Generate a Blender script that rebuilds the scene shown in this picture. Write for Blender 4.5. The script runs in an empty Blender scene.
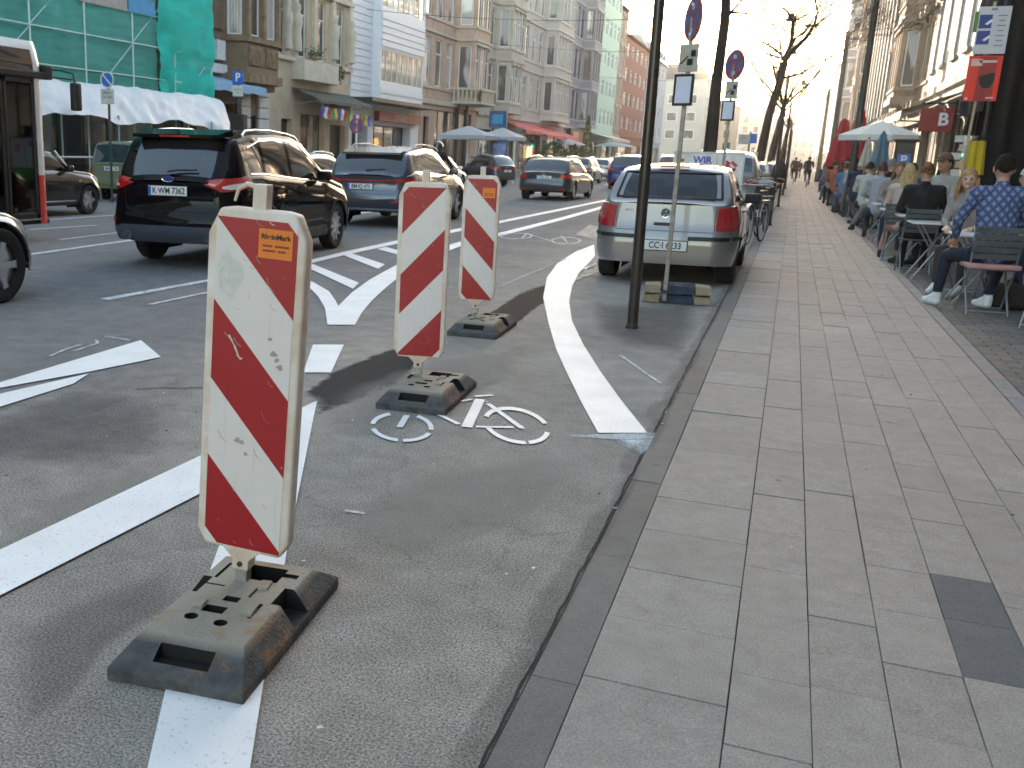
import bpy, bmesh, math, random
from mathutils import Vector, Matrix, noise
from mathutils.bvhtree import BVHTree
random.seed(7)
PI = math.pi
sc = bpy.context.scene
COL = sc.collection
# ------------------------------------------------------------------ camera numbers (world: +Y along the street, +X to the pavement side)
F_PX, CX, CY, VX, VY, ROLL, EYE = 986.4, 348.0, 401.8, 794.2, 163.0, 1.4, 1.45
_d = Vector((VX - CX, -(VY - CY), -F_PX)).normalized()
_r = math.radians(ROLL)
_u = Vector((math.sin(_r), math.cos(_r), 0)); _u.z = -(_u.x * _d.x + _u.y * _d.y) / _d.z; _u.normalize()
_x = _d.cross(_u)
RW = Matrix((_x, _d, _u))           # camera space -> world


def gp(px, py, z=0.0):
    """point of the ground seen at a pixel of the survey photograph"""
    w = RW @ Vector((px - CX, -(py - CY), -F_PX)); t = (z - EYE) / w.z
    return (w.x * t, w.y * t)


# ------------------------------------------------------------------ materials
MATS = {}


def nd(nt, t, **kw):
    n = nt.nodes.new(t)
    for k, v in kw.items():
        if k.startswith('i_'):
            n.inputs[k[2:].replace('_', ' ')].default_value = v
        else:
            setattr(n, k, v)
    return n


def rgb(c):
    return (c[0], c[1], c[2], 1.0)


def mat(name, col, rough=0.6, metal=0.0, var=0.15, scale=6.0, bump=0.0, bscale=60.0, coat=0.0, spec=0.5, col2=None, stretch=None,
        rvar=0.0, emit=None, alpha=None, trans=0.0):
    if name in MATS:
        return MATS[name]
    m = bpy.data.materials.new(name); m.use_nodes = True
    nt = m.node_tree; b = nt.nodes['Principled BSDF']; L = nt.links
    b.inputs['Roughness'].default_value = rough; b.inputs['Metallic'].default_value = metal
    b.inputs['Specular IOR Level'].default_value = spec
    b.inputs['Coat Weight'].default_value = coat; b.inputs['Coat Roughness'].default_value = 0.04
    b.inputs['Transmission Weight'].default_value = trans
    b.inputs['Base Color'].default_value = rgb(col)
    tc = nd(nt, 'ShaderNodeTexCoord'); mp = nd(nt, 'ShaderNodeMapping')
    if stretch: mp.inputs['Scale'].default_value = stretch
    L.new(tc.outputs['Object'], mp.inputs['Vector'])
    if var > 0 or col2 is not None:
        n = nd(nt, 'ShaderNodeTexNoise', i_Scale=scale, i_Detail=6.0, i_Roughness=0.62); L.new(mp.outputs[0], n.inputs['Vector'])
        r = nd(nt, 'ShaderNodeMapRange'); r.inputs[1].default_value = .3; r.inputs[2].default_value = .7; L.new(n.outputs['Fac'], r.inputs[0])
        mx = nd(nt, 'ShaderNodeMix', data_type='RGBA')
        c2 = col2 if col2 is not None else [max(0, c * (1 - var * 1.6)) for c in col]
        c1 = col if col2 is not None else [min(1, c * (1 + var)) for c in col]
        mx.inputs['A'].default_value = rgb(c2); mx.inputs['B'].default_value = rgb(c1)
        L.new(r.outputs[0], mx.inputs['Factor']); L.new(mx.outputs['Result'], b.inputs['Base Color'])
        if rvar > 0:
            rr = nd(nt, 'ShaderNodeMapRange'); rr.inputs[3].default_value = rough - rvar; rr.inputs[4].default_value = rough + rvar
            L.new(n.outputs['Fac'], rr.inputs[0]); L.new(rr.outputs[0], b.inputs['Roughness'])
    if bump > 0:
        n2 = nd(nt, 'ShaderNodeTexNoise', i_Scale=bscale, i_Detail=4.0); L.new(mp.outputs[0], n2.inputs['Vector'])
        bp = nd(nt, 'ShaderNodeBump', i_Strength=bump, i_Distance=0.02); L.new(n2.outputs['Fac'], bp.inputs['Height']); L.new(bp.outputs[0], b.inputs['Normal'])
    if emit:
        b.inputs['Emission Color'].default_value = rgb(emit[0]); b.inputs['Emission Strength'].default_value = emit[1]
    MATS[name] = m
    return m


def glass(name, tint=(0.55, 0.62, 0.65), dark=0.0, gl=0.03):
    """clear pane: fresnel reflection over tinted see-through"""
    if name in MATS: return MATS[name]
    m = bpy.data.materials.new(name); m.use_nodes = True; nt = m.node_tree; L = nt.links
    nt.nodes.clear()
    o = nd(nt, 'ShaderNodeOutputMaterial'); g = nd(nt, 'ShaderNodeBsdfGlossy', i_Roughness=gl); g.inputs['Color'].default_value = (.95, .95, .95, 1)
    t = nd(nt, 'ShaderNodeBsdfTransparent'); t.inputs['Color'].default_value = rgb(tint)
    f = nd(nt, 'ShaderNodeFresnel', i_IOR=1.6); mx = nd(nt, 'ShaderNodeMixShader')
    L.new(f.outputs[0], mx.inputs[0]); L.new(t.outputs[0], mx.inputs[1]); L.new(g.outputs[0], mx.inputs[2]); L.new(mx.outputs[0], o.inputs[0])
    MATS[name] = m
    return m


def window_glass(name, inner=(0.03, 0.035, 0.04), curtain=(0.5, 0.5, 0.48), amount=0.45, sc_=0.8):
    """house window: dark room with pale curtains behind, glossy front"""
    if name in MATS: return MATS[name]
    m = bpy.data.materials.new(name); m.use_nodes = True; nt = m.node_tree; L = nt.links; b = nt.nodes['Principled BSDF']
    tc = nd(nt, 'ShaderNodeTexCoord'); mp = nd(nt, 'ShaderNodeMapping'); mp.inputs['Scale'].default_value = (1, 1, .35)
    L.new(tc.outputs['Object'], mp.inputs['Vector'])
    n = nd(nt, 'ShaderNodeTexNoise', i_Scale=sc_, i_Detail=2.0); L.new(mp.outputs[0], n.inputs['Vector'])
    r = nd(nt, 'ShaderNodeMapRange'); r.inputs[1].default_value = .58 - amount * .2; r.inputs[2].default_value = .64 - amount * .2; L.new(n.outputs['Fac'], r.inputs[0])
    w = nd(nt, 'ShaderNodeTexWave', i_Scale=6.0, i_Distortion=3.0); w.bands_direction = 'Y'; L.new(tc.outputs['Object'], w.inputs['Vector'])
    c = nd(nt, 'ShaderNodeMix', data_type='RGBA'); c.inputs['A'].default_value = rgb([x * .55 for x in curtain]); c.inputs['B'].default_value = rgb(curtain); L.new(w.outputs['Fac'], c.inputs['Factor'])
    mx = nd(nt, 'ShaderNodeMix', data_type='RGBA'); mx.inputs['A'].default_value = rgb(inner); L.new(c.outputs['Result'], mx.inputs['B']); L.new(r.outputs[0], mx.inputs['Factor'])
    L.new(mx.outputs['Result'], b.inputs['Base Color']); b.inputs['Roughness'].default_value = .6
    b.inputs['Coat Weight'].default_value = 1.0; b.inputs['Coat Roughness'].default_value = .03; b.inputs['Coat IOR'].default_value = 1.7
    MATS[name] = m
    return m


def brick(name, c1, c2, mortar, sx=1.0, bw=.25, rh=.08, axis='side'):
    if name in MATS: return MATS[name]
    m = bpy.data.materials.new(name); m.use_nodes = True; nt = m.node_tree; L = nt.links; b = nt.nodes['Principled BSDF']
    tc = nd(nt, 'ShaderNodeTexCoord'); sp = nd(nt, 'ShaderNodeSeparateXYZ'); cb = nd(nt, 'ShaderNodeCombineXYZ')
    L.new(tc.outputs['Object'], sp.inputs[0])
    ad = nd(nt, 'ShaderNodeMath', operation='ADD'); L.new(sp.outputs[0], ad.inputs[0]); L.new(sp.outputs[1], ad.inputs[1])
    if axis == 'side':
        L.new(ad.outputs[0], cb.inputs[0]); L.new(sp.outputs[2], cb.inputs[1])
    else:
        L.new(sp.outputs[1], cb.inputs[0]); L.new(sp.outputs[0], cb.inputs[1])
    br = nd(nt, 'ShaderNodeTexBrick', i_Scale=1.0); br.inputs['Brick Width'].default_value = bw; br.inputs['Row Height'].default_value = rh
    br.inputs['Mortar Size'].default_value = .012; br.inputs['Color1'].default_value = rgb(c1); br.inputs['Color2'].default_value = rgb(c2); br.inputs['Mortar'].default_value = rgb(mortar)
    L.new(cb.outputs[0], br.inputs['Vector'])
    n = nd(nt, 'ShaderNodeTexNoise', i_Scale=.9, i_Detail=5.0); L.new(tc.outputs['Object'], n.inputs['Vector'])
    h = nd(nt, 'ShaderNodeMix', data_type='RGBA', blend_type='MULTIPLY'); h.inputs['Factor'].default_value = .5
    L.new(br.outputs['Color'], h.inputs['A']); L.new(n.outputs['Fac'], h.inputs['B'])
    L.new(h.outputs['Result'], b.inputs['Base Color']); b.inputs['Roughness'].default_value = .85
    MATS[name] = m
    return m


def asphalt(name, base, warm, speck=1.0, patch=True):
    m = bpy.data.materials.new(name); m.use_nodes = True; nt = m.node_tree; L = nt.links; b = nt.nodes['Principled BSDF']
    tc = nd(nt, 'ShaderNodeTexCoord')
    sp = nd(nt, 'ShaderNodeSeparateXYZ'); L.new(tc.outputs['Object'], sp.inputs[0])
    big = nd(nt, 'ShaderNodeTexNoise', i_Scale=.55, i_Detail=7.0, i_Roughness=.6); L.new(tc.outputs['Object'], big.inputs['Vector'])
    mid = nd(nt, 'ShaderNodeTexNoise', i_Scale=5.0, i_Detail=6.0, i_Roughness=.7); L.new(tc.outputs['Object'], mid.inputs['Vector'])
    fine = nd(nt, 'ShaderNodeTexNoise', i_Scale=130.0, i_Detail=4.0, i_Roughness=.85); L.new(tc.outputs['Object'], fine.inputs['Vector'])
    vo = nd(nt, 'ShaderNodeTexVoronoi', i_Scale=120.0); L.new(tc.outputs['Object'], vo.inputs['Vector'])
    # blue-grey carriageway to the left, warm worn strip towards the kerb: two different surfaces
    add = nd(nt, 'ShaderNodeMath', operation='MULTIPLY_ADD'); L.new(mid.outputs['Fac'], add.inputs[0]); add.inputs[1].default_value = 1.0; L.new(sp.outputs[0], add.inputs[2])
    rg = nd(nt, 'ShaderNodeMapRange'); rg.inputs[1].default_value = -3.9; rg.inputs[2].default_value = -2.1; L.new(add.outputs[0], rg.inputs[0])
    c0 = nd(nt, 'ShaderNodeMix', data_type='RGBA'); c0.inputs['A'].default_value = rgb(base); c0.inputs['B'].default_value = rgb(warm); L.new(rg.outputs[0], c0.inputs['Factor'])
    def mul(prev, fac_out, lo, hi, a=.3, bb=.7):
        r = nd(nt, 'ShaderNodeMapRange'); r.inputs[1].default_value = a; r.inputs[2].default_value = bb; r.inputs[3].default_value = lo; r.inputs[4].default_value = hi; L.new(fac_out, r.inputs[0])
        x = nd(nt, 'ShaderNodeMix', data_type='RGBA', blend_type='MULTIPLY'); x.inputs['Factor'].default_value = 1; L.new(prev, x.inputs['A']); L.new(r.outputs[0], x.inputs['B'])
        return x.outputs['Result']
    o = mul(c0.outputs['Result'], big.outputs['Fac'], .82, 1.16)
    o = mul(o, mid.outputs['Fac'], .82, 1.18)
    o = mul(o, fine.outputs['Fac'], 1 - .85 * speck, 1 + .85 * speck, .36, .64)
    # pale stone chips
    r = nd(nt, 'ShaderNodeMapRange'); r.inputs[1].default_value = .16; r.inputs[2].default_value = .08; L.new(vo.outputs['Distance'], r.inputs[0])
    sel = nd(nt, 'ShaderNodeSeparateColor'); L.new(vo.outputs['Color'], sel.inputs[0])
    gt = nd(nt, 'ShaderNodeMath', operation='GREATER_THAN'); gt.inputs[1].default_value = .80; L.new(sel.outputs[0], gt.inputs[0])
    ml = nd(nt, 'ShaderNodeMath', operation='MULTIPLY'); L.new(r.outputs[0], ml.inputs[0]); L.new(gt.outputs[0], ml.inputs[1])
    ch = nd(nt, 'ShaderNodeMix', data_type='RGBA'); L.new(ml.outputs[0], ch.inputs['Factor']); L.new(o, ch.inputs['A']); ch.inputs['B'].default_value = (.34, .33, .31, 1)
    # fine crack lines
    v2 = nd(nt, 'ShaderNodeTexVoronoi', feature='DISTANCE_TO_EDGE', i_Scale=.42); 
    ds = nd(nt, 'ShaderNodeMix', data_type='RGBA', blend_type='ADD'); ds.inputs['Factor'].default_value = .25; L.new(tc.outputs['Object'], ds.inputs['A']); L.new(mid.outputs['Color'], ds.inputs['B'])
    L.new(ds.outputs['Result'], v2.inputs['Vector'])
    r2 = nd(nt, 'ShaderNodeMapRange'); r2.inputs[1].default_value = .0; r2.inputs[2].default_value = .004; r2.inputs[3].default_value = .62; r2.inputs[4].default_value = 1.0; L.new(v2.outputs['Distance'], r2.inputs[0])
    fx = nd(nt, 'ShaderNodeMix', data_type='RGBA', blend_type='MULTIPLY'); fx.inputs['Factor'].default_value = .55; L.new(ch.outputs['Result'], fx.inputs['A']); L.new(r2.outputs[0], fx.inputs['B'])
    L.new(fx.outputs['Result'], b.inputs['Base Color'])
    b.inputs['Roughness'].default_value = .9; b.inputs['Specular IOR Level'].default_value = .12
    bp = nd(nt, 'ShaderNodeBump', i_Strength=.7, i_Distance=.006); L.new(fine.outputs['Fac'], bp.inputs['Height']); L.new(bp.outputs[0], b.inputs['Normal'])
    MATS[name] = m
    return m


def attr_mat(name, rough=.8, fine=170., famt=.34, mid=9., mamt=.12, bump=.3):
    """colour per slab from a mesh attribute, grain on top"""
    m = bpy.data.materials.new(name); m.use_nodes = True; nt = m.node_tree; L = nt.links; b = nt.nodes['Principled BSDF']
    at = nd(nt, 'ShaderNodeAttribute', attribute_name='tint'); tc = nd(nt, 'ShaderNodeTexCoord')
    o = at.outputs['Color']
    for s, a, det in ((.8, .10, 5.), (mid, mamt, 6.), (fine, famt, 3.)):
        n = nd(nt, 'ShaderNodeTexNoise', i_Scale=s, i_Detail=det, i_Roughness=.65); L.new(tc.outputs['Object'], n.inputs['Vector'])
        r = nd(nt, 'ShaderNodeMapRange'); r.inputs[1].default_value = .3; r.inputs[2].default_value = .7; r.inputs[3].default_value = 1 - a; r.inputs[4].default_value = 1 + a; L.new(n.outputs['Fac'], r.inputs[0])
        x = nd(nt, 'ShaderNodeMix', data_type='RGBA', blend_type='MULTIPLY'); x.inputs['Factor'].default_value = 1; L.new(o, x.inputs['A']); L.new(r.outputs[0], x.inputs['B'])
        o = x.outputs['Result']
    # old gum and drip spots
    v = nd(nt, 'ShaderNodeTexVoronoi', i_Scale=3.1); L.new(tc.outputs['Object'], v.inputs['Vector'])
    r = nd(nt, 'ShaderNodeMapRange'); r.inputs[1].default_value = .062; r.inputs[2].default_value = .038; L.new(v.outputs['Distance'], r.inputs[0])
    sel = nd(nt, 'ShaderNodeSeparateColor'); L.new(v.outputs['Color'], sel.inputs[0])
    gt = nd(nt, 'ShaderNodeMath', operation='GREATER_THAN'); gt.inputs[1].default_value = .45; L.new(sel.outputs[1], gt.inputs[0])
    ml = nd(nt, 'ShaderNodeMath', operation='MULTIPLY'); L.new(r.outputs[0], ml.inputs[0]); L.new(gt.outputs[0], ml.inputs[1])
    m2 = nd(nt, 'ShaderNodeMath', operation='MULTIPLY'); L.new(ml.outputs[0], m2.inputs[0]); m2.inputs[1].default_value = .55
    x = nd(nt, 'ShaderNodeMix', data_type='RGBA'); L.new(m2.outputs[0], x.inputs['Factor']); L.new(o, x.inputs['A']); x.inputs['B'].default_value = (.05, .05, .05, 1)
    v3 = nd(nt, 'ShaderNodeTexVoronoi', i_Scale=5.3); L.new(tc.outputs['Object'], v3.inputs['Vector'])
    r = nd(nt, 'ShaderNodeMapRange'); r.inputs[1].default_value = .05; r.inputs[2].default_value = .03; L.new(v3.outputs['Distance'], r.inputs[0])
    sel = nd(nt, 'ShaderNodeSeparateColor'); L.new(v3.outputs['Color'], sel.inputs[0]); gt = nd(nt, 'ShaderNodeMath', operation='GREATER_THAN'); gt.inputs[1].default_value = .8; L.new(sel.outputs[0], gt.inputs[0])
    ml = nd(nt, 'ShaderNodeMath', operation='MULTIPLY'); L.new(r.outputs[0], ml.inputs[0]); L.new(gt.outputs[0], ml.inputs[1])
    y = nd(nt, 'ShaderNodeMix', data_type='RGBA'); L.new(ml.outputs[0], y.inputs['Factor']); L.new(x.outputs['Result'], y.inputs['A']); y.inputs['B'].default_value = (.42, .40, .36, 1)
    gn = nd(nt, 'ShaderNodeTexNoise', i_Scale=1.6, i_Detail=9.0, i_Roughness=.75); L.new(tc.outputs['Object'], gn.inputs['Vector'])
    r = nd(nt, 'ShaderNodeMapRange'); r.inputs[1].default_value = .56; r.inputs[2].default_value = .74; r.inputs[4].default_value = .5; L.new(gn.outputs['Fac'], r.inputs[0])
    x = nd(nt, 'ShaderNodeMix', data_type='RGBA'); L.new(r.outputs[0], x.inputs['Factor']); L.new(y.outputs['Result'], x.inputs['A']); x.inputs['B'].default_value = (.11, .10, .088, 1)
    L.new(x.outputs['Result'], b.inputs['Base Color']); b.inputs['Roughness'].default_value = rough
    n = nd(nt, 'ShaderNodeTexNoise', i_Scale=fine, i_Detail=3.0); L.new(tc.outputs['Object'], n.inputs['Vector'])
    bp = nd(nt, 'ShaderNodeBump', i_Strength=bump, i_Distance=.004); L.new(n.outputs['Fac'], bp.inputs['Height']); L.new(bp.outputs[0], b.inputs['Normal'])
    MATS[name] = m
    return m


# ------------------------------------------------------------------ mesh builder
class MB:
    def __init__(s): s.v = []; s.f = []; s.mi = []; s.cur = 0
    def add(s, vs, fs):
        o = len(s.v); s.v += [tuple(v) for v in vs]
        for f in fs: s.f.append(tuple(o + i for i in f)); s.mi.append(s.cur)
        return s
    def box(s, c, d, rz=0.0, rx=0.0, ry=0.0):
        hx, hy, hz = d[0] / 2, d[1] / 2, d[2] / 2
        M = Matrix.Rotation(rz, 3, 'Z') @ Matrix.Rotation(ry, 3, 'Y') @ Matrix.Rotation(rx, 3, 'X')
        vs = [Vector(c) + M @ Vector((x, y, z)) for x in (-hx, hx) for y in (-hy, hy) for z in (-hz, hz)]
        return s.add(vs, [(0, 1, 3, 2), (4, 6, 7, 5), (0, 4, 5, 1), (2, 3, 7, 6), (0, 2, 6, 4), (1, 5, 7, 3)])
    def span(s, a, b):
        return s.box([(a[i] + b[i]) / 2 for i in range(3)], [abs(b[i] - a[i]) for i in range(3)])
    def tube(s, pts, r, n=8, cap=True):
        pts = [Vector(p) for p in pts]; rr = r if isinstance(r, (list, tuple)) else [r] * len(pts)
        t0 = (pts[1] - pts[0]).normalized(); up = Vector((0, 0, 1)) if abs(t0.z) < .9 else Vector((1, 0, 0))
        a = t0.cross(up).normalized(); rings = []; vs = []
        for i, p in enumerate(pts):
            t = (pts[min(i + 1, len(pts) - 1)] - pts[max(i - 1, 0)]).normalized()
            a = (a - t * a.dot(t)).normalized(); b = t.cross(a)
            for k in range(n): vs.append(p + (a * math.cos(2 * PI * k / n) + b * math.sin(2 * PI * k / n)) * rr[i])
        fs = []
        for i in range(len(pts) - 1):
            for k in range(n): fs.append((i * n + k, i * n + (k + 1) % n, (i + 1) * n + (k + 1) % n, (i + 1) * n + k))
        if cap: fs += [tuple(range(n - 1, -1, -1)), tuple((len(pts) - 1) * n + k for k in range(n))]
        return s.add(vs, fs)
    def lathe(s, prof, c=(0, 0, 0), axis='Z', n=24, closed=False):
        vs = []; m = len(prof)
        for k in range(n):
            a = 2 * PI * k / n
            for (r, h) in prof:
                x, y = r * math.cos(a), r * math.sin(a)
                p = {'Z': (x, y, h), 'X': (h, x, y), 'Y': (x, h, y)}[axis]
                vs.append((p[0] + c[0], p[1] + c[1], p[2] + c[2]))
        fs = []
        for k in range(n):
            k2 = (k + 1) % n
            for j in range(m - 1 if not closed else m):
                j2 = (j + 1) % m
                fs.append((k * m + j, k2 * m + j, k2 * m + j2, k * m + j2))
        if not closed:
            if prof[0][0] > 1e-5: fs.append(tuple(k * m for k in range(n)))
            if prof[-1][0] > 1e-5 and not (prof[0][0] < 1e-5 and len(prof) == 2): fs.append(tuple(k * m + m - 1 for k in range(n - 1, -1, -1)))
        return s.add(vs, fs)
    def prism(s, poly, z0, z1):
        n = len(poly); vs = [(p[0], p[1], z0) for p in poly] + [(p[0], p[1], z1) for p in poly]
        fs = [tuple(range(n - 1, -1, -1)), tuple(range(n, 2 * n))] + [(i, (i + 1) % n, n + (i + 1) % n, n + i) for i in range(n)]
        return s.add(vs, fs)
    def plate(s, poly, o, ux, uy, th):
        """extrude a 2D outline given in axes ux, uy about origin o"""
        o, ux, uy = Vector(o), Vector(ux), Vector(uy); nn = ux.cross(uy).normalized() * th
        n = len(poly); vs = [o + ux * p[0] + uy * p[1] for p in poly]; vs += [v + nn for v in vs]
        fs = [tuple(range(n - 1, -1, -1)), tuple(range(n, 2 * n))] + [(i, (i + 1) % n, n + (i + 1) % n, n + i) for i in range(n)]
        return s.add(vs, fs)
    def build(s, name, m, parent=None, smooth=None, bevel=0.0, seg=2, merge=0.0):
        me = bpy.data.meshes.new(name); me.from_pydata(s.v, [], s.f)
        ms = m if isinstance(m, (list, tuple)) else [m]
        for x in ms: me.materials.append(x)
        if len(ms) > 1: me.polygons.foreach_set('material_index', s.mi)
        bm = bmesh.new(); bm.from_mesh(me)
        if merge: bmesh.ops.remove_doubles(bm, verts=bm.verts, dist=merge)
        bmesh.ops.recalc_face_normals(bm, faces=bm.faces)
        if bevel > 0:
            es = [e for e in bm.edges if len(e.link_faces) == 2 and e.calc_face_angle(0) > .5]
            if es: bmesh.ops.bevel(bm, geom=es, offset=bevel, segments=seg, affect='EDGES', profile=.6, clamp_overlap=True)
        if smooth is not None:
            for f in bm.faces: f.smooth = True
            for e in bm.edges:
                if len(e.link_faces) != 2 or e.calc_face_angle(0) > smooth: e.smooth = False
        bm.to_mesh(me); bm.free()
        o = bpy.data.objects.new(name, me); COL.objects.link(o)
        if parent is not None: o.parent = parent
        return o


def tag(o, label=None, cat=None, group=None, kind=None):
    if label: o['label'] = label
    if cat: o['category'] = cat
    if group: o['group'] = group
    if kind: o['kind'] = kind
    return o


def thing(name, label, cat, loc=(0, 0, 0), rz=0.0, group=None):
    o = bpy.data.objects.new(name, None); COL.objects.link(o); o.empty_display_size = .1
    o.location = loc; o.rotation_euler = (0, 0, rz)
    return tag(o, label, cat, group)


def dup(root, loc, rz=None, label=None, group=None, scale=None):
    r = root.copy(); COL.objects.link(r); r.location = loc
    if rz is not None: r.rotation_euler = (0, 0, rz)
    if scale: r.scale = scale
    if label: r['label'] = label
    if group: r['group'] = group
    for ch in list(root.children):
        c = ch.copy(); COL.objects.link(c); c.parent = r
        for g_ in list(ch.children):
            d = g_.copy(); COL.objects.link(d); d.parent = c
    return r


def text_mesh(name, s, size, m, parent, o, ux, uy, depth=.001, bold=.0, align='CENTER', sx=1.0):
    cu = bpy.data.curves.new(name, 'FONT'); cu.body = s; cu.size = size; cu.extrude = depth; cu.offset = bold; cu.align_x = align; cu.align_y = 'CENTER'
    t = bpy.data.objects.new(name, cu); COL.objects.link(t)
    dg = bpy.context.evaluated_depsgraph_get(); me = bpy.data.meshes.new_from_object(t.evaluated_get(dg)); bpy.data.objects.remove(t)
    ux, uy, o = Vector(ux).normalized(), Vector(uy).normalized(), Vector(o); nn = ux.cross(uy)
    for v in me.vertices: v.co = o + ux * v.co.x * sx + uy * v.co.y + nn * v.co.z
    me.materials.clear(); me.materials.append(m)
    ob = bpy.data.objects.new(name, me); COL.objects.link(ob); ob.parent = parent
    return ob


# common materials
M_blackplastic = mat('black_plastic', (.011, .011, .012), .55, var=.1)
M_rubber = mat('tyre_rubber', (.012, .012, .012), .85, var=.2, scale=20)
M_alloy = mat('alloy', (.62, .62, .63), .3, .9, var=.05)
M_steel = mat('galvanised_steel', (.42, .43, .43), .45, .7, var=.2, scale=30)
M_darkmetal = mat('dark_painted_metal', (.045, .04, .036), .45, .2, var=.2, scale=12)
M_white = mat('white_paint', (.78, .78, .76), .5, var=.06)
M_chrome = mat('chrome', (.8, .8, .8), .12, 1.0, var=0)
M_redlens = mat('red_lens', (.45, .012, .012), .12, var=.1, coat=1.0)
M_clearlens = mat('clear_lens', (.7, .68, .66), .1, var=.1, coat=1.0)
M_amber = mat('amber_lens', (.6, .2, .03), .15, coat=1.0)
M_platewhite = mat('plate_white', (.75, .76, .76), .45, var=.05)
M_plateblue = mat('plate_blue', (.02, .10, .55), .4, var=0)
M_ink = mat('black_ink', (.006, .006, .006), .5, var=0)
M_tint = mat('tinted_glass', (.012, .015, .02), .04, var=0, coat=1.0, spec=.8)
M_carglass = glass('car_glass', (.74, .80, .82))
M_interior = mat('car_interior', (.03, .032, .036), .8, var=.2)
M_signblue = mat('sign_blue', (.015, .13, .55), .35, var=.05)
M_signred = mat('sign_red', (.55, .03, .025), .35, var=.08)
# ------------------------------------------------------------------ cars
def lerp_prof(P, y, soft=.05):
    def f(t):
        if t <= P[0][0]: return P[0][1]
        for (a, b), (c, d) in zip(P, P[1:]):
            if t <= c: return b + (d - b) * (t - a) / max(1e-6, c - a)
        return P[-1][1]
    if soft <= 0: return f(y)
    return sum(f(y + soft * k) for k in (-1, -.6, -.2, .2, .6, 1)) / 6


def paint(name, col, metal=.5, rough=.28):
    return mat('paint_' + name, col, rough, metal, var=.03, scale=2., coat=1.0, spec=.25)


def make_wheel(parent, x, y, R, w, side, spokes=10, rimr=.66, style=0, rimmat=None):
    m = MB(); t = w / 2
    prof = [(R * .64, -t * .8), (R * .8, -t), (R * .93, -t * .96), (R * .99, -t * .75), (R, -t * .4), (R, t * .4), (R * .99, t * .75), (R * .93, t * .96), (R * .8, t), (R * .64, t * .8)]
    m.lathe(prof, (0, 0, 0), 'X', 36, closed=True)
    wh = m.build('wheel', M_rubber, parent, smooth=.6); wh.location = (x, y, R)
    r = MB(); q = side; rr = R * rimr
    r.lathe([(rr * .9, q * t * .3), (rr * 1.0, q * t * .82), (rr * 1.03, q * t * .84), (rr * 1.03, q * t * .4)], (0, 0, 0), 'X', 36)
    r.lathe([(0, q * t * .72), (rr * .17, q * t * .72), (rr * .2, q * t * .5), (rr * .2, q * t * .2)], (0, 0, 0), 'X', 16)
    for k in range(spokes):
        a = 2 * PI * k / spokes; ca, sa = math.cos(a), math.sin(a); ww = rr * (.075 if spokes > 7 else .13)
        vs = []
        for (rad, hw_, dx) in ((rr * .12, ww * 1.2, .66), (rr * .6, ww * .85, .74), (rr * .97, ww * 1.25, .78)):
            for s_ in (-1, 1):
                for dd in (0, -.16):
                    vs.append((q * t * (dx + dd), ca * rad - sa * s_ * hw_, sa * rad + ca * s_ * hw_))
        fs = []
        for i in (0, 4):
            fs += [(i, i + 2, i + 6, i + 4), (i + 1, i + 5, i + 7, i + 3), (i, i + 4, i + 5, i + 1), (i + 2, i + 3, i + 7, i + 6)]
        r.add(vs, fs)
    r.build('rim', rimmat or M_alloy, wh, smooth=.7)
    d = MB(); d.lathe([(0, q * t * .1), (rr * .92, q * t * .1), (rr * .92, q * t * .28)], (0, 0, 0), 'X', 24)
    d.build('brake_disc', mat('brake', (.03, .03, .03), .6), wh)
    return wh


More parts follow.
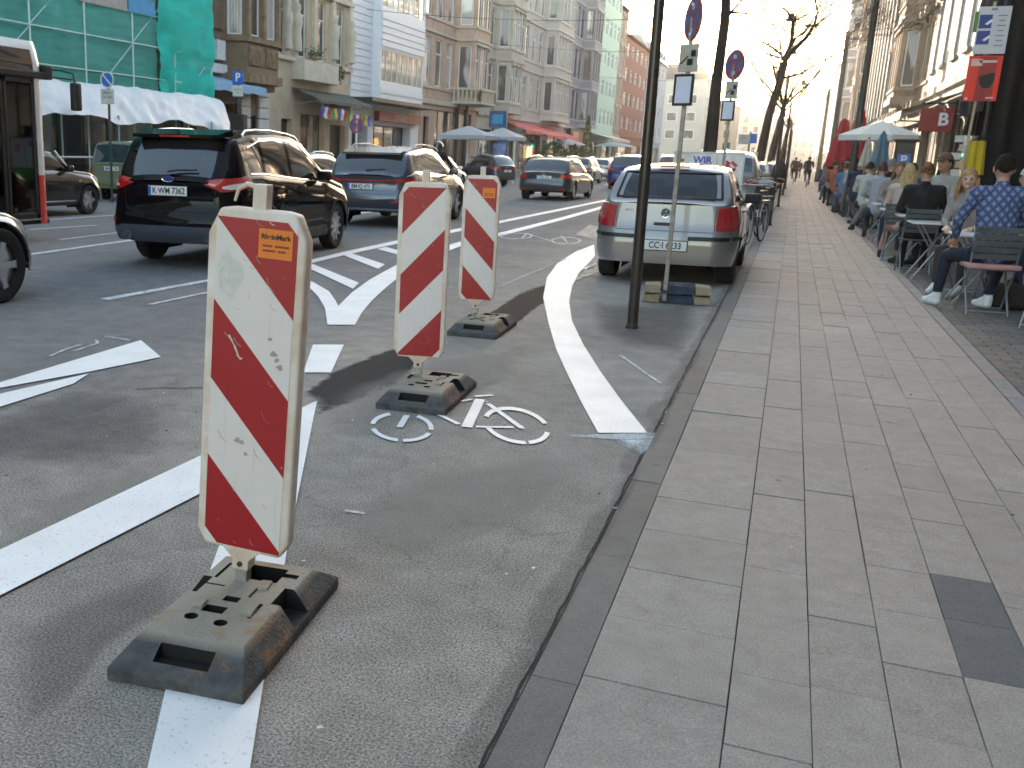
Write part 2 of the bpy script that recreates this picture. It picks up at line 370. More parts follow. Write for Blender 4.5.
def make_car(name, label, S, loc, rz=0.0, group='cars in the traffic lanes and parking bays'):
    root = thing(name, label, S.get('cat', 'car'), loc, rz, group)
    L, W, H = S['L'], S['W'] / 2, S['H']; sill = S.get('sill', .2); R = S['R']; yr, yf = S['yr'], S['yf']
    rc, fc = S.get('rc', .28), S.get('fc', .45); tum = S.get('tumble', .22); bul = S.get('bulge', .05); fb = S.get('fbulge', .14)
    rprof = S.get('rprof', [(0, 0), (2, 0)])
    st = set([0, .02, .05, .09, .14, .2, L, L - .02, L - .06, L - .12, L - .2])
    n = int(L / S.get('step', .09))
    for i in range(n + 1): st.add(round(L * i / n, 4))
    for yw in (yr, yf):
        for k in range(-8, 9): st.add(round(yw + (R + .06) * math.sin(k / 8 * PI / 2), 4))
    for a, b in S['side'] + [S['rearg'], S['wind']]: st.add(a); st.add(b)
    st = sorted(x for x in st if 0 <= x <= L); o = [st[0]]
    for x in st[1:]:
        if x - o[-1] > .006: o.append(x)
    st = o

    def hw(y):
        w = W
        if y < rc: w = W - rc * (1 - math.sqrt(max(0, 1 - ((rc - y) / rc) ** 2))) * S.get('rck', .8)
        if y > L - fc: w = W - fc * (1 - math.sqrt(max(0, 1 - ((y - L + fc) / fc) ** 2))) * .62
        return w

    def low(y):
        z = sill
        if y < yr - R: z = max(sill, S.get('rlow', .33) - .06 * y)
        if y > L - .3: z = sill + .04
        for yw in (yr, yf):
            d_ = abs(y - yw); RR = R + .055
            if d_ < RR: z = max(z, R + math.sqrt(RR * RR - d_ * d_))
        return z
    LT = [0, .07, .18, .32, .46, .6, .72, .83, .92, 1.0]; GT = [.05, .2, .4, .6, .8, .93, 1.0]; QT = [.07, .22, .45, .7, 1.0]
    nl, ng, nq = len(LT), len(GT), len(QT)
    flare = S.get('flare', .015)

    def section(y):
        b = lerp_prof(S['belt'], y); tp = max(lerp_prof(S['top'], y, S.get('soft', .06)), b + .02); lo = low(y); w = hw(y); pts = []
        fl = 0
        for yw in (yr, yf): fl = max(fl, flare * max(0, 1 - (abs(y - yw) / (R + .22)) ** 2))
        for t in LT:
            z = lo + (b - lo) * t; s = (z - sill) / (b - sill)
            k = 1.0
            if s < .35: k -= .055 * ((.35 - s) / .35) ** 2
            if s > .45: k -= .012 * ((s - .45) / .3) ** 2 if s < .75 else .012 + .09 * ((s - .75) / .25) ** 2 * .6
            crease = .008 * math.exp(-((s - .72) / .06) ** 2)
            pts.append((w * k + fl * max(0, 1 - s) ** .5 + crease, z))
        xb = pts[-1][0]; h = tp - b; zt = b + max(.004, h - S.get('crown', .05)) if h > .09 else b + h * .45
        for g_ in GT:
            z = b + (zt - b) * g_
            x = xb - .018 * min(1, h / .2) - tum * (z - b) - .05 * (g_ ** 4) * min(1, h / .4)
            pts.append((x, z))
        xe = pts[-1][0]
        for q in QT: pts.append((xe * (1 - q), zt + (tp - zt) * (1 - (1 - q) ** 2.6)))
        return pts

    def deform(x, y, z):
        f = max(0, 1 - y / .55) ** 1.6; g_ = max(0, 1 - (L - y) / .7) ** 1.6
        yy = y + f * (lerp_prof(rprof, z, .02) - bul * (1 - (x / W) ** 2)) + g_ * fb * (1 - (x / W) ** 2) + g_ * lerp_prof(S.get('fprof', [(0, 0), (2, 0)]), z, .02)
        return (x, yy, z)
    V = []; idx = {}
    for i, y in enumerate(st):
        P = section(y)
        for sd in (-1, 1):
            for j, (x, z) in enumerate(P): idx[i, sd, j] = len(V); V.append(deform(sd * x, y, z))
    nr = nl + ng + nq
    G = {}

    def addf(key, f): G.setdefault(key, []).append(f)
    inint = lambda y, I: I[0] <= y <= I[1]
    for i in range(len(st) - 1):
        ym = (st[i] + st[i + 1]) / 2
        for sd in (-1, 1):
            for j in range(nr - 1):
                f = (idx[i, sd, j], idx[i + 1, sd, j], idx[i + 1, sd, j + 1], idx[i, sd, j + 1]); key = 'body'
                if j == 0 and S.get('clad'): key = 'clad'
                elif nl <= j < nl + ng - 2:
                    for k, I in enumerate(S['side']):
                        if inint(ym, I): key = ('sw', k, sd)
                    if key == 'body':
                        for I in S.get('pillar', []):
                            if inint(ym, I): key = 'pillar'
                elif j >= nl + ng:
                    if inint(ym, S['rearg']) and j >= nl + ng + S.get('rgrow', 0): key = 'rear_window'
                    elif inint(ym, S['wind']): key = 'windshield'
                    elif S.get('panoroof') and S['rearg'][1] + .15 < ym < S['wind'][0] - .1 and j > nl + ng: key = 'pillar'
                addf(key, f)
    for e, i in ((0, 0), (1, len(st) - 1)):      # end caps
        P = section(st[i]); cols = [-1, -.93, -.8, -.6, -.3, 0, .3, .6, .8, .93, 1]; ci = {}
        rows = P[:nl + ng]
        for j, (x, z) in enumerate(rows):
            for c, u in enumerate(cols): ci[j, c] = len(V); V.append(deform(x * u, st[i], z))
        for j in range(len(rows) - 1):
            for c in range(len(cols) - 1): addf('clad' if (j < S.get('cladrows', 1) and S.get('clad')) else 'body', (ci[j, c], ci[j, c + 1], ci[j + 1, c + 1], ci[j + 1, c]))
    bvh = BVHTree.FromPolygons([Vector(v) for v in V], [f for k in G for f in G[k]])

    def sub(keys, nm, m, parent, merge=.0015, smooth=.5):
        mb = MB(); mp = {}
        for mi, k in enumerate(keys):
            mb.cur = mi
            for f in G.get(k, []):
                for v in f:
                    if v not in mp: mp[v] = len(mb.v); mb.v.append(V[v])
                mb.f.append(tuple(mp[v] for v in f)); mb.mi.append(mi)
        if not mb.f: return None
        return mb.build(nm, m, parent, smooth=smooth, merge=merge)
    glassm = S.get('glass', M_tint)
    body = sub(['body', 'clad', 'pillar'], 'body', [S['paint'], S.get('cladm', M_blackplastic), mat('gloss_black', (.01, .01, .012), .12, var=0, coat=1)], root)
    sub(['rear_window'], 'rear_window', glassm, root); sub(['windshield'], 'windshield', glassm, root)
    for k in range(len(S['side'])):
        for sd in (-1, 1): sub([('sw', k, sd)], 'side_window', S.get('sideglass', glassm), root)
    # underbody and arches
    u = MB(); u.span((-W + .36, yr - .25, .26), (W - .36, L - .3, .5))
    for yw in (yr, yf):
        for sd in (-1, 1):
            for k in range(12):
                a0, a1 = PI * k / 12, PI * (k + 1) / 12; RR = R + .045
                ps = [(yw + RR * math.cos(a), R + RR * math.sin(a)) for a in (a0, a1)]
                x0, x1 = sd * (W - .34), sd * (W - .03)
                u.add([(x0, ps[0][0], ps[0][1]), (x1, ps[0][0], ps[0][1]), (x1, ps[1][0], ps[1][1]), (x0, ps[1][0], ps[1][1])], [(0, 1, 2, 3)])
            u.add([(sd * (W - .32), yw - R - .1, .15), (sd * (W - .32), yw + R + .1, .15), (sd * (W - .32), yw + R + .1, R * 2 + .1), (sd * (W - .32), yw - R - .1, R * 2 + .1)], [(0, 1, 2, 3)])
    u.build('underbody', mat('underbody', (.012, .012, .012), .9, var=.1), root)
    for yw in (yr, yf):
        for sd in (-1, 1): make_wheel(root, sd * (W - .115), yw, R, .21, sd, S.get('spokes', 10), S.get('rimr', .66), rimmat=S.get('rimm'))

    def hit(kind, a, z, sx=1):
        if kind == 'rear': o_, d_ = Vector((a, -3, z)), Vector((0, 1, 0))
        elif kind == 'front': o_, d_ = Vector((a, L + 3, z)), Vector((0, -1, 0))
        elif kind == 'side': o_, d_ = Vector((sx * 4, a, z)), Vector((-sx, 0, 0))
        elif kind == 'rc':
            c = Vector((sx * (W - .5), .5, z)); q = math.radians(a); e_ = Vector((sx * math.sin(q), -math.cos(q), 0)); o_, d_ = c + e_ * 4, -e_
        elif kind == 'fcn':
            c = Vector((sx * (W - .5), L - .5, z)); q = math.radians(a); e_ = Vector((sx * math.sin(q), math.cos(q), 0)); o_, d_ = c + e_ * 4, -e_
        p, nn, _, _ = bvh.ray_cast(o_, d_)
        if p is None: return o_ + d_ * 3, -d_
        if nn.dot(d_) > 0: nn = -nn
        return p, nn

    def patch(nm, m, kind, lo, hi, off=.008, nu=10, nv=3, sx=1, parent=None, smooth=.8):
        def rs(P, t):
            t *= len(P) - 1; k = min(int(t), len(P) - 2); f = t - k
            return (P[k][0] + (P[k + 1][0] - P[k][0]) * f, P[k][1] + (P[k + 1][1] - P[k][1]) * f)
        mb = MB(); vs = []
        for lay in (off, -.006):
            for i in range(nu + 1):
                a, b = rs(lo, i / nu), rs(hi, i / nu)
                for j in range(nv + 1):
                    t = j / nv; p, nn = hit(kind, a[0] + (b[0] - a[0]) * t, a[1] + (b[1] - a[1]) * t, sx)
                    vs.append(p + nn * lay)
        w = nv + 1; N = (nu + 1) * w; fs = []
        for i in range(nu):
            for j in range(nv): fs.append((i * w + j, (i + 1) * w + j, (i + 1) * w + j + 1, i * w + j + 1))
        rim = [i * w for i in range(nu + 1)] + [nu * w + j for j in range(1, w)] + [i * w + nv for i in range(nu - 1, -1, -1)] + [j for j in range(nv - 1, 0, -1)]
        for k in range(len(rim)): a, b = rim[k], rim[(k + 1) % len(rim)]; fs.append((a, b, b + N, a + N))
        mb.add(vs, fs)
        return mb.build(nm, m, parent or root, smooth=smooth)

    def line(nm, m, kind, pts, r=.004, sx=1, parent=None, off=0.0, sub_=6):
        P = []
        for (a, b) in zip(pts, pts[1:]):
            for k in range(sub_):
                t = k / sub_; h_, nn = hit(kind, a[0] + (b[0] - a[0]) * t, a[1] + (b[1] - a[1]) * t, sx); P.append(h_ + nn * off)
        h_, nn = hit(kind, pts[-1][0], pts[-1][1], sx); P.append(h_ + nn * off)
        return MB().tube(P, r, 5).build(nm, m, parent or root, smooth=1)

    def plate_(kind_y, z, s1, x0=0.0, eu=True, w=.52, h=.11):
        p, nn = hit('rear', x0, z); y = min(hit('rear', x0 - w / 2, z)[0].y, p.y, hit('rear', x0 + w / 2, z)[0].y, hit('rear', x0, z - h / 2)[0].y, hit('rear', x0, z + h / 2)[0].y) - .012
        pl = MB().box((x0, y, z), (w, .012, h)).build('number_plate', M_platewhite, root, bevel=.003)
        MB().box((x0, y + .003, z), (w + .02, .012, h + .02)).build('plate_frame', M_blackplastic, pl)
        if eu: MB().box((x0 - w / 2 + .02, y - .0065, z), (.036, .003, h - .008)).build('country_strip', M_plateblue, pl)
        text_mesh('plate_text', s1, h * .93, M_ink, pl, (x0 + (.016 if eu else 0), y - .0075, z - .002), (1, 0, 0), (0, 0, 1), .001, .002, sx=.86)
        return pl

    def mirrors(y, z, x=None):
        for sd in (-1, 1):
            p, nn = hit('side', y, z, sd)
            m = MB(); m.box((p.x + sd * .12, y - .02, z + .05), (.2, .1, .13)); o_ = m.build('wing_mirror', S['paint'] if not S.get('blackmirror') else M_blackplastic, root, bevel=.03, seg=3, smooth=.9)
            MB().tube([p, (p.x + sd * .08, y, z + .02)], .02, 6).build('mirror_arm', M_blackplastic, o_)

    def handles(ys, z):
        for y in ys:
            for sd in (-1, 1):
                p, nn = hit('side', y, z, sd)
                MB().tube([(p.x - sd * .005, y - .1, z), (p.x + sd * .028, y - .075, z), (p.x + sd * .03, y + .075, z), (p.x - sd * .005, y + .1, z)], .013, 8).build('door_handle', S.get('handlem', S['paint']), root, smooth=1)

    def seams(lines):
        for sd in (-1, 1):
            for P in lines: line('door_seam', M_ink, 'side', P, .0035, sd)
    api = dict(root=root, body=body, hit=hit, patch=patch, line=line, plate=plate_, mirrors=mirrors, handles=handles, seams=seams, W=W, L=L, H=H, S=S)
    return api


def rails(A, x, y0, y1, z, m=None):
    for sd in (-1, 1):
        p0 = (sd * x, y0, z - .07); P = [p0, (sd * (x - .01), y0 + .12, z - .01), (sd * (x - .02), y0 + .45, z + .01), (sd * (x - .03), (y0 + y1) / 2, z + .015), (sd * (x - .02), y1 - .4, z - .015), (sd * (x - .01), y1 - .1, z - .05), (sd * x, y1, z - .11)]
        MB().tube(P, .015, 8).build('roof_rail', m or M_steel, A['root'], smooth=1)


def badge_ring(A, x, z, r, kind):
    p, nn = A['hit']('rear', x, z); root = A['root']
    m = MB(); y = p.y - .012
    if kind == 'oval':
        m.lathe([(0, 0), (r, 0), (r * 1.02, .008), (0, .012)], (0, 0, 0), 'Y', 24)
        o = m.build('badge', mat('badge_blue', (.02, .06, .3), .2, .3, coat=1), root); o.location = (x, y, z); o.scale = (1, 1, .42)
        c = MB(); c.lathe([(r * .98, -.002), (r * 1.08, -.004), (r * 1.1, .01), (r * .98, .01)], (0, 0, 0), 'Y', 24, closed=True); c.build('badge_rim', M_chrome, o)
        return
    c = MB(); c.lathe([(r * .84, -.004), (r, -.006), (r * 1.02, .012), (r * .84, .012)], (0, 0, 0), 'Y', 28, closed=True)
    o = c.build('badge', M_chrome, root, smooth=.8); o.location = (x, y, z)
    k = MB(); k.lathe([(0, .004), (r * .86, .004), (r * .86, .01)], (0, 0, 0), 'Y', 24); k.build('badge_disc', mat('badge_dark', (.03, .04, .06), .3), o)
    s = MB()
    def bar(a, b): s.tube([(a[0] * r, -.003, a[1] * r), (b[0] * r, -.003, b[1] * r)], r * .07, 4)
    if kind == 'vw':
        bar((-.3, .85), (0, .12)); bar((.3, .85), (0, .12)); bar((-.78, .45), (-.34, -.72)); bar((-.34, -.72), (0, .02)); bar((0, .02), (.34, -.72)); bar((.34, -.72), (.78, .45))
        s.build('badge_letters', M_chrome, o)


# ------------- black compact SUV, rear three-quarter view, largest car
def suv_black():
    S = dict(L=4.52, W=1.80, H=1.69, R=.345, yr=.93, yf=3.62, sill=.24, paint=mat('paint_black', (.004, .004, .005), .2, 0, var=.03, coat=.55, spec=0), clad=True, cladrows=2, rc=.34, fc=.55, bulge=.07, tumble=.2,
             top=[(0, 1.06), (.05, 1.13), (.12, 1.26), (.25, 1.52), (.36, 1.61), (.8, 1.675), (1.6, 1.70), (2.2, 1.68), (2.62, 1.6), (3.3, 1.2), (3.42, 1.12), (4.1, 1.0), (4.4, .86), (4.52, .66)],
             belt=[(0, 1.02), (.4, 1.12), (.9, 1.13), (2.2, 1.04), (3.3, .99), (4.1, .86), (4.52, .58)],
             soft=.03, rearg=(.05, .30), wind=(2.62, 3.3), side=[(.40, .93), (1.04, 1.84), (1.96, 2.86)], pillar=[], rgrow=1,
             rprof=[(.2, .10), (.36, .0), (.42, -.06), (.62, -.07), (.68, -.01), (.9, .02), (1.0, .0), (1.1, 0), (1.3, 0)], spokes=10, rimr=.68, flare=.03)
    A = make_car('compact_suv', 'glossy black SUV with silver roof rails passing behind the nearest striped beacon', S, (-6.90, 10.36, 0), math.radians(5.0))
    r = A['root']; pt = A['patch']
    silver = mat('insert_grey', (.085, .095, .12), .3, .3, var=.05)
    pt('bumper_insert', silver, 'rear', [(-.68, .36), (-.5, .33), (.5, .33), (.68, .36)], [(-.74, .50), (-.6, .53), (.6, .53), (.74, .50)], .015, 16, 4)
    for sd in (-1, 1):
        tl = pt('tail_light', M_redlens, 'rc', [(8, 1.03), (30, .95), (58, .965), (84, 1.06)], [(12, 1.07), (32, 1.10), (60, 1.12), (86, 1.11)], .018, 16, 4, sd)
        pt('lamp_insert', M_clearlens, 'rc', [(30, .985), (40, .975), (54, .985), (64, 1.0)], [(30, 1.01), (40, 1.03), (54, 1.045), (64, 1.045)], .024, 10, 3, sd, parent=tl)
        ex = MB(); p, _ = A['hit']('rear', sd * .55, .4); ex.lathe([(.03, .02), (.042, 0), (.045, -.03), (.05, -.03), (.05, .06)], (sd * .55, p.y - .01, .40), 'Y', 20); ex.build('exhaust_pipe', M_chrome, r, smooth=.8)
        d = MB(); d.lathe([(0, .01), (.04, .01)], (sd * .55, p.y - .01, .40), 'Y', 20); d.build('exhaust_hole', M_ink, r)
        pt('reflector', M_redlens, 'rear', [(sd * .74, .55), (sd * .82, .56)], [(sd * .74, .6), (sd * .82, .62)], .012, 4, 2)
    A['plate'](0, .945, 'K·WM 7362', -.0); badge_ring(A, 0, 1.085, .075, 'oval')
    A['line']('hatch_seam', M_ink, 'rear', [(-.62, .98), (-.60, .74), (-.5, .70), (.5, .70), (.60, .74), (.62, .98)], .004)
    p, n_ = A['hit']('rear', .05, 1.19)
    MB().tube([(-.02, p.y - .06, 1.17), (.1, p.y - .05, 1.19), (.36, p.y - .03, 1.2)], .012, 6).build('rear_wiper', M_blackplastic, r)
    sp = MB(); sp.add([(-.58, .13, 1.61), (.58, .13, 1.61), (.6, .5, 1.68), (-.6, .5, 1.68), (-.58, .13, 1.57), (.58, .13, 1.57), (.6, .5, 1.6), (-.6, .5, 1.6)], [(0, 1, 2, 3), (0, 4, 5, 1), (0, 3, 7, 4), (1, 5, 6, 2)])
    sp.build('roof_spoiler', S['paint'], r, smooth=.5); MB().box((0, .125, 1.59), (.4, .02, .02)).build('brake_lamp', M_redlens, r)
    rails(A, .62, .7, 2.6, 1.685, M_chrome)
    A['mirrors'](2.92, 1.06); A['handles']([1.3, 2.2], .98)
    A['seams']([[(1.0, 1.1), (.98, .8), (1.25, .62), (1.3, .36)], [(1.9, 1.08), (1.9, .36)], [(2.98, 1.0), (3.02, .7), (2.98, .36)], [(1.3, .36), (2.98, .36)]])
    for sd in (-1, 1):
        A['line']('window_trim', M_chrome, 'side', [(.55, 1.155), (.95, 1.155), (1.9, 1.085), (2.9, 1.03)], .009, sd, off=.004)
        A['line']('window_trim', M_chrome, 'side', [(.6, 1.47), (1.0, 1.555), (1.8, 1.585), (2.4, 1.52), (2.95, 1.27), (3.25, 1.06)], .010, sd, off=.002)
        A['line']('pillar_trim', M_chrome, 'side', [(1.0, 1.15), (.72, 1.5)], .008, sd, off=.003)
        pt('rocker_panel', M_blackplastic, 'side', [(1.35, .27), (3.1, .27)], [(1.35, .40), (3.1, .40)], .014, 16, 2, sd)
        pt('fog_light', M_clearlens, 'fcn', [(10, .5), (60, .5)], [(10, .58), (60, .58)], .01, 6, 2, sd)
        pt('headlight', M_clearlens, 'fcn', [(5, .76), (40, .78), (80, .86)], [(5, .84), (40, .9), (86, .98)], .012, 10, 3, sd)
    return A


def suv_grey():
    S = dict(L=4.65, W=1.88, H=1.60, R=.36, yr=.98, yf=3.75, sill=.23, paint=paint('greyblue', (.055, .066, .092), .5, .25), clad=False, rc=.36, fc=.55, bulge=.08, tumble=.24, crown=.04, panoroof=True,
             top=[(0, 1.02), (.06, 1.06), (.2, 1.28), (.36, 1.46), (.7, 1.54), (1.6, 1.60), (2.2, 1.58), (2.6, 1.5), (3.35, 1.12), (3.5, 1.06), (4.2, .95), (4.5, .82), (4.65, .62)],
             belt=[(0, .98), (.5, 1.09), (1.0, 1.08), (2.2, 1.01), (3.4, .97), (4.2, .82), (4.65, .55)],
             soft=.04, rearg=(.08, .36), wind=(2.6, 3.35), side=[(.5, 1.0), (1.06, 1.95), (2.02, 3.0)], pillar=[(1.0, 1.06), (1.95, 2.02)], rgrow=0,
             rprof=[(.2, .10), (.36, .0), (.44, -.05), (.62, -.06), (.7, -.01), (.9, .02), (1.0, -.02), (1.1, 0)], spokes=5, rimr=.72, flare=.02)
    A = make_car('electric_suv', 'grey-blue SUV with full-width rear light strip driving ahead of the black SUV', S, (-7.72, 18.5, 0), math.radians(3.0))
    r = A['root']; pt = A['patch']
    for sd in (-1, 1):
        pt('tail_light', M_redlens, 'rc', [(8, .90), (25, .89), (60, .93), (76, .95)], [(8, .93), (25, .95), (60, .99), (76, .985)], .016, 12, 3, sd)
        pt('reflector', M_redlens, 'rear', [(sd * .55, .50), (sd * .76, .51)], [(sd * .55, .53), (sd * .76, .545)], .012, 4, 2)
    pt('light_strip', M_redlens, 'rear', [(-.62, .905), (.62, .905)], [(-.62, .93), (.62, .93)], .013, 12, 2)
    pt('bumper_insert', mat('silver_plastic', (.22, .24, .28), .4, .3), 'rear', [(-.72, .30), (.72, .30)], [(-.78, .38), (.78, .38)], .02, 16, 3)
    A['plate'](0, .80, 'BM·IQ 473', -.1)
    A['line']('hatch_seam', M_ink, 'rear', [(-.66, .9), (-.64, .66), (.64, .66), (.66, .9)], .004)
    p, n_ = A['hit']('rear', .0, 1.13); MB().tube([(-.02, p.y - .02, 1.12), (.36, p.y + .02, 1.14)], .014, 6).build('rear_wiper', M_blackplastic, r)
    MB().add([(-.62, .22, 1.46), (.62, .22, 1.46), (.62, .7, 1.56), (-.62, .7, 1.56), (-.62, .22, 1.42), (.62, .22, 1.42)], [(0, 1, 2, 3), (0, 4, 5, 1)]).build('roof_spoiler', S['paint'], r)
    rails(A, .67, .9, 2.7, 1.62, M_steel); A['mirrors'](3.05, 1.03); A['handles']([1.3, 2.3], .93)
    MB().add([(-.02, .95, 1.57), (.02, .95, 1.57), (.02, 1.15, 1.58), (-.02, 1.15, 1.58), (0, .97, 1.66)], [(0, 1, 4), (1, 2, 4), (2, 3, 4), (3, 0, 4)]).build('roof_antenna', M_ink, r)
    A['seams']([[(1.03, 1.04), (1.0, .8), (1.3, .6), (1.34, .36)], [(1.98, 1.0), (1.98, .36)], [(3.06, .96), (3.1, .36)]])
    return A


def polo():
    S = dict(L=3.74, W=1.63, H=1.42, R=.29, yr=.62, yf=3.02, sill=.24, paint=paint('silver', (.235, .226, .225), .55, .36), rc=.30, fc=.42, bulge=.05, tumble=.25, crown=.05,
             top=[(0, .96), (.05, .98), (.10, 1.02), (.40, 1.31), (.52, 1.375), (.8, 1.41), (1.4, 1.42), (1.9, 1.39), (2.1, 1.34), (2.75, 1.0), (2.85, .95), (3.4, .86), (3.62, .76), (3.74, .6)],
             belt=[(0, .93), (.5, .965), (1.2, .94), (2.7, .88), (3.4, .75), (3.74, .5)],
             rearg=(.095, .46), wind=(2.12, 2.75), side=[(.62, 1.18), (1.25, 2.45)], pillar=[(1.18, 1.25)], glass=M_carglass, rgrow=1, soft=.04,
             blackmirror=True, rlow=.26, rprof=[(.2, -.06), (.28, -.075), (.62, -.075), (.66, -.02), (.8, 0), (.95, .02), (1.1, 0)], spokes=8, rimr=.6, flare=.015)
    A = make_car('parked_hatchback', 'silver hatchback parked at the kerb just beyond the brown pole', S, (-1.31, 12.33, 0), 0)
    r = A['root']; pt = A['patch']
    for sd in (-1, 1):
        tl = pt('tail_light', mat('polo_lens', (.38, .015, .02), .2, var=.25, scale=30, coat=1), 'rc', [(25, .665), (40, .665), (56, .69)], [(27, .915), (40, .925), (58, .94)], .014, 12, 5, sd)
        pt('bumper_strip', M_ink, 'rear', [(sd * .28, .545), (sd * .72, .55)], [(sd * .28, .585), (sd * .74, .59)], .012, 8, 2)
        pt('side_strip', M_ink, 'side', [(.05, .555), (.25, .555)], [(.05, .595), (.25, .595)], .012, 6, 2, sd)
        pt('side_moulding', M_ink, 'side', [(1.0, .5), (2.6, .48)], [(1.0, .54), (2.6, .52)], .012, 12, 2, sd)
        pt('window_seal', M_ink, 'side', [(.60, .985), (1.2, .965), (2.5, .90)], [(.6, 1.0), (1.2, .98), (2.5, .915)], .004, 12, 1, sd)
        # seats with headrests seen through the rear window
        for yy in (.95, 1.75):
            s_ = MB(); s_.box((sd * .36, yy, .70 if yy < 1 else .80), (.46, .12, .50), rx=-.2); s_.box((sd * .36, yy - .08, 1.12 if yy > 1 else 1.06), (.26, .1, .17)); s_.build('seat', mat('seat_cloth', (.05, .055, .07), .9, var=.2), r, bevel=.04, seg=3, smooth=.9)
    A['plate'](0, .475, 'CC·I 6233', .02); badge_ring(A, 0, .845, .055, 'vw')
    pt('boot_handle', M_ink, 'rear', [(-.12, .70), (.08, .70)], [(-.12, .735), (.08, .735)], .01, 4, 2)
    A['line']('hatch_seam', M_ink, 'rear', [(-.56, .95), (-.555, .64), (.555, .64), (.56, .95)], .0035)
    # black rubber round the rear window, dash, floor
    fl = MB(); fl.span((-.7, .5, .42), (.7, 2.6, .46)); fl.box((0, 2.55, .82), (1.3, .3, .2)); fl.span((-.66, .4, .80), (.66, .62, .83)); fl.build('interior', M_interior, r)
    P = []
    for sd in (-1, 1): P.append([(sd * x, z) for x, z in ((.60, 1.015), (.585, 1.15), (.55, 1.30))])
    A['line']('window_gasket', M_ink, 'rear', [P[0][2], P[0][0], P[1][0], P[1][2], P[0][2]], .014, off=.002, sub_=14)
    text_mesh('boot_lettering', 'POLO', .035, M_chrome, r, (-.42, A['hit']('rear', -.42, .865)[0].y - .006, .865), (1, 0, 0), (0, 0, 1), .001)
    p, _ = A['hit']('rear', .0, 1.06); MB().tube([(.0, p.y - .03, 1.0), (-.1, p.y - .01, 1.03), (-.42, p.y + .04, 1.05)], .009, 6).build('rear_wiper', M_ink, r)
    MB().box((0, .47, 1.375), (.34, .03, .02)).build('brake_lamp', mat('dull_red', (.3, .05, .03), .4), r)
    A['mirrors'](2.45, .92); A['handles']([1.5], .84)
    A['seams']([[(1.22, .94), (1.2, .3)], [(2.5, .88), (2.55, .3)]])
    return A


def mini():
    S = dict(L=3.7, W=1.68, H=1.41, R=.31, yr=.62, yf=3.08, sill=.22, paint=paint('brownblack', (.02, .014, .012), .3, .2), clad=True, rc=.3, fc=.5, tumble=.18, crown=.05,
             top=[(0, .95), (.1, 1.02), (.35, 1.33), (.6, 1.40), (1.4, 1.41), (2.0, 1.37), (2.15, 1.33), (2.5, 1.02), (2.62, .98), (3.2, .93), (3.5, .84), (3.7, .6)],
             belt=[(0, .9), (1.2, .93), (2.5, .9), (3.2, .82), (3.7, .5)], rearg=(.12, .38), wind=(2.15, 2.5), side=[(.5, 1.2), (1.26, 2.3)], pillar=[(1.2, 1.26)], spokes=5, rimr=.72,
             glass=M_carglass)
    A = make_car('small_coupe', 'dark brown small car with silver five-spoke wheels half hidden behind the bus front', S, (-14.75, 14.7, 0), 0)
    for sd in (-1, 1):
        A['patch']('headlight', M_clearlens, 'fcn', [(20, .66), (75, .7)], [(20, .82), (75, .86)], .012, 8, 3, sd)
        A['patch']('sill_trim', M_chrome, 'side', [(1.1, .3), (2.6, .3)], [(1.1, .33), (2.6, .33)], .012, 10, 1, sd)
        A['patch']('indicator', M_amber, 'side', [(2.72, .7), (2.8, .7)], [(2.72, .74), (2.8, .74)], .01, 3, 1, sd)
    MB().tube([(A['W'] * sd_ * .0 + x, y, z) for sd_ in (1,) for x, y, z in ((.78, 2.5, .93), (.66, 2.18, 1.33))], .03, 6).build('windshield_pillar', M_chrome, A['root'])
    A['mirrors'](2.38, .93); A['handles']([1.55], .8); A['seams']([[(2.55, .9), (2.5, .3)], [(1.2, .9), (1.1, .45)]])
    MB().span((-.6, .5, .4), (.6, 2.4, .45)).build('interior', M_interior, A['root'])
    return A


def green_van():
    S = dict(L=3.8, W=1.66, H=1.62, R=.29, yr=.6, yf=3.1, sill=.24, paint=paint('green', (.19, .215, .135), .2, .4), rc=.22, fc=.4, tumble=.1, crown=.05, bulge=.03,
             top=[(0, .95), (.04, 1.0), (.16, 1.48), (.26, 1.58), (1.0, 1.62), (2.2, 1.6), (2.5, 1.5), (3.0, 1.02), (3.1, .98), (3.6, .85), (3.8, .6)],
             belt=[(0, .95), (2.9, .92), (3.6, .75), (3.8, .5)], rearg=(.03, .2), wind=(2.5, 3.0), side=[(.35, 1.1), (1.16, 2.0), (2.06, 2.8)], pillar=[(1.1, 1.16), (2.0, 2.06)], spokes=7)
    A = make_car('green_minivan', 'moss green boxy minivan parked behind the dark brown small car', S, (-17.0, 22.7, 0), 0)
    for sd in (-1, 1): A['patch']('tail_light', M_redlens, 'rc', [(32, .7), (50, .7)], [(32, .95), (50, .95)], .012, 8, 3, sd)
    A['plate'](0, .86, 'BM·CR 720'); A['line']('hatch_seam', M_ink, 'rear', [(-.6, .94), (-.6, .42), (.6, .42), (.6, .94)], .004)
    A['patch']('rear_bumper', mat('bumper_green', (.085, .14, .045), .5), 'rear', [(-.74, .32), (.74, .32)], [(-.76, .46), (.76, .46)], .03, 10, 2)
    A['mirrors'](2.85, 1.0)
    return A


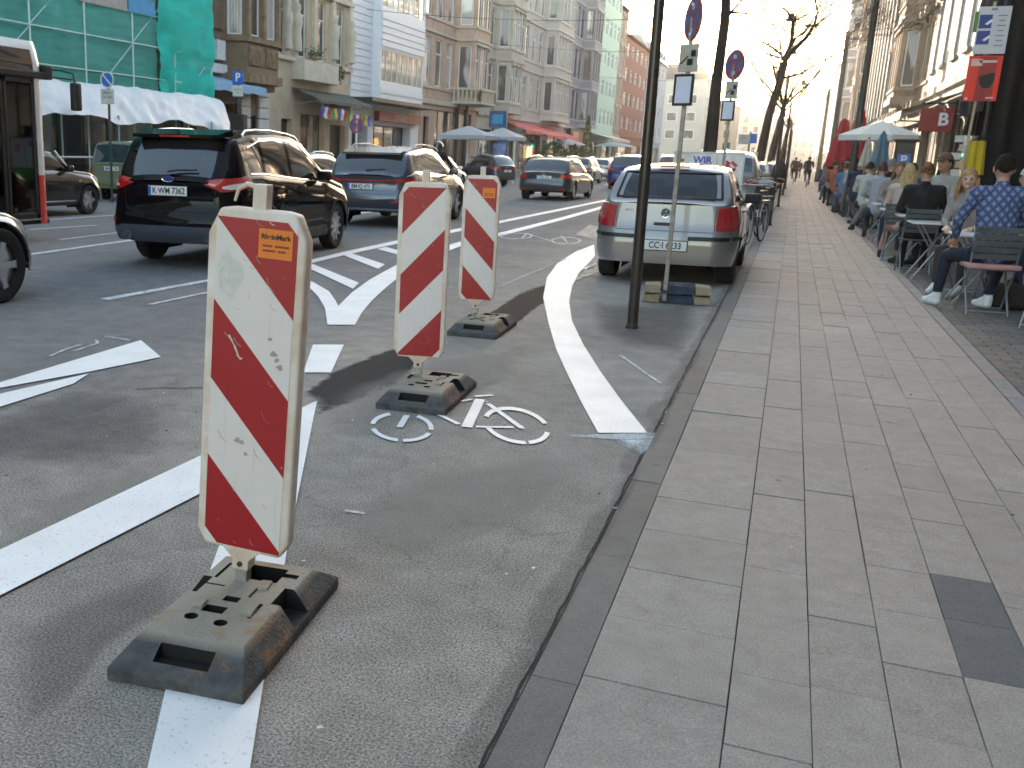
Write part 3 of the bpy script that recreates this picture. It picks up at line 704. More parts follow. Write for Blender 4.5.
def simple_hatch(name, label, loc, col, L=4.2, W=1.78, H=1.48, rz=0.0, plate='K·AB 123', metal=.5, kind='wagon', cat='car', glassm=None):
    b = .62 * H
    if kind == 'wagon':
        top = [(0, b + .03), (.08, b + .08), (.42, H - .12), (.6, H - .05), (1.2, H), (L * .45, H - .01), (L * .55, H - .08), (L * .73, b + .06), (L * .76, b), (L * .93, b - .15), (L, b - .4)]
    elif kind == 'suv':
        top = [(0, b + .03), (.06, b + .08), (.28, H - .14), (.45, H - .06), (1.2, H), (L * .48, H - .01), (L * .58, H - .08), (L * .73, b + .08), (L * .76, b), (L * .93, b - .12), (L, b - .38)]
    else:
        top = [(0, b - .02), (.6, b + .04), (.68, b + .06), (1.2, H - .08), (1.5, H), (L * .48, H), (L * .56, H - .06), (L * .73, b + .06), (L * .76, b), (L * .93, b - .15), (L, b - .4)]
    rg = (.1, .46) if kind != 'sedan' else (.7, 1.2)
    S = dict(L=L, W=W, H=H, R=.32, yr=.85, yf=L - .88, sill=.22, step=.15, paint=paint(name + '_' + '%d%d%d' % tuple(int(c * 99) for c in col), col, metal, .28), rc=.32, fc=.5, bulge=.06, tumble=.24, cat=cat,
             top=top, belt=[(0, b), (L * .7, b - .05), (L * .93, b - .22), (L, b - .42)], rearg=rg, wind=(L * .56, L * .73), side=[(1.25 if kind == 'sedan' else .6, L * .31), (L * .325, L * .48), (L * .495, L * .66)],
             pillar=[(L * .31, L * .325), (L * .48, L * .495)], spokes=7, flare=.015, rprof=[(.2, .08), (.4, -.05), (.6, -.05), (.68, 0), (1.2, 0)], glass=glassm or M_tint)
    if kind == 'suv': S['clad'] = True
    A = make_car(name, label, S, loc, rz)
    for sd in (-1, 1):
        A['patch']('tail_light', M_redlens, 'rc', [(16, b - .15), (35, b - .18), (64, b - .13)], [(12, b - .05), (35, b - .04), (68, b - .02)], .014, 10, 3, sd)
        A['patch']('headlight', M_clearlens, 'fcn', [(15, b - .34), (75, b - .28)], [(15, b - .24), (75, b - .16)], .012, 8, 3, sd)
        A['patch']('reflector', M_redlens, 'rear', [(sd * .55, .36), (sd * .74, .36)], [(sd * .55, .40), (sd * .74, .40)], .012, 4, 1)
    A['plate'](0, b - .14 if kind != 'suv' else b - .2, plate); badge_ring(A, 0, b - .02, .05, 'plain')
    A['mirrors'](L * .665, b + .0)
    if kind in ('wagon', 'suv'): rails(A, W / 2 - .24, .8, L * .56, H + .015, M_chrome)
    A['line']('hatch_seam', M_ink, 'rear', [(-.6, b - .05), (-.58, .55), (.58, .55), (.6, b - .05)], .004)
    return A


def all_cars():
    pb = mat('paint_black', (.004, .004, .005), .2, 0, var=.03, coat=.55, spec=0); pb.node_tree.nodes['Principled BSDF'].inputs['Coat IOR'].default_value = 1.38
    suv_black(); suv_grey(); polo(); mini(); green_van()
    # nose of the pale grey car at the left edge: front right corner shows
    S = dict(L=4.18, W=1.82, H=1.62, R=.35, yr=.9, yf=3.6, sill=.22, paint=paint('palegrey', (.34, .37, .37), .6, .3), clad=True, rc=.34, fc=.42, tumble=.22, fbulge=.08, cladm=mat('grey_cladding', (.10, .105, .11), .5),
             top=[(0, 1.0), (.3, 1.4), (.5, 1.55), (1.5, 1.62), (2.2, 1.58), (2.6, 1.5), (3.1, 1.0), (3.4, .92), (3.8, .86), (4.05, .78), (4.18, .6)],
             belt=[(0, 1.0), (2.2, 1.0), (3.1, .88), (3.8, .78), (4.18, .55)], rearg=(.1, .4), wind=(2.6, 3.1), side=[(.5, 1.0), (1.06, 1.9), (1.98, 2.85)], pillar=[(1.0, 1.06), (1.9, 1.98)], spokes=5, rimr=.74, flare=.03)
    A = make_car('grey_crossover', 'pale grey car at the photo edge with only its front wheel and wing showing', S, (-7.44, 3.50, 0), math.radians(1.0))
    for sd in (-1, 1): A['patch']('headlight', M_clearlens, 'fcn', [(5, .62), (50, .64)], [(5, .70), (50, .74)], .012, 8, 3, sd)
    A['mirrors'](2.9, 1.0)
    A = simple_hatch('estate_car', 'dark grey-blue estate car with red tail lights in the middle of the lane ahead', (-7.75, 34.3, 0), (.035, .042, .055), 4.75, 1.83, 1.47, 0, 'K·RL 512', kind='wagon')
    simple_hatch('blue_suv', 'deep blue SUV driving farthest ahead in the right lane', (-7.35, 50, 0), (.01, .03, .16), 4.5, 1.85, 1.66, 0, 'K·SU 88', kind='suv')
    simple_hatch('white_van', 'small white car ahead of the deep blue SUV, only its roof showing', (-6.6, 62, 0), (.75, .74, .7), 4.4, 1.85, 1.75, 0, 'K·T 41', 0.0, 'suv')
    simple_hatch('silver_hatchback', 'silver hatchback in the left lane right beyond the estate car', (-11.3, 58, 0), (.42, .42, .41), 4.1, 1.75, 1.5, 0, 'K·HM 20', kind='suv')
    simple_hatch('silver_saloon', 'pale silver car farther up the left lane beyond the silver hatchback', (-11.9, 68, 0), (.5, .5, .49), 4.4, 1.78, 1.48, 0, 'K·D 301', kind='wagon')
    simple_hatch('white_saloon', 'white car driving between the motorcyclist and the tiny two-seater', (-13.6, 37.5, 0), (.78, .77, .74), 4.4, 1.78, 1.42, 0, 'K·W 17', 0.0, 'sedan')
    simple_hatch('pale_blue_saloon', 'pale blue-white car seen between the black SUV and the grey-blue SUV', (-14.3, 27.5, 0), (.55, .6, .66), 4.3, 1.76, 1.42, 0, 'K·P 55', .2, 'wagon')
    A = simple_hatch('city_car', 'tiny dark two-seater standing crosswise by the grey parasol kiosk', (-12.6, 47.6, 0), (.03, .045, .07), 2.7, 1.56, 1.53, math.radians(62), 'K·SM 4', kind='suv')
    for i, (x, y, c) in enumerate([(-15.6, 66, (.05, .05, .06)), (-15.8, 73, (.5, .5, .5)), (-15.8, 82, (.2, .02, .02)), (-12, 88, (.6, .6, .6)), (-7.5, 78, (.3, .3, .3)), (-7.4, 95, (.05, .05, .05))]):
        simple_hatch('distant_car', ['black car parked beneath the green parasol', 'light grey car parked past the green parasol', 'dark red car parked farthest along the left kerb', 'pale car in the left lane near the crossing', 'mid grey car in the right lane near the crossing', 'black car in the right lane farthest away'][i], (x, y, 0), c, 4.3, 1.78, 1.5, 0, 'K·X 1', kind='wagon')
    # parked beyond the silver hatchback
    simple_hatch('parked_grey_van', 'dull grey high-roofed car parked behind the advertising trailer', (-1.6, 27.4, 0), (.22, .21, .20), 4.4, 1.8, 1.72, 0, 'K·N 82', 0., 'suv')
    simple_hatch('parked_silver_car', 'silver car parked in the kerb row beyond the big dark trunk', (-1.45, 34, 0), (.5, .48, .44), 4.3, 1.76, 1.5, 0, 'K·J 9', .5, 'wagon')
    for i, (y, c) in enumerate([(47.5, (.05, .05, .06)), (54, (.55, .54, .5)), (61, (.1, .02, .02)), (68, (.4, .4, .4))]):
        simple_hatch('kerbside_car', ['black', 'beige', 'dark red', 'grey'][i] + ' car in the far kerbside parking row', (-1.5, y, 0), c, 4.3, 1.76, 1.5, 0, 'K·Y 2', kind='wagon')


# ------------- city bus in the next lane: front right corner in frame
def bus():
    r = thing('city_bus', 'white city bus with red skirt and glass front door entering at the left edge', 'bus', (-11.70, 12.45, 0), 0)
    W, L, H = 1.27, 11.9, 2.93
    wh = mat('bus_white', (.72, .71, .68), .3, var=.04, coat=.6); red = mat('bus_red', (.62, .02, .015), .3, var=.04, coat=.6)
    # shell: ring of outline in plan with rounded front corners, minus door and window openings on the right side
    m = MB()
    def prof(z):  # slight tumblehome on top
        return W - .02 - (.10 * max(0, (z - 2.45) / .48) ** 2)
    zs = [.28, .42, .9, 1.0, 1.42, 2.3, 2.42, 2.62, 2.8, 2.9, 2.93]
    def plan(z):
        w = prof(z); rr = .22; P = []
        for k in range(7): a = PI / 2 * k / 6; P.append((w - rr + rr * math.cos(a), -.02 - rr + rr * math.sin(a)))
        front = [(x * w, .03 * (1 - x * x)) for x in (.6, .3, 0, -.3, -.6)]
        Q = [(w, -L), (w, -9.0), (w, -5.2), (w, -1.62), (w, -.30)] + P + front + [(-a, b) for a, b in reversed(P)] + [(-w, -.3), (-w, -L)]
        return Q
    n = len(plan(0.3)); V = []
    for z in zs: V += [(x, y, z) for x, y in plan(z)]
    kinds = {'w': [], 'r': [], 'g': [], 'b': []}
    for i in range(len(zs) - 1):
        for j in range(n):
            j2 = (j + 1) % n; f = (i * n + j, i * n + j2, (i + 1) * n + j2, (i + 1) * n + j); z = (zs[i] + zs[i + 1]) / 2
            if j == 3 and z < 2.42: continue       # door opening
            k = 'w'
            if z < 1.0 and j != n - 1: k = 'r'
            if j in (0, 1, 2) and .95 < z < 2.42: k = 'g'
            if j in (0, 1, 2, 3) and 2.42 < z < 2.8: k = 'b'
            if 9 <= j <= 15 and 1.0 < z < 2.8: k = 'g'
            kinds[k].append(f)
    for key, nm, mt in (('w', 'body', wh), ('r', 'skirt', red), ('g', 'window', glass('bus_pane', (.45, .5, .5))), ('b', 'window_band', M_tint)):
        mb = MB(); mb.v = list(V); mb.f = kinds[key]; mb.mi = [0] * len(mb.f)
        mb.build(nm, mt, r, smooth=.6)
    MB().add([(x, y, H) for x, y in plan(H)], [tuple(range(n))]).build('roof', wh, r)
    MB().span((-1.2, -L, .27), (1.2, -.05, .33)).build('floor_plate', M_interior, r)
    xr = W - .03
    # door: two leaves with dark frames
    for k, (y0, y1) in enumerate(((-1.60, -.97), (-.95, -.32))):
        d = MB(); fw = .055
        for a, b in (((xr - .03, y0, .34), (xr + .01, y0 + fw, 2.4)), ((xr - .03, y1 - fw, .34), (xr + .01, y1, 2.4)), ((xr - .03, y0, .34), (xr + .01, y1, .44)), ((xr - .03, y0, 2.32), (xr + .01, y1, 2.4))): d.span(a, b)
        dl = d.build('door', M_ink, r, bevel=.006)
        MB().span((xr - .015, y0 + fw, .44), (xr - .008, y1 - fw, 2.32)).build('door_glass', glass('bus_glass', (.38, .42, .42)), dl)
    MB().span((xr - .01, -1.6, .335), (xr + .012, -.3, .36)).build('door_threshold', M_steel, r)
    MB().span((xr - .06, -1.66, 2.40), (xr + .03, .02, 2.50)).build('door_header', M_blackplastic, r, bevel=.02)
    yl = mat('bus_yellow', (.75, .5, .02), .4)
    MB().tube([(xr - .14, -.9, .5), (xr - .14, -.9, 1.35), (xr - .14, -.82, 1.52), (xr - .14, -.62, 1.58), (xr - .14, -.45, 1.5), (xr - .14, -.42, 1.3)], .02, 8).build('grab_rail', yl, r, smooth=1)
    MB().tube([(xr - .3, -1.75, .4), (xr - .3, -1.75, 2.4)], .025, 8).build('grab_pole', yl, r, smooth=1)
    MB().box((xr - .5, -.35, 1.25), (.5, .3, .5)).build('driver_console', M_interior, r, bevel=.05)
    MB().box((-.5, -1.2, 1.0), (.55, .2, 1.0)).build('driver_seat', mat('seat_cloth', (.05, .055, .07)), r, bevel=.06)
    t = MB(); t.lathe([(.20, -.012), (.225, 0), (.20, .012)], (0, 0, 0), 'Y', 24, closed=True); o = t.build('steering_wheel', M_ink, r); o.location = (-.45, -.55, 1.15); o.rotation_euler = (.6, 0, 0)
    text_mesh('route_display', '136 Hbf', .17, mat('amber_led', (.9, .5, .05), .4, emit=((1, .6, .15), .6)), r, (xr + .02 - .005, -1.9, 2.6), (0, 1, 0), (0, 0, 1), .002)
    # mirror on two arms ahead of the front corner
    mr = MB(); mr.box((W + .10, .50, 2.18), (.13, .16, .42)); mo = mr.build('wing_mirror', M_blackplastic, r, bevel=.04, seg=3, smooth=.8)
    MB().tube([(W - .04, -.02, 2.55), (W + .03, .25, 2.55), (W + .09, .46, 2.52), (W + .10, .5, 2.36)], .014, 6).build('mirror_arm', M_blackplastic, mo)
    MB().tube([(W - .04, -.02, 2.44), (W + .03, .25, 2.44), (W + .09, .45, 2.43)], .012, 6).build('mirror_brace', M_blackplastic, mo)
    MB().box((W - .05, .0, 2.50), (.14, .16, .20)).build('mirror_bracket', M_blackplastic, mo, bevel=.02)
    for yw in (-2.9, -8.6):
        for sd in (-1, 1): make_wheel(r, sd * (W - .16), yw, .48, .28, sd, 8, .6)
    return r
# ------------------------------------------------------------------ ground
def sheet(name, polys, z, m, kind='structure', parent=None, th=0.0):
    mb = MB()
    for P in polys: mb.add([(x, y, z) for x, y in P], [tuple(range(len(P)))])
    me_o = mb.build(name, m, parent)
    for p in me_o.data.polygons:
        if p.normal.z < 0: me_o.data.flip_normals(); break
    return tag(me_o, kind=kind)


def mark_mat():
    m = bpy.data.materials.new('road_paint'); m.use_nodes = True; nt = m.node_tree; L = nt.links; b = nt.nodes['Principled BSDF']
    tc = nd(nt, 'ShaderNodeTexCoord')
    n = nd(nt, 'ShaderNodeTexNoise', i_Scale=70.0, i_Detail=5.0, i_Roughness=.7); L.new(tc.outputs['Object'], n.inputs['Vector'])
    g = nd(nt, 'ShaderNodeTexNoise', i_Scale=3.0, i_Detail=5.0); L.new(tc.outputs['Object'], g.inputs['Vector'])
    r = nd(nt, 'ShaderNodeMapRange'); r.inputs[1].default_value = .30; r.inputs[2].default_value = .42; L.new(n.outputs['Fac'], r.inputs[0])
    r2 = nd(nt, 'ShaderNodeMapRange'); r2.inputs[1].default_value = .3; r2.inputs[2].default_value = .75; r2.inputs[3].default_value = .86; r2.inputs[4].default_value = 1.0; L.new(g.outputs['Fac'], r2.inputs[0])
    mx = nd(nt, 'ShaderNodeMix', data_type='RGBA'); mx.inputs['A'].default_value = (.42, .42, .41, 1); mx.inputs['B'].default_value = (.86, .87, .87, 1); L.new(r.outputs[0], mx.inputs['Factor'])
    m2 = nd(nt, 'ShaderNodeMix', data_type='RGBA', blend_type='MULTIPLY'); m2.inputs['Factor'].default_value = 1; L.new(mx.outputs['Result'], m2.inputs['A']); L.new(r2.outputs[0], m2.inputs['B'])
    L.new(m2.outputs['Result'], b.inputs['Base Color']); b.inputs['Roughness'].default_value = .6
    bp = nd(nt, 'ShaderNodeBump', i_Strength=.3, i_Distance=.003); L.new(n.outputs['Fac'], bp.inputs['Height']); L.new(bp.outputs[0], b.inputs['Normal'])
    return m


def worn_mat(name, col, thr=.5, soft=.12, scale=14., under=(.09, .09, .09)):
    """paint or chalk that has partly come off: transparent where worn"""
    m = bpy.data.materials.new(name); m.use_nodes = True; nt = m.node_tree; L = nt.links; b = nt.nodes['Principled BSDF']
    tc = nd(nt, 'ShaderNodeTexCoord'); n = nd(nt, 'ShaderNodeTexNoise', i_Scale=scale, i_Detail=8.0, i_Roughness=.75); L.new(tc.outputs['Object'], n.inputs['Vector'])
    r = nd(nt, 'ShaderNodeMapRange'); r.inputs[1].default_value = thr - soft; r.inputs[2].default_value = thr + soft; L.new(n.outputs['Fac'], r.inputs[0])
    b.inputs['Base Color'].default_value = rgb(col); b.inputs['Roughness'].default_value = .8; L.new(r.outputs[0], b.inputs['Alpha'])
    return m


def feather_mat(name, col, strength=.8, scale=2.2):
    """tar or dust stain with its own ragged border, faded to the edge by the mesh attribute"""
    m = bpy.data.materials.new(name); m.use_nodes = True; nt = m.node_tree; L = nt.links; b = nt.nodes['Principled BSDF']
    tc = nd(nt, 'ShaderNodeTexCoord'); n = nd(nt, 'ShaderNodeTexNoise', i_Scale=scale, i_Detail=9.0, i_Roughness=.7); L.new(tc.outputs['Object'], n.inputs['Vector'])
    f = nd(nt, 'ShaderNodeTexNoise', i_Scale=110., i_Detail=3.0, i_Roughness=.7); L.new(tc.outputs['Object'], f.inputs['Vector'])
    at = nd(nt, 'ShaderNodeAttribute', attribute_name='fade')
    a = nd(nt, 'ShaderNodeMath', operation='ADD'); L.new(at.outputs['Fac'], a.inputs[0]); L.new(n.outputs['Fac'], a.inputs[1])
    r = nd(nt, 'ShaderNodeMapRange'); r.inputs[1].default_value = .72 if strength < .9 else .62; r.inputs[2].default_value = 1.25 if strength < .9 else .92; r.inputs[4].default_value = strength; L.new(a.outputs[0], r.inputs[0])
    r2 = nd(nt, 'ShaderNodeMapRange'); r2.inputs[1].default_value = .3; r2.inputs[2].default_value = .7; r2.inputs[3].default_value = .35; r2.inputs[4].default_value = 1.65; L.new(f.outputs['Fac'], r2.inputs[0])
    x = nd(nt, 'ShaderNodeMix', data_type='RGBA', blend_type='MULTIPLY'); x.inputs['Factor'].default_value = 1; x.inputs['A'].default_value = rgb(col); L.new(r2.outputs[0], x.inputs['B'])
    L.new(x.outputs['Result'], b.inputs['Base Color']); b.inputs['Roughness'].default_value = .9; b.inputs['Specular IOR Level'].default_value = .1; L.new(r.outputs[0], b.inputs['Alpha'])
    return m


def stain(name, poly, z, m):
    """fan sheet whose border fades"""
    P = [Vector((x, y, 0)) for x, y in poly]; c = sum(P, Vector()) / len(P); R_ = []
    for i in range(len(P)):
        for k in range(4): R_.append(P[i].lerp(P[(i + 1) % len(P)], k / 4))
    n = len(R_); vs = [(c.x, c.y, z)]; fade = [1.0]
    for t, fa in ((.35, .9), (.65, .62), (.85, .3), (1.0, 0)):
        for p in R_: q = c.lerp(p, t); vs.append((q.x, q.y, z)); fade.append(fa)
    fs = [(0, 1 + i, 1 + (i + 1) % n) for i in range(n)]
    for k in range(3):
        for i in range(n): a = 1 + k * n; fs.append((a + i, a + n + i, a + n + (i + 1) % n, a + (i + 1) % n))
    me = bpy.data.meshes.new(name); me.from_pydata(vs, [], fs); me.materials.append(m)
    at = me.attributes.new('fade', 'FLOAT', 'POINT'); at.data.foreach_set('value', fade)
    o = bpy.data.objects.new(name, me); COL.objects.link(o); return tag(o, kind='structure')


def tinted_slabs(name, rects, gap, z, m, th=.03, base_z=None, bev=.003):
    """rects: (x0,y0,x1,y1,colour): every slab a chamfered block in ONE mesh"""
    vs, fs, cols = [], [], []
    for (x0, y0, x1, y1, c) in rects:
        o = len(vs); g2 = gap * random.choice((.5, .8, 1, 1.4, 3.2)); x0 += random.uniform(0, gap * 1.6); x1 -= random.uniform(0, gap * 1.6); a, b, c_, d = x0 + gap * .8, y0 + g2, x1 - gap * .8, y1 - gap * .6; dz = random.uniform(-.0028, .0028) if th > .04 else random.uniform(-.0012, .0012)
        vs += [(a, b, z - th), (c_, b, z - th), (c_, d, z - th), (a, d, z - th), (a, b, z - bev + dz), (c_, b, z - bev + dz), (c_, d, z - bev + dz), (a, d, z - bev + dz),
               (a + bev, b + bev, z + dz), (c_ - bev, b + bev, z + dz), (c_ - bev, d - bev, z + dz), (a + bev, d - bev, z + dz)]
        F = [(8, 9, 10, 11), (4, 5, 9, 8), (5, 6, 10, 9), (6, 7, 11, 10), (7, 4, 8, 11), (0, 1, 5, 4), (1, 2, 6, 5), (2, 3, 7, 6), (3, 0, 4, 7)]
        fs += [tuple(o + i for i in f) for f in F]; cols += [c] * 9
    me = bpy.data.meshes.new(name); me.from_pydata(vs, [], fs); me.materials.append(m)
    ca = me.color_attributes.new('tint', 'FLOAT_COLOR', 'CORNER'); flat = []
    for p, c in zip(me.polygons, cols): flat += [c[0], c[1], c[2], 1.0] * len(p.vertices)
    ca.data.foreach_set('color', flat)
    o = bpy.data.objects.new(name, me); COL.objects.link(o); return tag(o, kind='structure')


def band(points, w, closed=False):
    """ribbon polygons of width w (world metres) along ground points"""
    P = [Vector((x, y, 0)) for x, y in points]; out = []
    for a, b in zip(P, P[1:]):
        d = (b - a).normalized(); n_ = Vector((-d.y, d.x, 0)) * w / 2; out.append([(a + n_)[:2], (a - n_)[:2], (b - n_)[:2], (b + n_)[:2]])
    return out


def strip_px(L_, R_):
    """quad strip between two pixel polylines on the ground"""
    a = [gp(*p) for p in L_]; b = [gp(*p) for p in R_]; n = max(len(a), len(b))
    def rs(P, t):
        t *= len(P) - 1; k = min(int(t), len(P) - 2); f = t - k; return (P[k][0] + (P[k + 1][0] - P[k][0]) * f, P[k][1] + (P[k + 1][1] - P[k][1]) * f)
    N = (n - 1) * 3; out = []
    for i in range(N): out.append([rs(a, i / N), rs(b, i / N), rs(b, (i + 1) / N), rs(a, (i + 1) / N)])
    return out


def ground():
    asp = asphalt('asphalt', (.195, .195, .196), (.315, .290, .258))
    sheet('ground', [[(-400, -150), (400, -150), (400, 900), (-400, 900)]], -.045, mat('far_ground', (.16, .155, .15), .9, var=.15, scale=.3))
    sheet('road', [[(-19, -60), (-.52, -60), (-.52, 420), (-19, 420)]], 0, asp)
    # gutter asphalt strip along the kerb, darker patches, tar and dust
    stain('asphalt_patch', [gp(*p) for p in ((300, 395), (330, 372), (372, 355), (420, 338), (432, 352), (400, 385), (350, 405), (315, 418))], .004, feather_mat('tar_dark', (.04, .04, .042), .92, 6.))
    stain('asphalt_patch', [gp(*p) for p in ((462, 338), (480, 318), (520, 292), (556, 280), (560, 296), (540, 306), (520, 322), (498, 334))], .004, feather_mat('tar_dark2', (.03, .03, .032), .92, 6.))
    stain('asphalt_patch', [gp(*p) for p in ((-60, 440), (0, 410), (70, 385), (140, 388), (190, 400), (190, 450), (120, 478), (0, 470), (-80, 480))], .004, feather_mat('road_dark', (.10, .104, .108), .3, 4.))
    stain('asphalt_patch', [gp(*p) for p in ((0, 640), (60, 600), (180, 560), (200, 590), (110, 650), (60, 720), (0, 760))], .004, feather_mat('road_dark3', (.13, .128, .12), .3, 5.))
    stain('asphalt_patch', [gp(*p) for p in ((560, 640), (600, 540), (640, 450), (668, 400), (655, 470), (620, 560), (575, 690), (520, 768), (490, 768))], .004, feather_mat('gutter_dirt', (.08, .077, .07), .4, 6.))
    stain('asphalt_patch', [gp(*p) for p in ((585, 300), (700, 300), (705, 330), (690, 360), (620, 350), (585, 330))], .004, feather_mat('bay_dark', (.12, .117, .112), .5, 5.))
    stain('asphalt_patch', [gp(*p) for p in ((320, 520), (420, 470), (560, 450), (600, 470), (520, 530), (400, 570), (330, 560))], .004, feather_mat('pale_dust', (.34, .32, .28), .4, 5.))
    stain('asphalt_patch', [gp(*p) for p in ((310, 400), (380, 372), (480, 350), (540, 340), (520, 380), (430, 425), (360, 450), (320, 440))], .0045, feather_mat('pale_dust2', (.36, .34, .30), .45, 4.))
    stain('asphalt_patch', [gp(*p) for p in ((40, 500), (150, 455), (195, 470), (190, 500), (80, 560), (0, 590), (-40, 560))], .0045, feather_mat('pale_dust3', (.32, .31, .28), .4, 4.))
    stain('chalk_smear', [gp(*p) for p in ((600, 432), (650, 430), (672, 434), (668, 448), (640, 458), (618, 446))], .0055, feather_mat('chalk', (.62, .66, .68), .8, 5.))
    stain('chalk_smear', [gp(*p) for p in ((560, 435), (640, 433), (680, 437), (680, 440), (620, 442), (560, 438))], .006, feather_mat('chalk2', (.6, .64, .66), .7, 5.))
    gd = feather_mat('seam_dirt', (.09, .085, .076), .2, 14.); kr = random.Random(8)
    y = 1.3; kz = 0
    while y < 16:
        l = kr.uniform(.5, 1.1); xm = -.53 + kr.uniform(-.02, .03); w_ = kr.uniform(.04, .08); kz = (kz + 1) % 4
        stain('asphalt_patch', [(xm - w_, y), (xm + w_ * .5, y - .1), (xm + w_ * .8, y + l * .5), (xm + w_ * .5, y + l + .15), (xm - w_, y + l), (xm - w_ * 1.5, y + l * .5)], .0137 + kz * .0005, gd); y += l * .8
    crack = MB()
    rnd = random.Random(3)
    def crackline(x0, y0, x1, y1, n, w, j):
        P = [(x0 + (x1 - x0) * i / n + rnd.uniform(-j, j), y0 + (y1 - y0) * i / n) for i in range(n + 1)]
        for q in band(P, w): crack.add([(a, b, .005) for a, b in q], [(0, 1, 2, 3)])
    crackline(-.528, 1.2, -.53, 22, 240, .009, .0045)
    crackline(-3.55, 4.9, -2.9, 5.35, 20, .012, .02)
    for i in range(26):
        y = 1.6 + i * .8 + rnd.uniform(-.1, .1); crackline(-.52, y, -.39, y + .005, 3, .008, .0)
    o = crack.build('joint_crack', mat('crack_dark', (.022, .021, .02), .95, var=.2)); tag(o, kind='structure')
    # kerb stones
    ks = []
    y = 0.6
    while y < 130:
        l = .98; c = random.uniform(.12, .15); ks.append((-.515, y, -.3805, y + l, (c, c * .98, c * .93))); y += l
    sm = attr_mat('slab_grain')
    tinted_slabs('kerb', ks, .0008, .0105, sm, th=.05, bev=.0015)
    # pavement slabs
    xs = [-.38, .01, .22, .42, .63, .83, 1.03, 1.23, 1.43]; R_ = []
    for ci in range(8):
        y = .5 + (0 if ci == 0 else random.uniform(0, .4)); k = 0
        while y < 150:
            l = .425 if ci == 0 else random.choice((.40, .49, .40, .45))
            v = random.uniform(.95, 1.05) * .258; warm = 1.02 if ci < 1 else (1.04 if ci < 3 else 1.055)
            c = (v * warm, v * .94, v * .855)
            if random.random() < .06: c = (v * 1.08, v * 1.04, v * .97)
            if ci == 5 and 2.95 < y + l / 2 < 3.9: pass
            R_.append((xs[ci], y, xs[ci + 1], y + l, c)); y += l
    # the two dark replacement slabs
    R_ = [r for r in R_ if not (abs(r[0] - .63) < .01 and r[3] > 2.72 and r[1] < 4.25)]
    yy = max(r[3] for r in R_ if abs(r[0] - .63) < .01 and r[3] <= 2.73); nxt = min(r[1] for r in R_ if abs(r[0] - .63) < .01 and r[1] >= 4.24)
    v = .258
    for (a, b, c) in ((yy, 3.11, (v * 1.05, v * .95, v * .865)), (3.11, 3.53, (.085, .095, .102)), (3.53, 3.93, (.08, .09, .097)), (3.93, nxt, (v * 1.05, v * .95, v * .865))): R_.append((.63, a, .83, b, c))
    tinted_slabs('pavement', R_, .0011, .012, sm, th=.05, bev=.0014)
    sheet('pavement_bed', [[(-.39, -20), (6, -20), (6, 420), (-.39, 420)]], -.004, mat('joint_sand', (.05, .046, .04), .95))
    sheet('pavement_far', [[(-.38, 150), (1.43, 150), (1.43, 420), (-.38, 420)]], .012, mat('far_slabs', (.26, .25, .23), .85, var=.1, scale=2.))
    # edging band and small dark paving of the cafe strip
    eb = []; y = .8
    while y < 120: eb.append((1.435, y, 1.55, y + .3, tuple(random.uniform(.19, .23) * k for k in (1, .98, .94)))); y += .3
    tinted_slabs('edging', eb, .002, .013, sm)
    cp = []
    y = 2.0; row = 0
    while y < 44:
        x = 1.555 + (-.1 if row % 2 else 0)
        while x < 5.0:
            c = random.uniform(.09, .14); cp.append((max(x, 1.555), y, min(x + .2, 5.0), y + .1, (c * 1.05, c * .97, c * .88))); x += .2
        y += .1; row += 1
    tinted_slabs('cafe_paving', cp, .0025, .010, sm, bev=.002)
    sheet('cafe_paving_far', [[(1.555, 44), (5, 44), (5, 420), (1.555, 420)]], .010, mat('cafe_far', (.15, .14, .125), .85, var=.2, scale=4.))
    # left pavement
    mb = MB(); mb.span((-19.0, -60, -.04), (-18.85, 420, .12)); tag(mb.build('kerb_opposite', mat('kerb_stone', (.3, .29, .27), .8)), kind='structure')
    mb = MB(); mb.span((-22.5, -60, -.04), (-19.0, 420, .11)); tag(mb.build('pavement_opposite', brick('left_paving', (.24, .23, .21), (.20, .19, .18), (.08, .08, .07), bw=.4, rh=.4, axis='top')), kind='structure')
    # ------------------------------------------------ painted markings
    P = mark_mat(); Z = .008
    G = lambda *pts: [gp(*p) for p in pts]
    def mk(polys, m=P, z=Z): return sheet('road_marking', polys, z, m)
    near = G((146, 770), (250, 770), (263, 688), (288, 545), (300, 470), (317, 402), (260, 432), (252, 470), (205, 560), (165, 694))
    mk([[gp(143, 790), gp(247, 790), gp(263, 688), gp(165, 694)], [gp(165, 694), gp(263, 688), gp(289, 541), gp(222, 540)], [gp(222, 540), gp(289, 541), gp(317, 402), gp(262, 455)]])
    mk([G((-60, 577), (-60, 626), (0, 598), (0, 552)), G((0, 552), (0, 598), (197, 497), (197, 459)), [gp(197, 459), gp(197, 497), gp(246, 474), gp(317, 402)]], z=.0095)
    mk([G((303, 373.5), (331, 373.5), (344, 345.5), (313, 345.5))])
    # V shape with its two curved arms
    mk(strip_px([(327.5, 325.5), (338, 307), (352, 293), (370, 280), (388, 270), (403, 262)], [(355, 325.5), (362, 313), (372, 301), (385, 289), (396, 280), (404, 274)]))
    mk(strip_px([(404, 262), (430, 251), (460, 242), (480, 237.5), (500, 233), (560, 218), (607, 205)], [(404, 274), (430, 258), (460, 247), (480, 241.5), (500, 236.5), (560, 221), (607, 207.5)]))
    mk(strip_px([(327.5, 325.5), (325, 309), (318, 297), (309, 288)], [(338.5, 307.5), (336, 302), (329, 292), (309, 280.5)]), z=.0092)
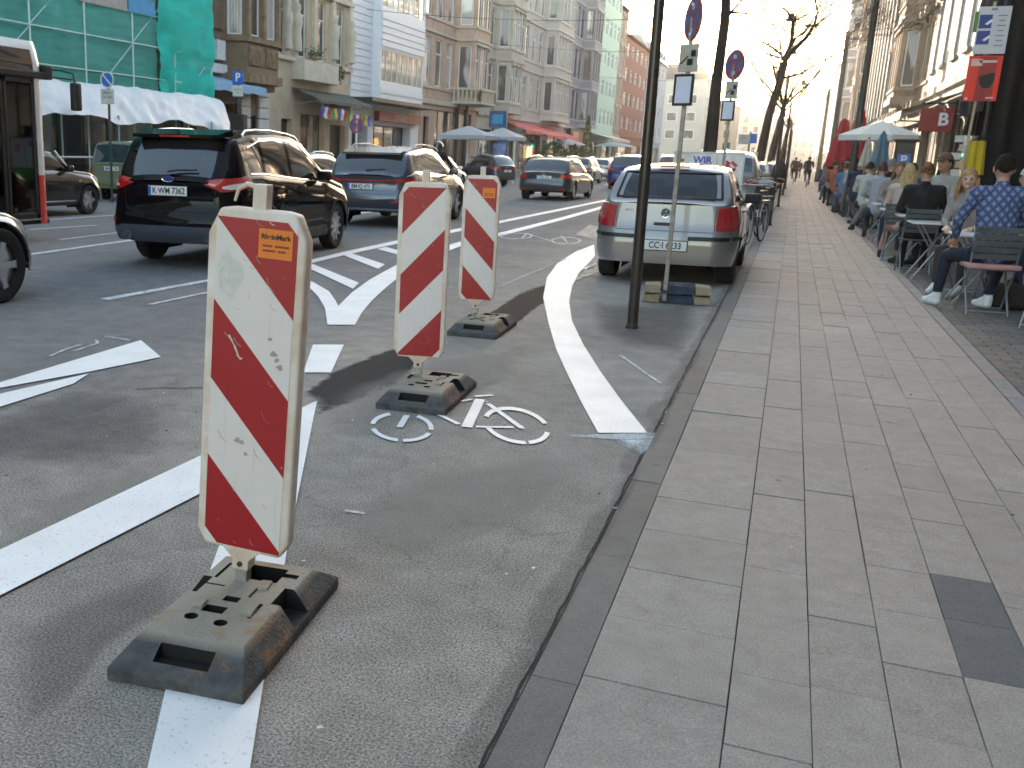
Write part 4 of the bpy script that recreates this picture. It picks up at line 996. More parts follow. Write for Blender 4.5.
    mk(strip_px([(306, 261.5), (345, 252), (403, 239.5), (460, 228.5), (500, 221), (560, 209), (610, 199)], [(306, 265), (345, 255.5), (403, 243), (460, 231.5), (500, 223.5), (560, 211), (610, 200.3)]))
    for q in (((310, 263.5), (311, 270), (353, 289.5), (359, 283.5)), ((344, 256), (352, 254), (385, 265), (378, 269.5)), ((377, 249.5), (386, 247.5), (404, 252.5), (404, 257))): mk([G(*q)], z=.0092)
    # big curve towards the kerb
    mk(strip_px([(594, 245), (576, 252), (558, 263), (547, 278), (543, 298), (548, 322), (556, 350), (566, 372), (580, 401), (598, 434)],
                [(595, 256), (590, 262), (579, 273), (572, 287), (569, 302), (572, 322), (583, 345), (600, 372), (620, 400), (647, 434)]))
    # left arrow
    mk([G((141, 341), (161, 358), (88, 373), (0, 389), (-40, 396), (-40, 391), (0, 383.5))])
    mk([G((89, 374.5), (73, 385), (0, 408), (-40, 421), (-40, 404), (0, 395))])
    wm = worn_mat('worn_paint', (.72, .73, .73), .42, .15)
    def thin(a, b, w0, w1, m=wm): A_, B_ = gp(*a), gp(*b); d = Vector((B_[0] - A_[0], B_[1] - A_[1])).normalized(); n_ = Vector((-d.y, d.x)); return sheet('road_marking', [[(A_[0] + n_.x * w0, A_[1] + n_.y * w0), (A_[0] - n_.x * w0, A_[1] - n_.y * w0), (B_[0] - n_.x * w1, B_[1] - n_.y * w1), (B_[0] + n_.x * w1, B_[1] + n_.y * w1)]], Z, m)
    thin((105, 300), (306, 263), .06, .06); thin((150, 305), (210, 292.5), .025, .025); thin((497, 288), (566, 259), .03, .04, worn_mat('faint_paint', (.6, .6, .6), .58, .15))
    thin((26, 255.5), (150, 238), .07, .07); thin((28, 230), (96, 225.5), .06, .06); thin((28, 221.5), (115, 215.5), .06, .06)
    thin((60, 240), (118, 233), .04, .04)
    for i in range(8): mk([[(-9.65, 22 + i * 9), (-9.53, 22 + i * 9), (-9.53, 26 + i * 9), (-9.65, 26 + i * 9)]])
    mk([[(-2.42, 13.4), (-2.30, 13.4), (-2.30, 45), (-2.42, 45)]])
    for (a, b) in (((50, 357), (66, 350)), ((66, 350), (82, 345)), ((74, 352), (98, 344)), ((105, 337), (130, 341)), ((98, 344), (96, 341)), ((620, 356), (660, 384)), ((345, 512), (365, 515))): thin(a, b, .012, .012, worn_mat('chalk_line', (.65, .68, .7), .45, .2) if 'chalk_line' not in bpy.data.materials else bpy.data.materials['chalk_line'])
    wm2 = worn_mat('worn_patch', (.5, .47, .41), .4, .2, 6.)
    sheet('road_marking', [G((575, 235), (590, 225), (600, 228), (596, 240))], Z, wm2); sheet('road_marking', [G((574, 282), (594, 262), (600, 262), (600, 272))], Z, wm2)
    # bicycle symbol by the second beacon: arcs of two wheels, frame bars
    X0, Y0, K = 340., 330., 3.413
    def px(x, y): return gp(X0 + x / K, Y0 + y / K)
    S_ = []
    def arc(cx, cy, rx, ry, a0, a1, w, tilt=0.):
        L_, R2 = [], []
        for i in range(11):
            a = math.radians(a0 + (a1 - a0) * i / 10)
            for lst, s in ((L_, 1 + w / rx / 2), (R2, 1 - w / rx / 2)):
                x, y = rx * s * math.cos(a), ry * (1 + (s - 1) * 1.25) * math.sin(a); lst.append(px(cx + x * math.cos(tilt) - y * math.sin(tilt), cy + x * math.sin(tilt) + y * math.cos(tilt)))
        for i in range(10): S_.append([L_[i], R2[i], R2[i + 1], L_[i + 1]])
    def bar(a, b, w, wd=None):
        A_, B_ = Vector(px(*a)), Vector(px(*b)); d = (B_ - A_).normalized(); n_ = Vector((-d.y, d.x)) * w * .55; S_.append([tuple(A_ + n_), tuple(A_ - n_), tuple(B_ - n_), tuple(B_ + n_)])
    for a0, a1 in ((20, 86), (96, 165), (185, 245), (-60, 5)): arc(211, 335, 100, 46, a0, a1, 17, .06)
    for a0, a1 in ((0, 60), (66, 150), (188, 220), (228, 330)): arc(602, 330, 108, 55, a0, a1, 17, .22)
    bar((460, 230), (522, 226), .030); bar((478, 240), (432, 336), .055); bar((505, 255), (622, 340), .030); bar((465, 334), (592, 336), .028); bar((338, 293), (405, 325), .03); bar((412, 247), (450, 240), .025); bar((228, 295), (203, 336), .032)
    sheet('bicycle_symbol', S_, Z, P)
    # second, far, faded symbol
    X0, Y0, K = 480., 200., 6.4; S_ = []
    arc(550, 262, 92, 22, 0, 360, 14); arc(230, 232, 105, 18, 0, 360, 14)
    for a, b in (((300, 215), (450, 265)), ((300, 215), (270, 245)), ((520, 230), (560, 275)), ((330, 212), (400, 215)), ((420, 255), (560, 250))): bar(a, b, .03)
    sheet('bicycle_symbol', S_, Z, worn_mat('worn_symbol', (.7, .71, .71), .40, .2, 9.))
    # litter: leaves and paper bits
    bits = MB()
    for i in range(70):
        x, y = random.uniform(-3.4, 1.4), random.uniform(2.0, 9); s = random.uniform(.004, .012); a = random.uniform(0, PI); bits.cur = random.choice((0, 0, 1, 2))
        bits.box((x, y, .018 if x > -.4 else .010), (s, s * random.uniform(.6, 2), .003), rz=a)
    tag(bits.build('litter', [mat('litter_white', (.7, .7, .68)), mat('litter_leaf', (.35, .12, .04)), mat('litter_dark', (.04, .035, .03))]), 'tiny scraps of paper and leaf lying on the road and slabs', 'litter', kind='stuff')


# ------------------------------------------------------------------ striped beacons on rubber feet
def boolean(o, cutter):
    md = o.modifiers.new('b', 'BOOLEAN'); md.operation = 'DIFFERENCE'; md.object = cutter; md.solver = 'EXACT'; md.use_self = True
    dg = bpy.context.evaluated_depsgraph_get(); me = bpy.data.meshes.new_from_object(o.evaluated_get(dg)); o.modifiers.clear(); old = o.data; o.data = me
    bpy.data.meshes.remove(old); bpy.data.objects.remove(cutter)


def clip(poly, f):
    """keep the part of a polygon where f >= 0"""
    out = []
    for i, a in enumerate(poly):
        b = poly[(i + 1) % len(poly)]; fa, fb = f(a), f(b)
        if fa >= 0: out.append(a)
        if (fa >= 0) != (fb >= 0): t = fa / (fa - fb); out.append((a[0] + (b[0] - a[0]) * t, a[1] + (b[1] - a[1]) * t))
    return out


def retro(name, col, col2, speck):
    m = bpy.data.materials.new(name); m.use_nodes = True; nt = m.node_tree; L = nt.links; b = nt.nodes['Principled BSDF']
    tc = nd(nt, 'ShaderNodeTexCoord')
    n = nd(nt, 'ShaderNodeTexNoise', i_Scale=3.5, i_Detail=6.0, i_Roughness=.7); L.new(tc.outputs['Object'], n.inputs['Vector'])
    mp = nd(nt, 'ShaderNodeMapping'); mp.inputs['Scale'].default_value = (60, 60, 4); L.new(tc.outputs['Object'], mp.inputs['Vector'])
    s = nd(nt, 'ShaderNodeTexNoise', i_Scale=1.0, i_Detail=5.0); L.new(mp.outputs[0], s.inputs['Vector'])
    k = nd(nt, 'ShaderNodeTexNoise', i_Scale=26., i_Detail=4.0, i_Roughness=.8); L.new(tc.outputs['Object'], k.inputs['Vector'])
    mx = nd(nt, 'ShaderNodeMix', data_type='RGBA'); mx.inputs['A'].default_value = rgb(col2); mx.inputs['B'].default_value = rgb(col); L.new(n.outputs['Fac'], mx.inputs['Factor'])
    r = nd(nt, 'ShaderNodeMapRange'); r.inputs[1].default_value = .60; r.inputs[2].default_value = .74; r.inputs[4].default_value = .45; L.new(s.outputs['Fac'], r.inputs[0])
    x = nd(nt, 'ShaderNodeMix', data_type='RGBA'); L.new(r.outputs[0], x.inputs['Factor']); L.new(mx.outputs['Result'], x.inputs['A']); x.inputs['B'].default_value = rgb([c * .7 for c in col])
    r = nd(nt, 'ShaderNodeMapRange'); r.inputs[1].default_value = .70; r.inputs[2].default_value = .73; L.new(k.outputs['Fac'], r.inputs[0])
    y = nd(nt, 'ShaderNodeMix', data_type='RGBA'); L.new(r.outputs[0], y.inputs['Factor']); L.new(x.outputs['Result'], y.inputs['A']); y.inputs['B'].default_value = rgb(speck)
    L.new(y.outputs['Result'], b.inputs['Base Color']); b.inputs['Roughness'].default_value = .38; b.inputs['Coat Weight'].default_value = .25
    MATS[name] = m; return m


def rubber_foot(parent):
    w, l, h = .208, .405, .108
    z1 = .036
    V = []
    for (a, b, z) in ((w, l, 0), (w, l, z1), (w - .052, l - .125, h), ): V += [(-a, -b, z), (a, -b, z), (a, b, z), (-a, b, z)]
    mb = MB(); mb.add(V, [(3, 2, 1, 0), (0, 1, 5, 4), (1, 2, 6, 5), (2, 3, 7, 6), (3, 0, 4, 7), (4, 5, 9, 8), (5, 6, 10, 9), (6, 7, 11, 10), (7, 4, 8, 11), (8, 9, 10, 11)])
    hole = mat('hole_black', (.012, .012, .012), .9, var=.1)
    o = mb.build('rubber_base', [MATS['foot_rubber'], hole], None, bevel=.006, seg=2)
    c = MB(); c.cur = 1
    for s in (-1, 1): c.box((0, s * .338, .09), (.17, .055, .09))          # carrying slots in the sloped ends
    for s in (-1, 1): c.box((s * .18, .05 * 1, .10), (.11, .12, .12))       # side recesses
    c.box((.02, .19, .10), (.13, .11, .10))
    c.box((-.02, -.10, .10), (.07, .045, .08)); c.box((0, -.02, .10), (.05, .035, .08))
    c.lathe([(0, .05), (.021, .05), (.021, .13), (0, .13)], (-.065, -.165, 0), 'Z', 16); c.lathe([(0, .05), (.021, .05), (.021, .13), (0, .13)], (.035, -.175, 0), 'Z', 16)
    c.box((-.115, .17, .115), (.012, .12, .03)); c.box((.11, .2, .115), (.05, .03, .03)); c.box((.10, -.07, .115), (.012, .10, .024)); c.box((-.10, .06, .115), (.08, .01, .016)); c.box((.045, .08, .115), (.01, .14, .016))
    boolean(o, c.build('cut', [MATS['foot_rubber'], hole], merge=.0001)); o.parent = parent
    for (x, y) in ((-.075, -.085), (.085, -.085), (.06, .1)):
        MB().box((x, y, h + .004), (.035, .055, .012), rz=.1).build('pad', MATS['foot_rubber'], o, bevel=.003)
    return o


def beacon(loc, rz, mast, lean, direction, label, sticker, panel_rz=0.0, leany=0.0):
    r = thing('striped_beacon', label, 'traffic beacon', loc, rz, 'striped beacons standing in the cycle lane')
    rubber_foot(r)
    # mast + board as parts in a tilted frame
    M = Matrix.Translation((mast[0], mast[1], 0)) @ Matrix.Rotation(-rz + panel_rz, 4, 'Z') @ Matrix.Rotation(lean, 4, 'Y') @ Matrix.Rotation(leany, 4, 'X')
    def fin(o): o.matrix_local = M; return o
    m = MB(); m.box((0, 0, .66), (.04, .04, 1.30)); fin(m.build('mast', M_steel, r, bevel=.003))
    t = MB(); t.box((0, 0, 1.318), (.044, .044, .075)); fin(t.build('mast_cap', MATS['frame_plastic'], r, bevel=.004))
    if sticker is not None and sticker[2]: fin(MB().tube([(-.02, 0, 1.345), (-.05, 0, 1.352), (-.078, 0, 1.335), (-.088, 0, 1.30)], [.009, .008, .006, .004], 6).build('carry_hook', MATS['frame_plastic'], r, smooth=1))
    W, z0, z1, T = .158, .215, 1.285, .027
    out = [(-W + .03, z0), (W - .03, z0), (W, z0 + .05), (W, z1 - .08), (W - .035, z1 - .006), (W - .07, z1), (-W + .07, z1), (-W + .035, z1 - .006), (-W, z1 - .08), (-W, z0 + .05)]
    b = MB(); b.plate(out, (0, T, 0), (1, 0, 0), (0, 0, 1), T * 2)
    board = fin(b.build('board', MATS['frame_plastic'], r, bevel=.012, seg=3, smooth=.8))
    tb = MB(); tb.plate([(-.07, z0 + .01), (.07, z0 + .01), (.028, .185), (.028, .152), (-.028, .152), (-.028, .185)], (0, .03, 0), (1, 0, 0), (0, 0, 1), .06); tab = fin(tb.build('foot_bracket', MATS['frame_plastic'], r, bevel=.005))
    bo = MB(); bo.lathe([(0, -.004), (.009, -.004), (.009, .004)], (0, -.031, .172), 'Y', 12); bo.build('bolt', M_darkmetal, tab)
    iw, a0, a1 = .130, z0 + .012, z1 - .03; per = .49
    rect = [(-iw, a0), (iw, a0), (iw, a1), (-iw, a1)]
    for face in (-1, 1):
        f = MB(); f.v = []; yy = face * (T + .0015)
        def s_of(p): return (a1 - p[1]) - (p[0] + iw) * 1.08 * direction + (0 if direction > 0 else -2 * iw * 1.08)   # 0 on the first edge
        k = -3
        while k < 6:
            lo, hi = k * per / 2, (k + 1) * per / 2
            q = clip(clip(rect, lambda p: s_of(p) - lo), lambda p: hi - s_of(p))
            if len(q) > 2:
                f.cur = 0 if (k % 2) else 1
                f.add([(p[0], yy, p[1]) for p in q], [tuple(range(len(q)))])
            k += 1
        SM = [MATS['stripe_red'], MATS['stripe_white'], mat('bare_plastic', (.66, .64, .60), .7, var=.1, scale=40), mat('scuff_grey', (.40, .37, .34), .8), mat('scuff_brown', (.30, .26, .21), .9)]
        if face == 1: f.build('striped_sheet', SM[:2], board)
        if face == -1 and sticker is not None:
            sx, sz, big = sticker
            st = MB().box((sx, -T - .003, sz), (.108, .0015, .085)).build('sticker', mat('sticker_orange', (.85, .22, .02), .5, var=.08), board)
            if big: text_mesh('sticker_text', 'RheinMark', .021, M_ink, st, (sx, -T - .0045, sz + .02), (1, 0, 0), (0, 0, 1), .0002, .0006)
            l_ = MB(); 
            for kz, ws in ((-.006, (.03, .045)), (-.02, (.04, .025))):
                x = sx - .04
                for w_ in ws: l_.box((x + w_ / 2, -T - .0043, sz + kz), (w_, .0004, .006)); x += w_ + .008
            l_.build('small_print', mat('faded_ink', (.30, .06, .02)), st)
        if face == -1:
            sc_ = f; rr = random.Random(int(loc[1] * 10))
            def scratch(pts, w, cur):
                sc_.cur = cur + 2
                for a, c_ in zip(pts, pts[1:]):
                    d = Vector((c_[0] - a[0], c_[1] - a[1])).normalized(); n_ = Vector((-d.y, d.x)) * w
                    sc_.add([(a[0] + n_.x, -T - .0025, a[1] + n_.y), (a[0] - n_.x, -T - .0025, a[1] - n_.y), (c_[0] - n_.x * .4, -T - .0025, c_[1] - n_.y * .4), (c_[0] + n_.x * .4, -T - .0025, c_[1] + n_.y * .4)], [(0, 1, 2, 3)])
            for k in range(26):
                x, z = rr.uniform(-.11, .1), rr.uniform(a0, a1); a = rr.uniform(-1.4, -.6); l = rr.uniform(.01, .05)
                scratch([(x, z), (min(.12, x + l * .5 * math.cos(a)), z + l * .5 * math.sin(a)), (min(.12, x + l * math.cos(a + .3)), z + l * math.sin(a + .3))], rr.uniform(.0005, .0013), rr.choice((0, 1, 1, 2)))
            if sticker is not None and sticker[2]:
                scratch([(-.075, .905), (-.055, .875), (-.035, .835)], .0035, 0); scratch([(-.045, .850), (-.032, .835), (-.028, .842)], .004, 0)
                # bare patch where the sheet has peeled
                P = [(-.105 + .042 * math.cos(a) * (1 + .16 * math.sin(3 * a + 1)), 1.085 + .062 * math.sin(a) * (1 + .12 * math.sin(4 * a))) for a in [2 * PI * i / 26 for i in range(26)]]
                P = [(max(-.1225, x + .022), z) for x, z in P]
                sc_.cur = 2; sc_.add([(x, -T - .0022, z) for x, z in P], [tuple(range(26))])
                for (x, z, s) in ((.075, .865, .012), (.085, .85, .009), (.095, .83, .012), (.06, .91, .008), (-.03, .58, .012), (-.015, .575, .009), (.0, .54, .008)):
                    sc_.cur = 3; sc_.add([(x + s * math.cos(a) * rr.uniform(.5, 1.3), -T - .0027, z + s * .8 * math.sin(a) * rr.uniform(.5, 1.3)) for a in [2 * PI * i / 9 for i in range(9)]], [tuple(range(9))])
            f.build('striped_sheet', SM, board)
    return r


def beacons():
    retro('stripe_red', (.40, .006, .013), (.31, .005, .010), (.75, .6, .55)); retro('stripe_white', (.80, .745, .72), (.66, .61, .58), (.22, .2, .18))
    mat('frame_plastic', (.80, .74, .69), .6, var=.2, scale=7., col2=(.60, .44, .31), bump=.12, bscale=20.)
    fr = mat('foot_rubber', (.085, .088, .092), .85, var=.3, scale=12, bump=.5, bscale=90.)
    nt = fr.node_tree; b = nt.nodes['Principled BSDF']; L = nt.links; tc = nd(nt, 'ShaderNodeTexCoord')
    src = b.inputs['Base Color'].links[0].from_socket
    n = nd(nt, 'ShaderNodeTexNoise', i_Scale=5.5, i_Detail=8.0, i_Roughness=.72); L.new(tc.outputs['Object'], n.inputs['Vector'])
    ge = nd(nt, 'ShaderNodeNewGeometry'); sp = nd(nt, 'ShaderNodeSeparateXYZ'); L.new(tc.outputs['Object'], sp.inputs[0])
    r = nd(nt, 'ShaderNodeMapRange'); r.inputs[1].default_value = .54; r.inputs[2].default_value = .66; L.new(n.outputs['Fac'], r.inputs[0])
    h = nd(nt, 'ShaderNodeMapRange'); h.inputs[1].default_value = .085; h.inputs[2].default_value = .110; L.new(sp.outputs[2], h.inputs[0])
    # dried mud and dust film on the flat top
    du = nd(nt, 'ShaderNodeMix', data_type='RGBA'); du.inputs['B'].default_value = (.38, .345, .275, 1); L.new(src, du.inputs['A'])
    m0 = nd(nt, 'ShaderNodeMath', operation='MULTIPLY'); m0.inputs[1].default_value = .9; L.new(h.outputs[0], m0.inputs[0]); L.new(m0.outputs[0], du.inputs['Factor'])
    rs = nd(nt, 'ShaderNodeMix', data_type='RGBA'); L.new(du.outputs['Result'], rs.inputs['A']); rs.inputs['B'].default_value = (.36, .16, .05, 1)
    m1 = nd(nt, 'ShaderNodeMath', operation='MULTIPLY'); m1.inputs[1].default_value = .75; L.new(r.outputs[0], m1.inputs[0]); L.new(m1.outputs[0], rs.inputs['Factor'])
    L.new(rs.outputs['Result'], b.inputs['Base Color'])
    beacon((-1.425, 2.445, .001), math.radians(5.8), (-.034, .13), .055, 1, 'largest striped beacon, nearest the camera, with orange sticker and rubber foot', (.062, 1.19, True), math.radians(4))
    beacon((-1.885, 5.60, .001), math.radians(3.5), (-.115, .15), .0, -1, 'middle striped beacon beside the bicycle symbol, stripes rising to the right', None, math.radians(12))
    beacon((-2.27, 8.12, .001), math.radians(2.5), (-.13, .23), .0, 1, 'farthest striped beacon with a small orange sticker, beyond the dark tar patch', (.062, 1.14, False), math.radians(9))


# ------------------------------------------------------------------ poles and signs on the near side
def disc_sign(parent, c, R_, nrm, kind, name='sign_disc'):
    """round traffic sign; nrm = yaw of the face direction"""
    q = Matrix.Rotation(nrm, 4, 'Z')          # face looks to -Y before turning
    M = Matrix.Translation(c) @ q
    d = MB(); d.lathe([(0, 0), (R_, 0), (R_, .012), (0, .012)], (0, 0, 0), 'Y', 36)
    o = d.build(name, M_steel, parent); o.matrix_local = M
    f = MB(); f.cur = 0; f.lathe([(R_ * .84, -.002), (R_ * .985, -.002), (R_ * .985, -.0005), (R_ * .84, -.0005)], (0, 0, 0), 'Y', 36, closed=True); f.cur = 1; f.lathe([(0, -.0015), (R_ * .85, -.0015)], (0, 0, 0), 'Y', 36)
    f.cur = 0
    n = 2 if kind == 'stop' else 1
    for k in range(n):
        a = PI / 4 * (1 if k == 0 else -1)
        dx, dz = math.cos(a) * R_ * .86, -math.sin(a) * R_ * .86; px, pz = -math.sin(a) * -R_ * .085, math.cos(a) * R_ * .085
        px, pz = math.sin(a) * R_ * .085, math.cos(a) * R_ * .085
        f.add([(-dx + px, -.003 - k * .0006, -dz + pz), (-dx - px, -.003 - k * .0006, -dz - pz), (dx - px, -.003 - k * .0006, dz - pz), (dx + px, -.003 - k * .0006, dz + pz)], [(0, 1, 2, 3)])
    if kind == 'stop':   # white arrow heads
        f.cur = 2
        for s in (-1, 1): f.add([(-.16 * R_, -.0045, s * .52 * R_ - .1 * R_), (.16 * R_, -.0045, s * .52 * R_ - .1 * R_), (.16 * R_, -.0045, s * .52 * R_ + .12 * R_), (-.16 * R_, -.0045, s * .52 * R_ + .12 * R_)], [(0, 1, 2, 3)])
    f.build('sign_face', [mat('dull_sign_red', (.42, .05, .035), .4) if kind == 'stop' else M_signred if kind != 'park' else mat('cream_ring', (.75, .68, .5)), mat('dull_sign_blue', (.10, .11, .28), .4) if kind == 'stop' else M_signblue, mat('dull_white', (.5, .5, .55), .5) if kind == 'stop' else M_white], o)
    return o


def street_poles():
    # brown lamp pole in the foreground
    r = thing('lamp_post', 'tall dark brown pole standing on the asphalt in front of the silver hatchback', 'pole', (-1.14, 8.92, 0), 0)
    r.rotation_euler = (0, math.radians(-.6), 0)
    br = mat('pole_brown', (.035, .026, .021), .4, .1, var=.25, scale=8, coat=.3)
    MB().tube([(0, 0, 0), (0, 0, 1.2), (0, 0, 7.6)], [.048, .046, .036], 20).build('pole', br, r, smooth=1)
    b = MB(); b.lathe([(.049, 0), (.056, 0), (.056, .03), (.049, .035)], (0, 0, 0), 'Z', 20); b.build('base_collar', br, r)
    MB().tube([(0, 0, 7.55), (-.1, 0, 8.0), (-.6, 0, 8.2), (-1.1, 0, 8.2)], .025, 8).build('arm', br, r, smooth=1)
    MB().box((-1.25, 0, 8.17), (.5, .18, .09)).build('lamp_head', br, r, bevel=.03)
    # mobile no-stopping signs
    grey = mat('post_grey', (.30, .27, .24), .5, .3, var=.25, scale=14)
    def mob(loc, lab, zt, R_, discrz, base=True, lean=0.0):
        r = thing('no_stopping_sign', lab, 'traffic sign', loc, 0, 'temporary no-stopping signs')
        MB().box((0, 0, zt / 2 + .02), (.042, .042, zt)).build('post', grey, r, bevel=.004)
        disc_sign(r, (0, -.03, zt), R_, discrz, 'stop')
        q = math.radians(-22)
        p = MB().box((0, 0, 0), (.20, .012, .26)).build('info_plate', mat('plate_beige', (.42, .40, .33), .5, var=.12), r, bevel=.004); p.location = (.0, -.045, zt - .36); p.rotation_euler = (0, 0, q)
        tk = MB(); tk.box((.02, -.008, -.04), (.06, .002, .06)); tk.box((-.04, -.008, -.02), (.015, .002, .10), ry=.8); tk.box((.05, -.008, .04), (.05, .002, .06)); tk.build('tow_symbol', M_ink, p)
        b2 = MB().box((0, 0, 0), (.20, .016, .30)).build('notice_board', M_blackplastic, r, bevel=.004); b2.location = (-.02, -.045, zt - .66); b2.rotation_euler = (0, 0, math.radians(-15))
        MB().box((0, -.010, 0), (.15, .002, .25)).build('notice', mat('notice_paper', (.62, .66, .78), .6, var=.06), b2)
        for z in (.15, -.15, -.36, -.66): MB().box((0, -.004, zt + z * .9), (.05, .055, .025)).build('clamp', M_steel, r)
        return r
    mob((-1.07, 10.72, .004), 'nearer no-stopping sign on a grey post, stuck in the blue and tan foot blocks', 2.78, .205, math.radians(-62))
    mob((-1.0, 16.7, .0), 'farther no-stopping sign on a grey post showing above the silver hatchback roof', 2.86, .22, math.radians(-48))
    # stack of recycled plastic feet under the first sign
    blue = mat('block_blue', (.035, .055, .11), .8, var=.35, scale=9., col2=(.02, .022, .025)); tan = mat('block_tan', (.36, .30, .21), .85, var=.3, scale=8., col2=(.22, .15, .08)); blk = mat('block_black', (.02, .02, .02), .8)
    for k, z in ((0, 0.006), (1, .102)):
        r = thing('sign_foot_block', ['lower', 'upper'][k] + ' of the two stacked blue and tan plastic sign feet', 'sign foot', (-.965, 10.9, z), math.radians(7 if k else 5), 'stacked sign feet')
        m = MB(); m.add([(-.17, -.2, 0), (.17, -.2, 0), (.17, .2, 0), (-.17, .2, 0), (-.15, -.17, .085), (.15, -.17, .085), (.15, .17, .085), (-.15, .17, .085)], [(3, 2, 1, 0), (0, 1, 5, 4), (1, 2, 6, 5), (2, 3, 7, 6), (3, 0, 4, 7), (4, 5, 6, 7)])
        m.build('middle', blue, r, bevel=.008)
        for s in (-1, 1):
            e = MB(); x0, x1 = s * .172, s * .345
            e.add([(x0, -.2, 0), (x1, -.17, 0), (x1, .17, 0), (x0, .2, 0), (x0, -.17, .083), (x1 - s * .02, -.14, .075), (x1 - s * .02, .14, .075), (x0, .17, .083)], [(3, 2, 1, 0), (0, 1, 5, 4), (1, 2, 6, 5), (2, 3, 7, 6), (3, 0, 4, 7), (4, 5, 6, 7)])
            e.build('end_piece', tan, r, bevel=.008)
            MB().box((s * .09, 0, .087), (.10, .22, .012)).build('grip_recess', blk, r, bevel=.004)
    # slim dark posts at the kerb
    for k, (x, y, z) in enumerate([(-.36, 25.5, 3.35), (-.32, 36.8, 3.35), (-.3, 50, 3.3), (-.3, 62, 3.2)]):
        r = thing('kerb_post', ['nearest slim dark sign post at the kerb, behind the leaning bicycles', 'second slim dark post at the kerb with a jacket-like bag on it', 'third slim dark kerb post beyond the bicycles', 'farthest slim dark kerb post'][k], 'post', (x, y, .01), 0, 'slim posts along the kerb')
        MB().tube([(0, 0, 0), (0, 0, z)], .038 if k < 2 else .045, 10).build('pole', M_darkmetal, r, smooth=1)
        b = MB(); b.lathe([(.04, 0), (.06, 0), (.055, .05), (.04, .06)], (0, 0, 0), 'Z', 12); b.build('base_collar', M_darkmetal, r)
        s = MB(); s.box((0, 0, z - .22), (.02, .40, .40)); s.build('edge_on_sign', M_steel, r, bevel=.006)
    bg = thing('hanging_bag', 'dark bulky bag hanging on the second kerb post', 'bag', (-.42, 36.7, .75), 0)
    m = MB(); m.lathe([(0, 0), (.18, .05), (.24, .3), (.2, .6), (.1, .75), (0, .78)], (0, 0, 0), 'Z', 12); m.build('bag_body', mat('bag_dark', (.03, .025, .025), .8), bg, smooth=1); MB().tube([(0, -.05, .75), (.06, 0, .95), (0, .05, .75)], .015, 6).build('strap', M_ink, bg)
    # street lamps on the pavement, thick dark columns
    for k, (x, y, z, rad) in enumerate([(1.5, 31.5, 9.5, .10), (1.75, 60, 8.1, .16), (1.85, 90, 7.2, .17)]):
        r = thing('street_lamp', ['nearest thick dark lamp column rising behind the white cafe parasol', 'second dark lamp column farther up the pavement', 'third lamp column before the bright far end'][k], 'street lamp', (x, y, .01), 0, 'lamp columns on the pavement')
        MB().tube([(0, 0, 0), (0, 0, .8), (0, 0, .85), (0, 0, z)], [rad * 1.25, rad * 1.2, rad, rad * .7], 14).build('pole', mat('column_dark', (.06, .05, .042), .5, .1), r, smooth=.6)
        MB().tube([(0, 0, z - .1), (-.5, 0, z + .25), (-1.6, 0, z + .35)], .04, 8).build('arm', M_darkmetal, r, smooth=1)
        MB().box((-1.8, 0, z + .33), (.6, .25, .12)).build('lamp_head', M_darkmetal, r, bevel=.04)
    # signs across the road
    r = thing('no_parking_sign', 'round blue and cream no-parking sign over a grey plate before the white tarpaulin', 'traffic sign', (-16.5, 22, 0), 0)
    MB().tube([(0, 0, 0), (0, 0, 3.3)], .035, 10).build('post', mat('post_blueblack', (.03, .035, .05), .5), r)
    disc_sign(r, (0, -.045, 3.11), .21, 0, 'park')
    pp = MB().box((0, -.05, 2.70), (.42, .012, .38)).build('info_plate', mat('plate_grey', (.5, .49, .46)), r, bevel=.01)
    for i, (t, z) in enumerate((('Mo-Fr', 2.79), ('16-18 h', 2.68))): text_mesh('plate_text', t, .1, M_ink, pp, (0, -.058, z), (1, 0, 0), (0, 0, 1), .001)
    r = thing('parking_sign', 'blue P parking sign with a pale plate on a black post by the brick house', 'traffic sign', (-16.65, 29, 0), 0)
    MB().tube([(0, 0, 0), (0, 0, 3.9)], .04, 10).build('post', M_darkmetal, r)
    s = MB().box((0, -.05, 3.67), (.40, .012, .42)).build('sign_face', M_signblue, r, bevel=.02); text_mesh('sign_text', 'P', .36, M_white, s, (0, -.058, 3.68), (1, 0, 0), (0, 0, 1), .001, .008)
    s = MB().box((0, -.05, 3.27), (.38, .012, .33)).build('info_plate', mat('plate_pale', (.55, .58, .52)), r, bevel=.01); text_mesh('plate_text', 'Anwohner', .07, M_ink, s, (0, -.058, 3.32), (1, 0, 0), (0, 0, 1), .001); text_mesh('plate_text', 'frei', .07, M_ink, s, (0, -.058, 3.22), (1, 0, 0), (0, 0, 1), .001)
    MB().box((0, .0, 2.1), (.5, .3, .9)).build('ticket_box', M_ink, r, bevel=.03)
    r = thing('no_entry_marker', 'small red round sign on a white post before the slatted white house', 'traffic sign', (-14.2, 33, 0), 0)
    MB().tube([(0, 0, 0), (0, 0, 2.6)], .04, 10).build('post', M_white, r); disc_sign(r, (0, -.05, 2.35), .26, math.radians(45), 'stop')
    r = thing('traffic_signal', 'far traffic light with a green lamp by the pale corner house', 'traffic light', (-8.6, 150, 0), 0)
    MB().tube([(0, 0, 0), (0, 0, 3.6)], .09, 10).build('post', M_darkmetal, r); MB().box((0, -.1, 3.3), (.5, .35, 1.3)).build('signal_head', M_ink, r, bevel=.05)
    l = MB(); l.lathe([(0, -.3), (.18, -.29)], (0, 0, 2.9), 'Y', 16); l.build('green_lamp', mat('green_lamp', (.0, .6, .35), emit=((.05, 1, .6), 3)), r)
    r = thing('street_sign', 'grey and blue sign boards on a dark post beyond the advertising trailer', 'sign', (-2.3, 58, 0), 0); r.scale = (.95, 1, 1)
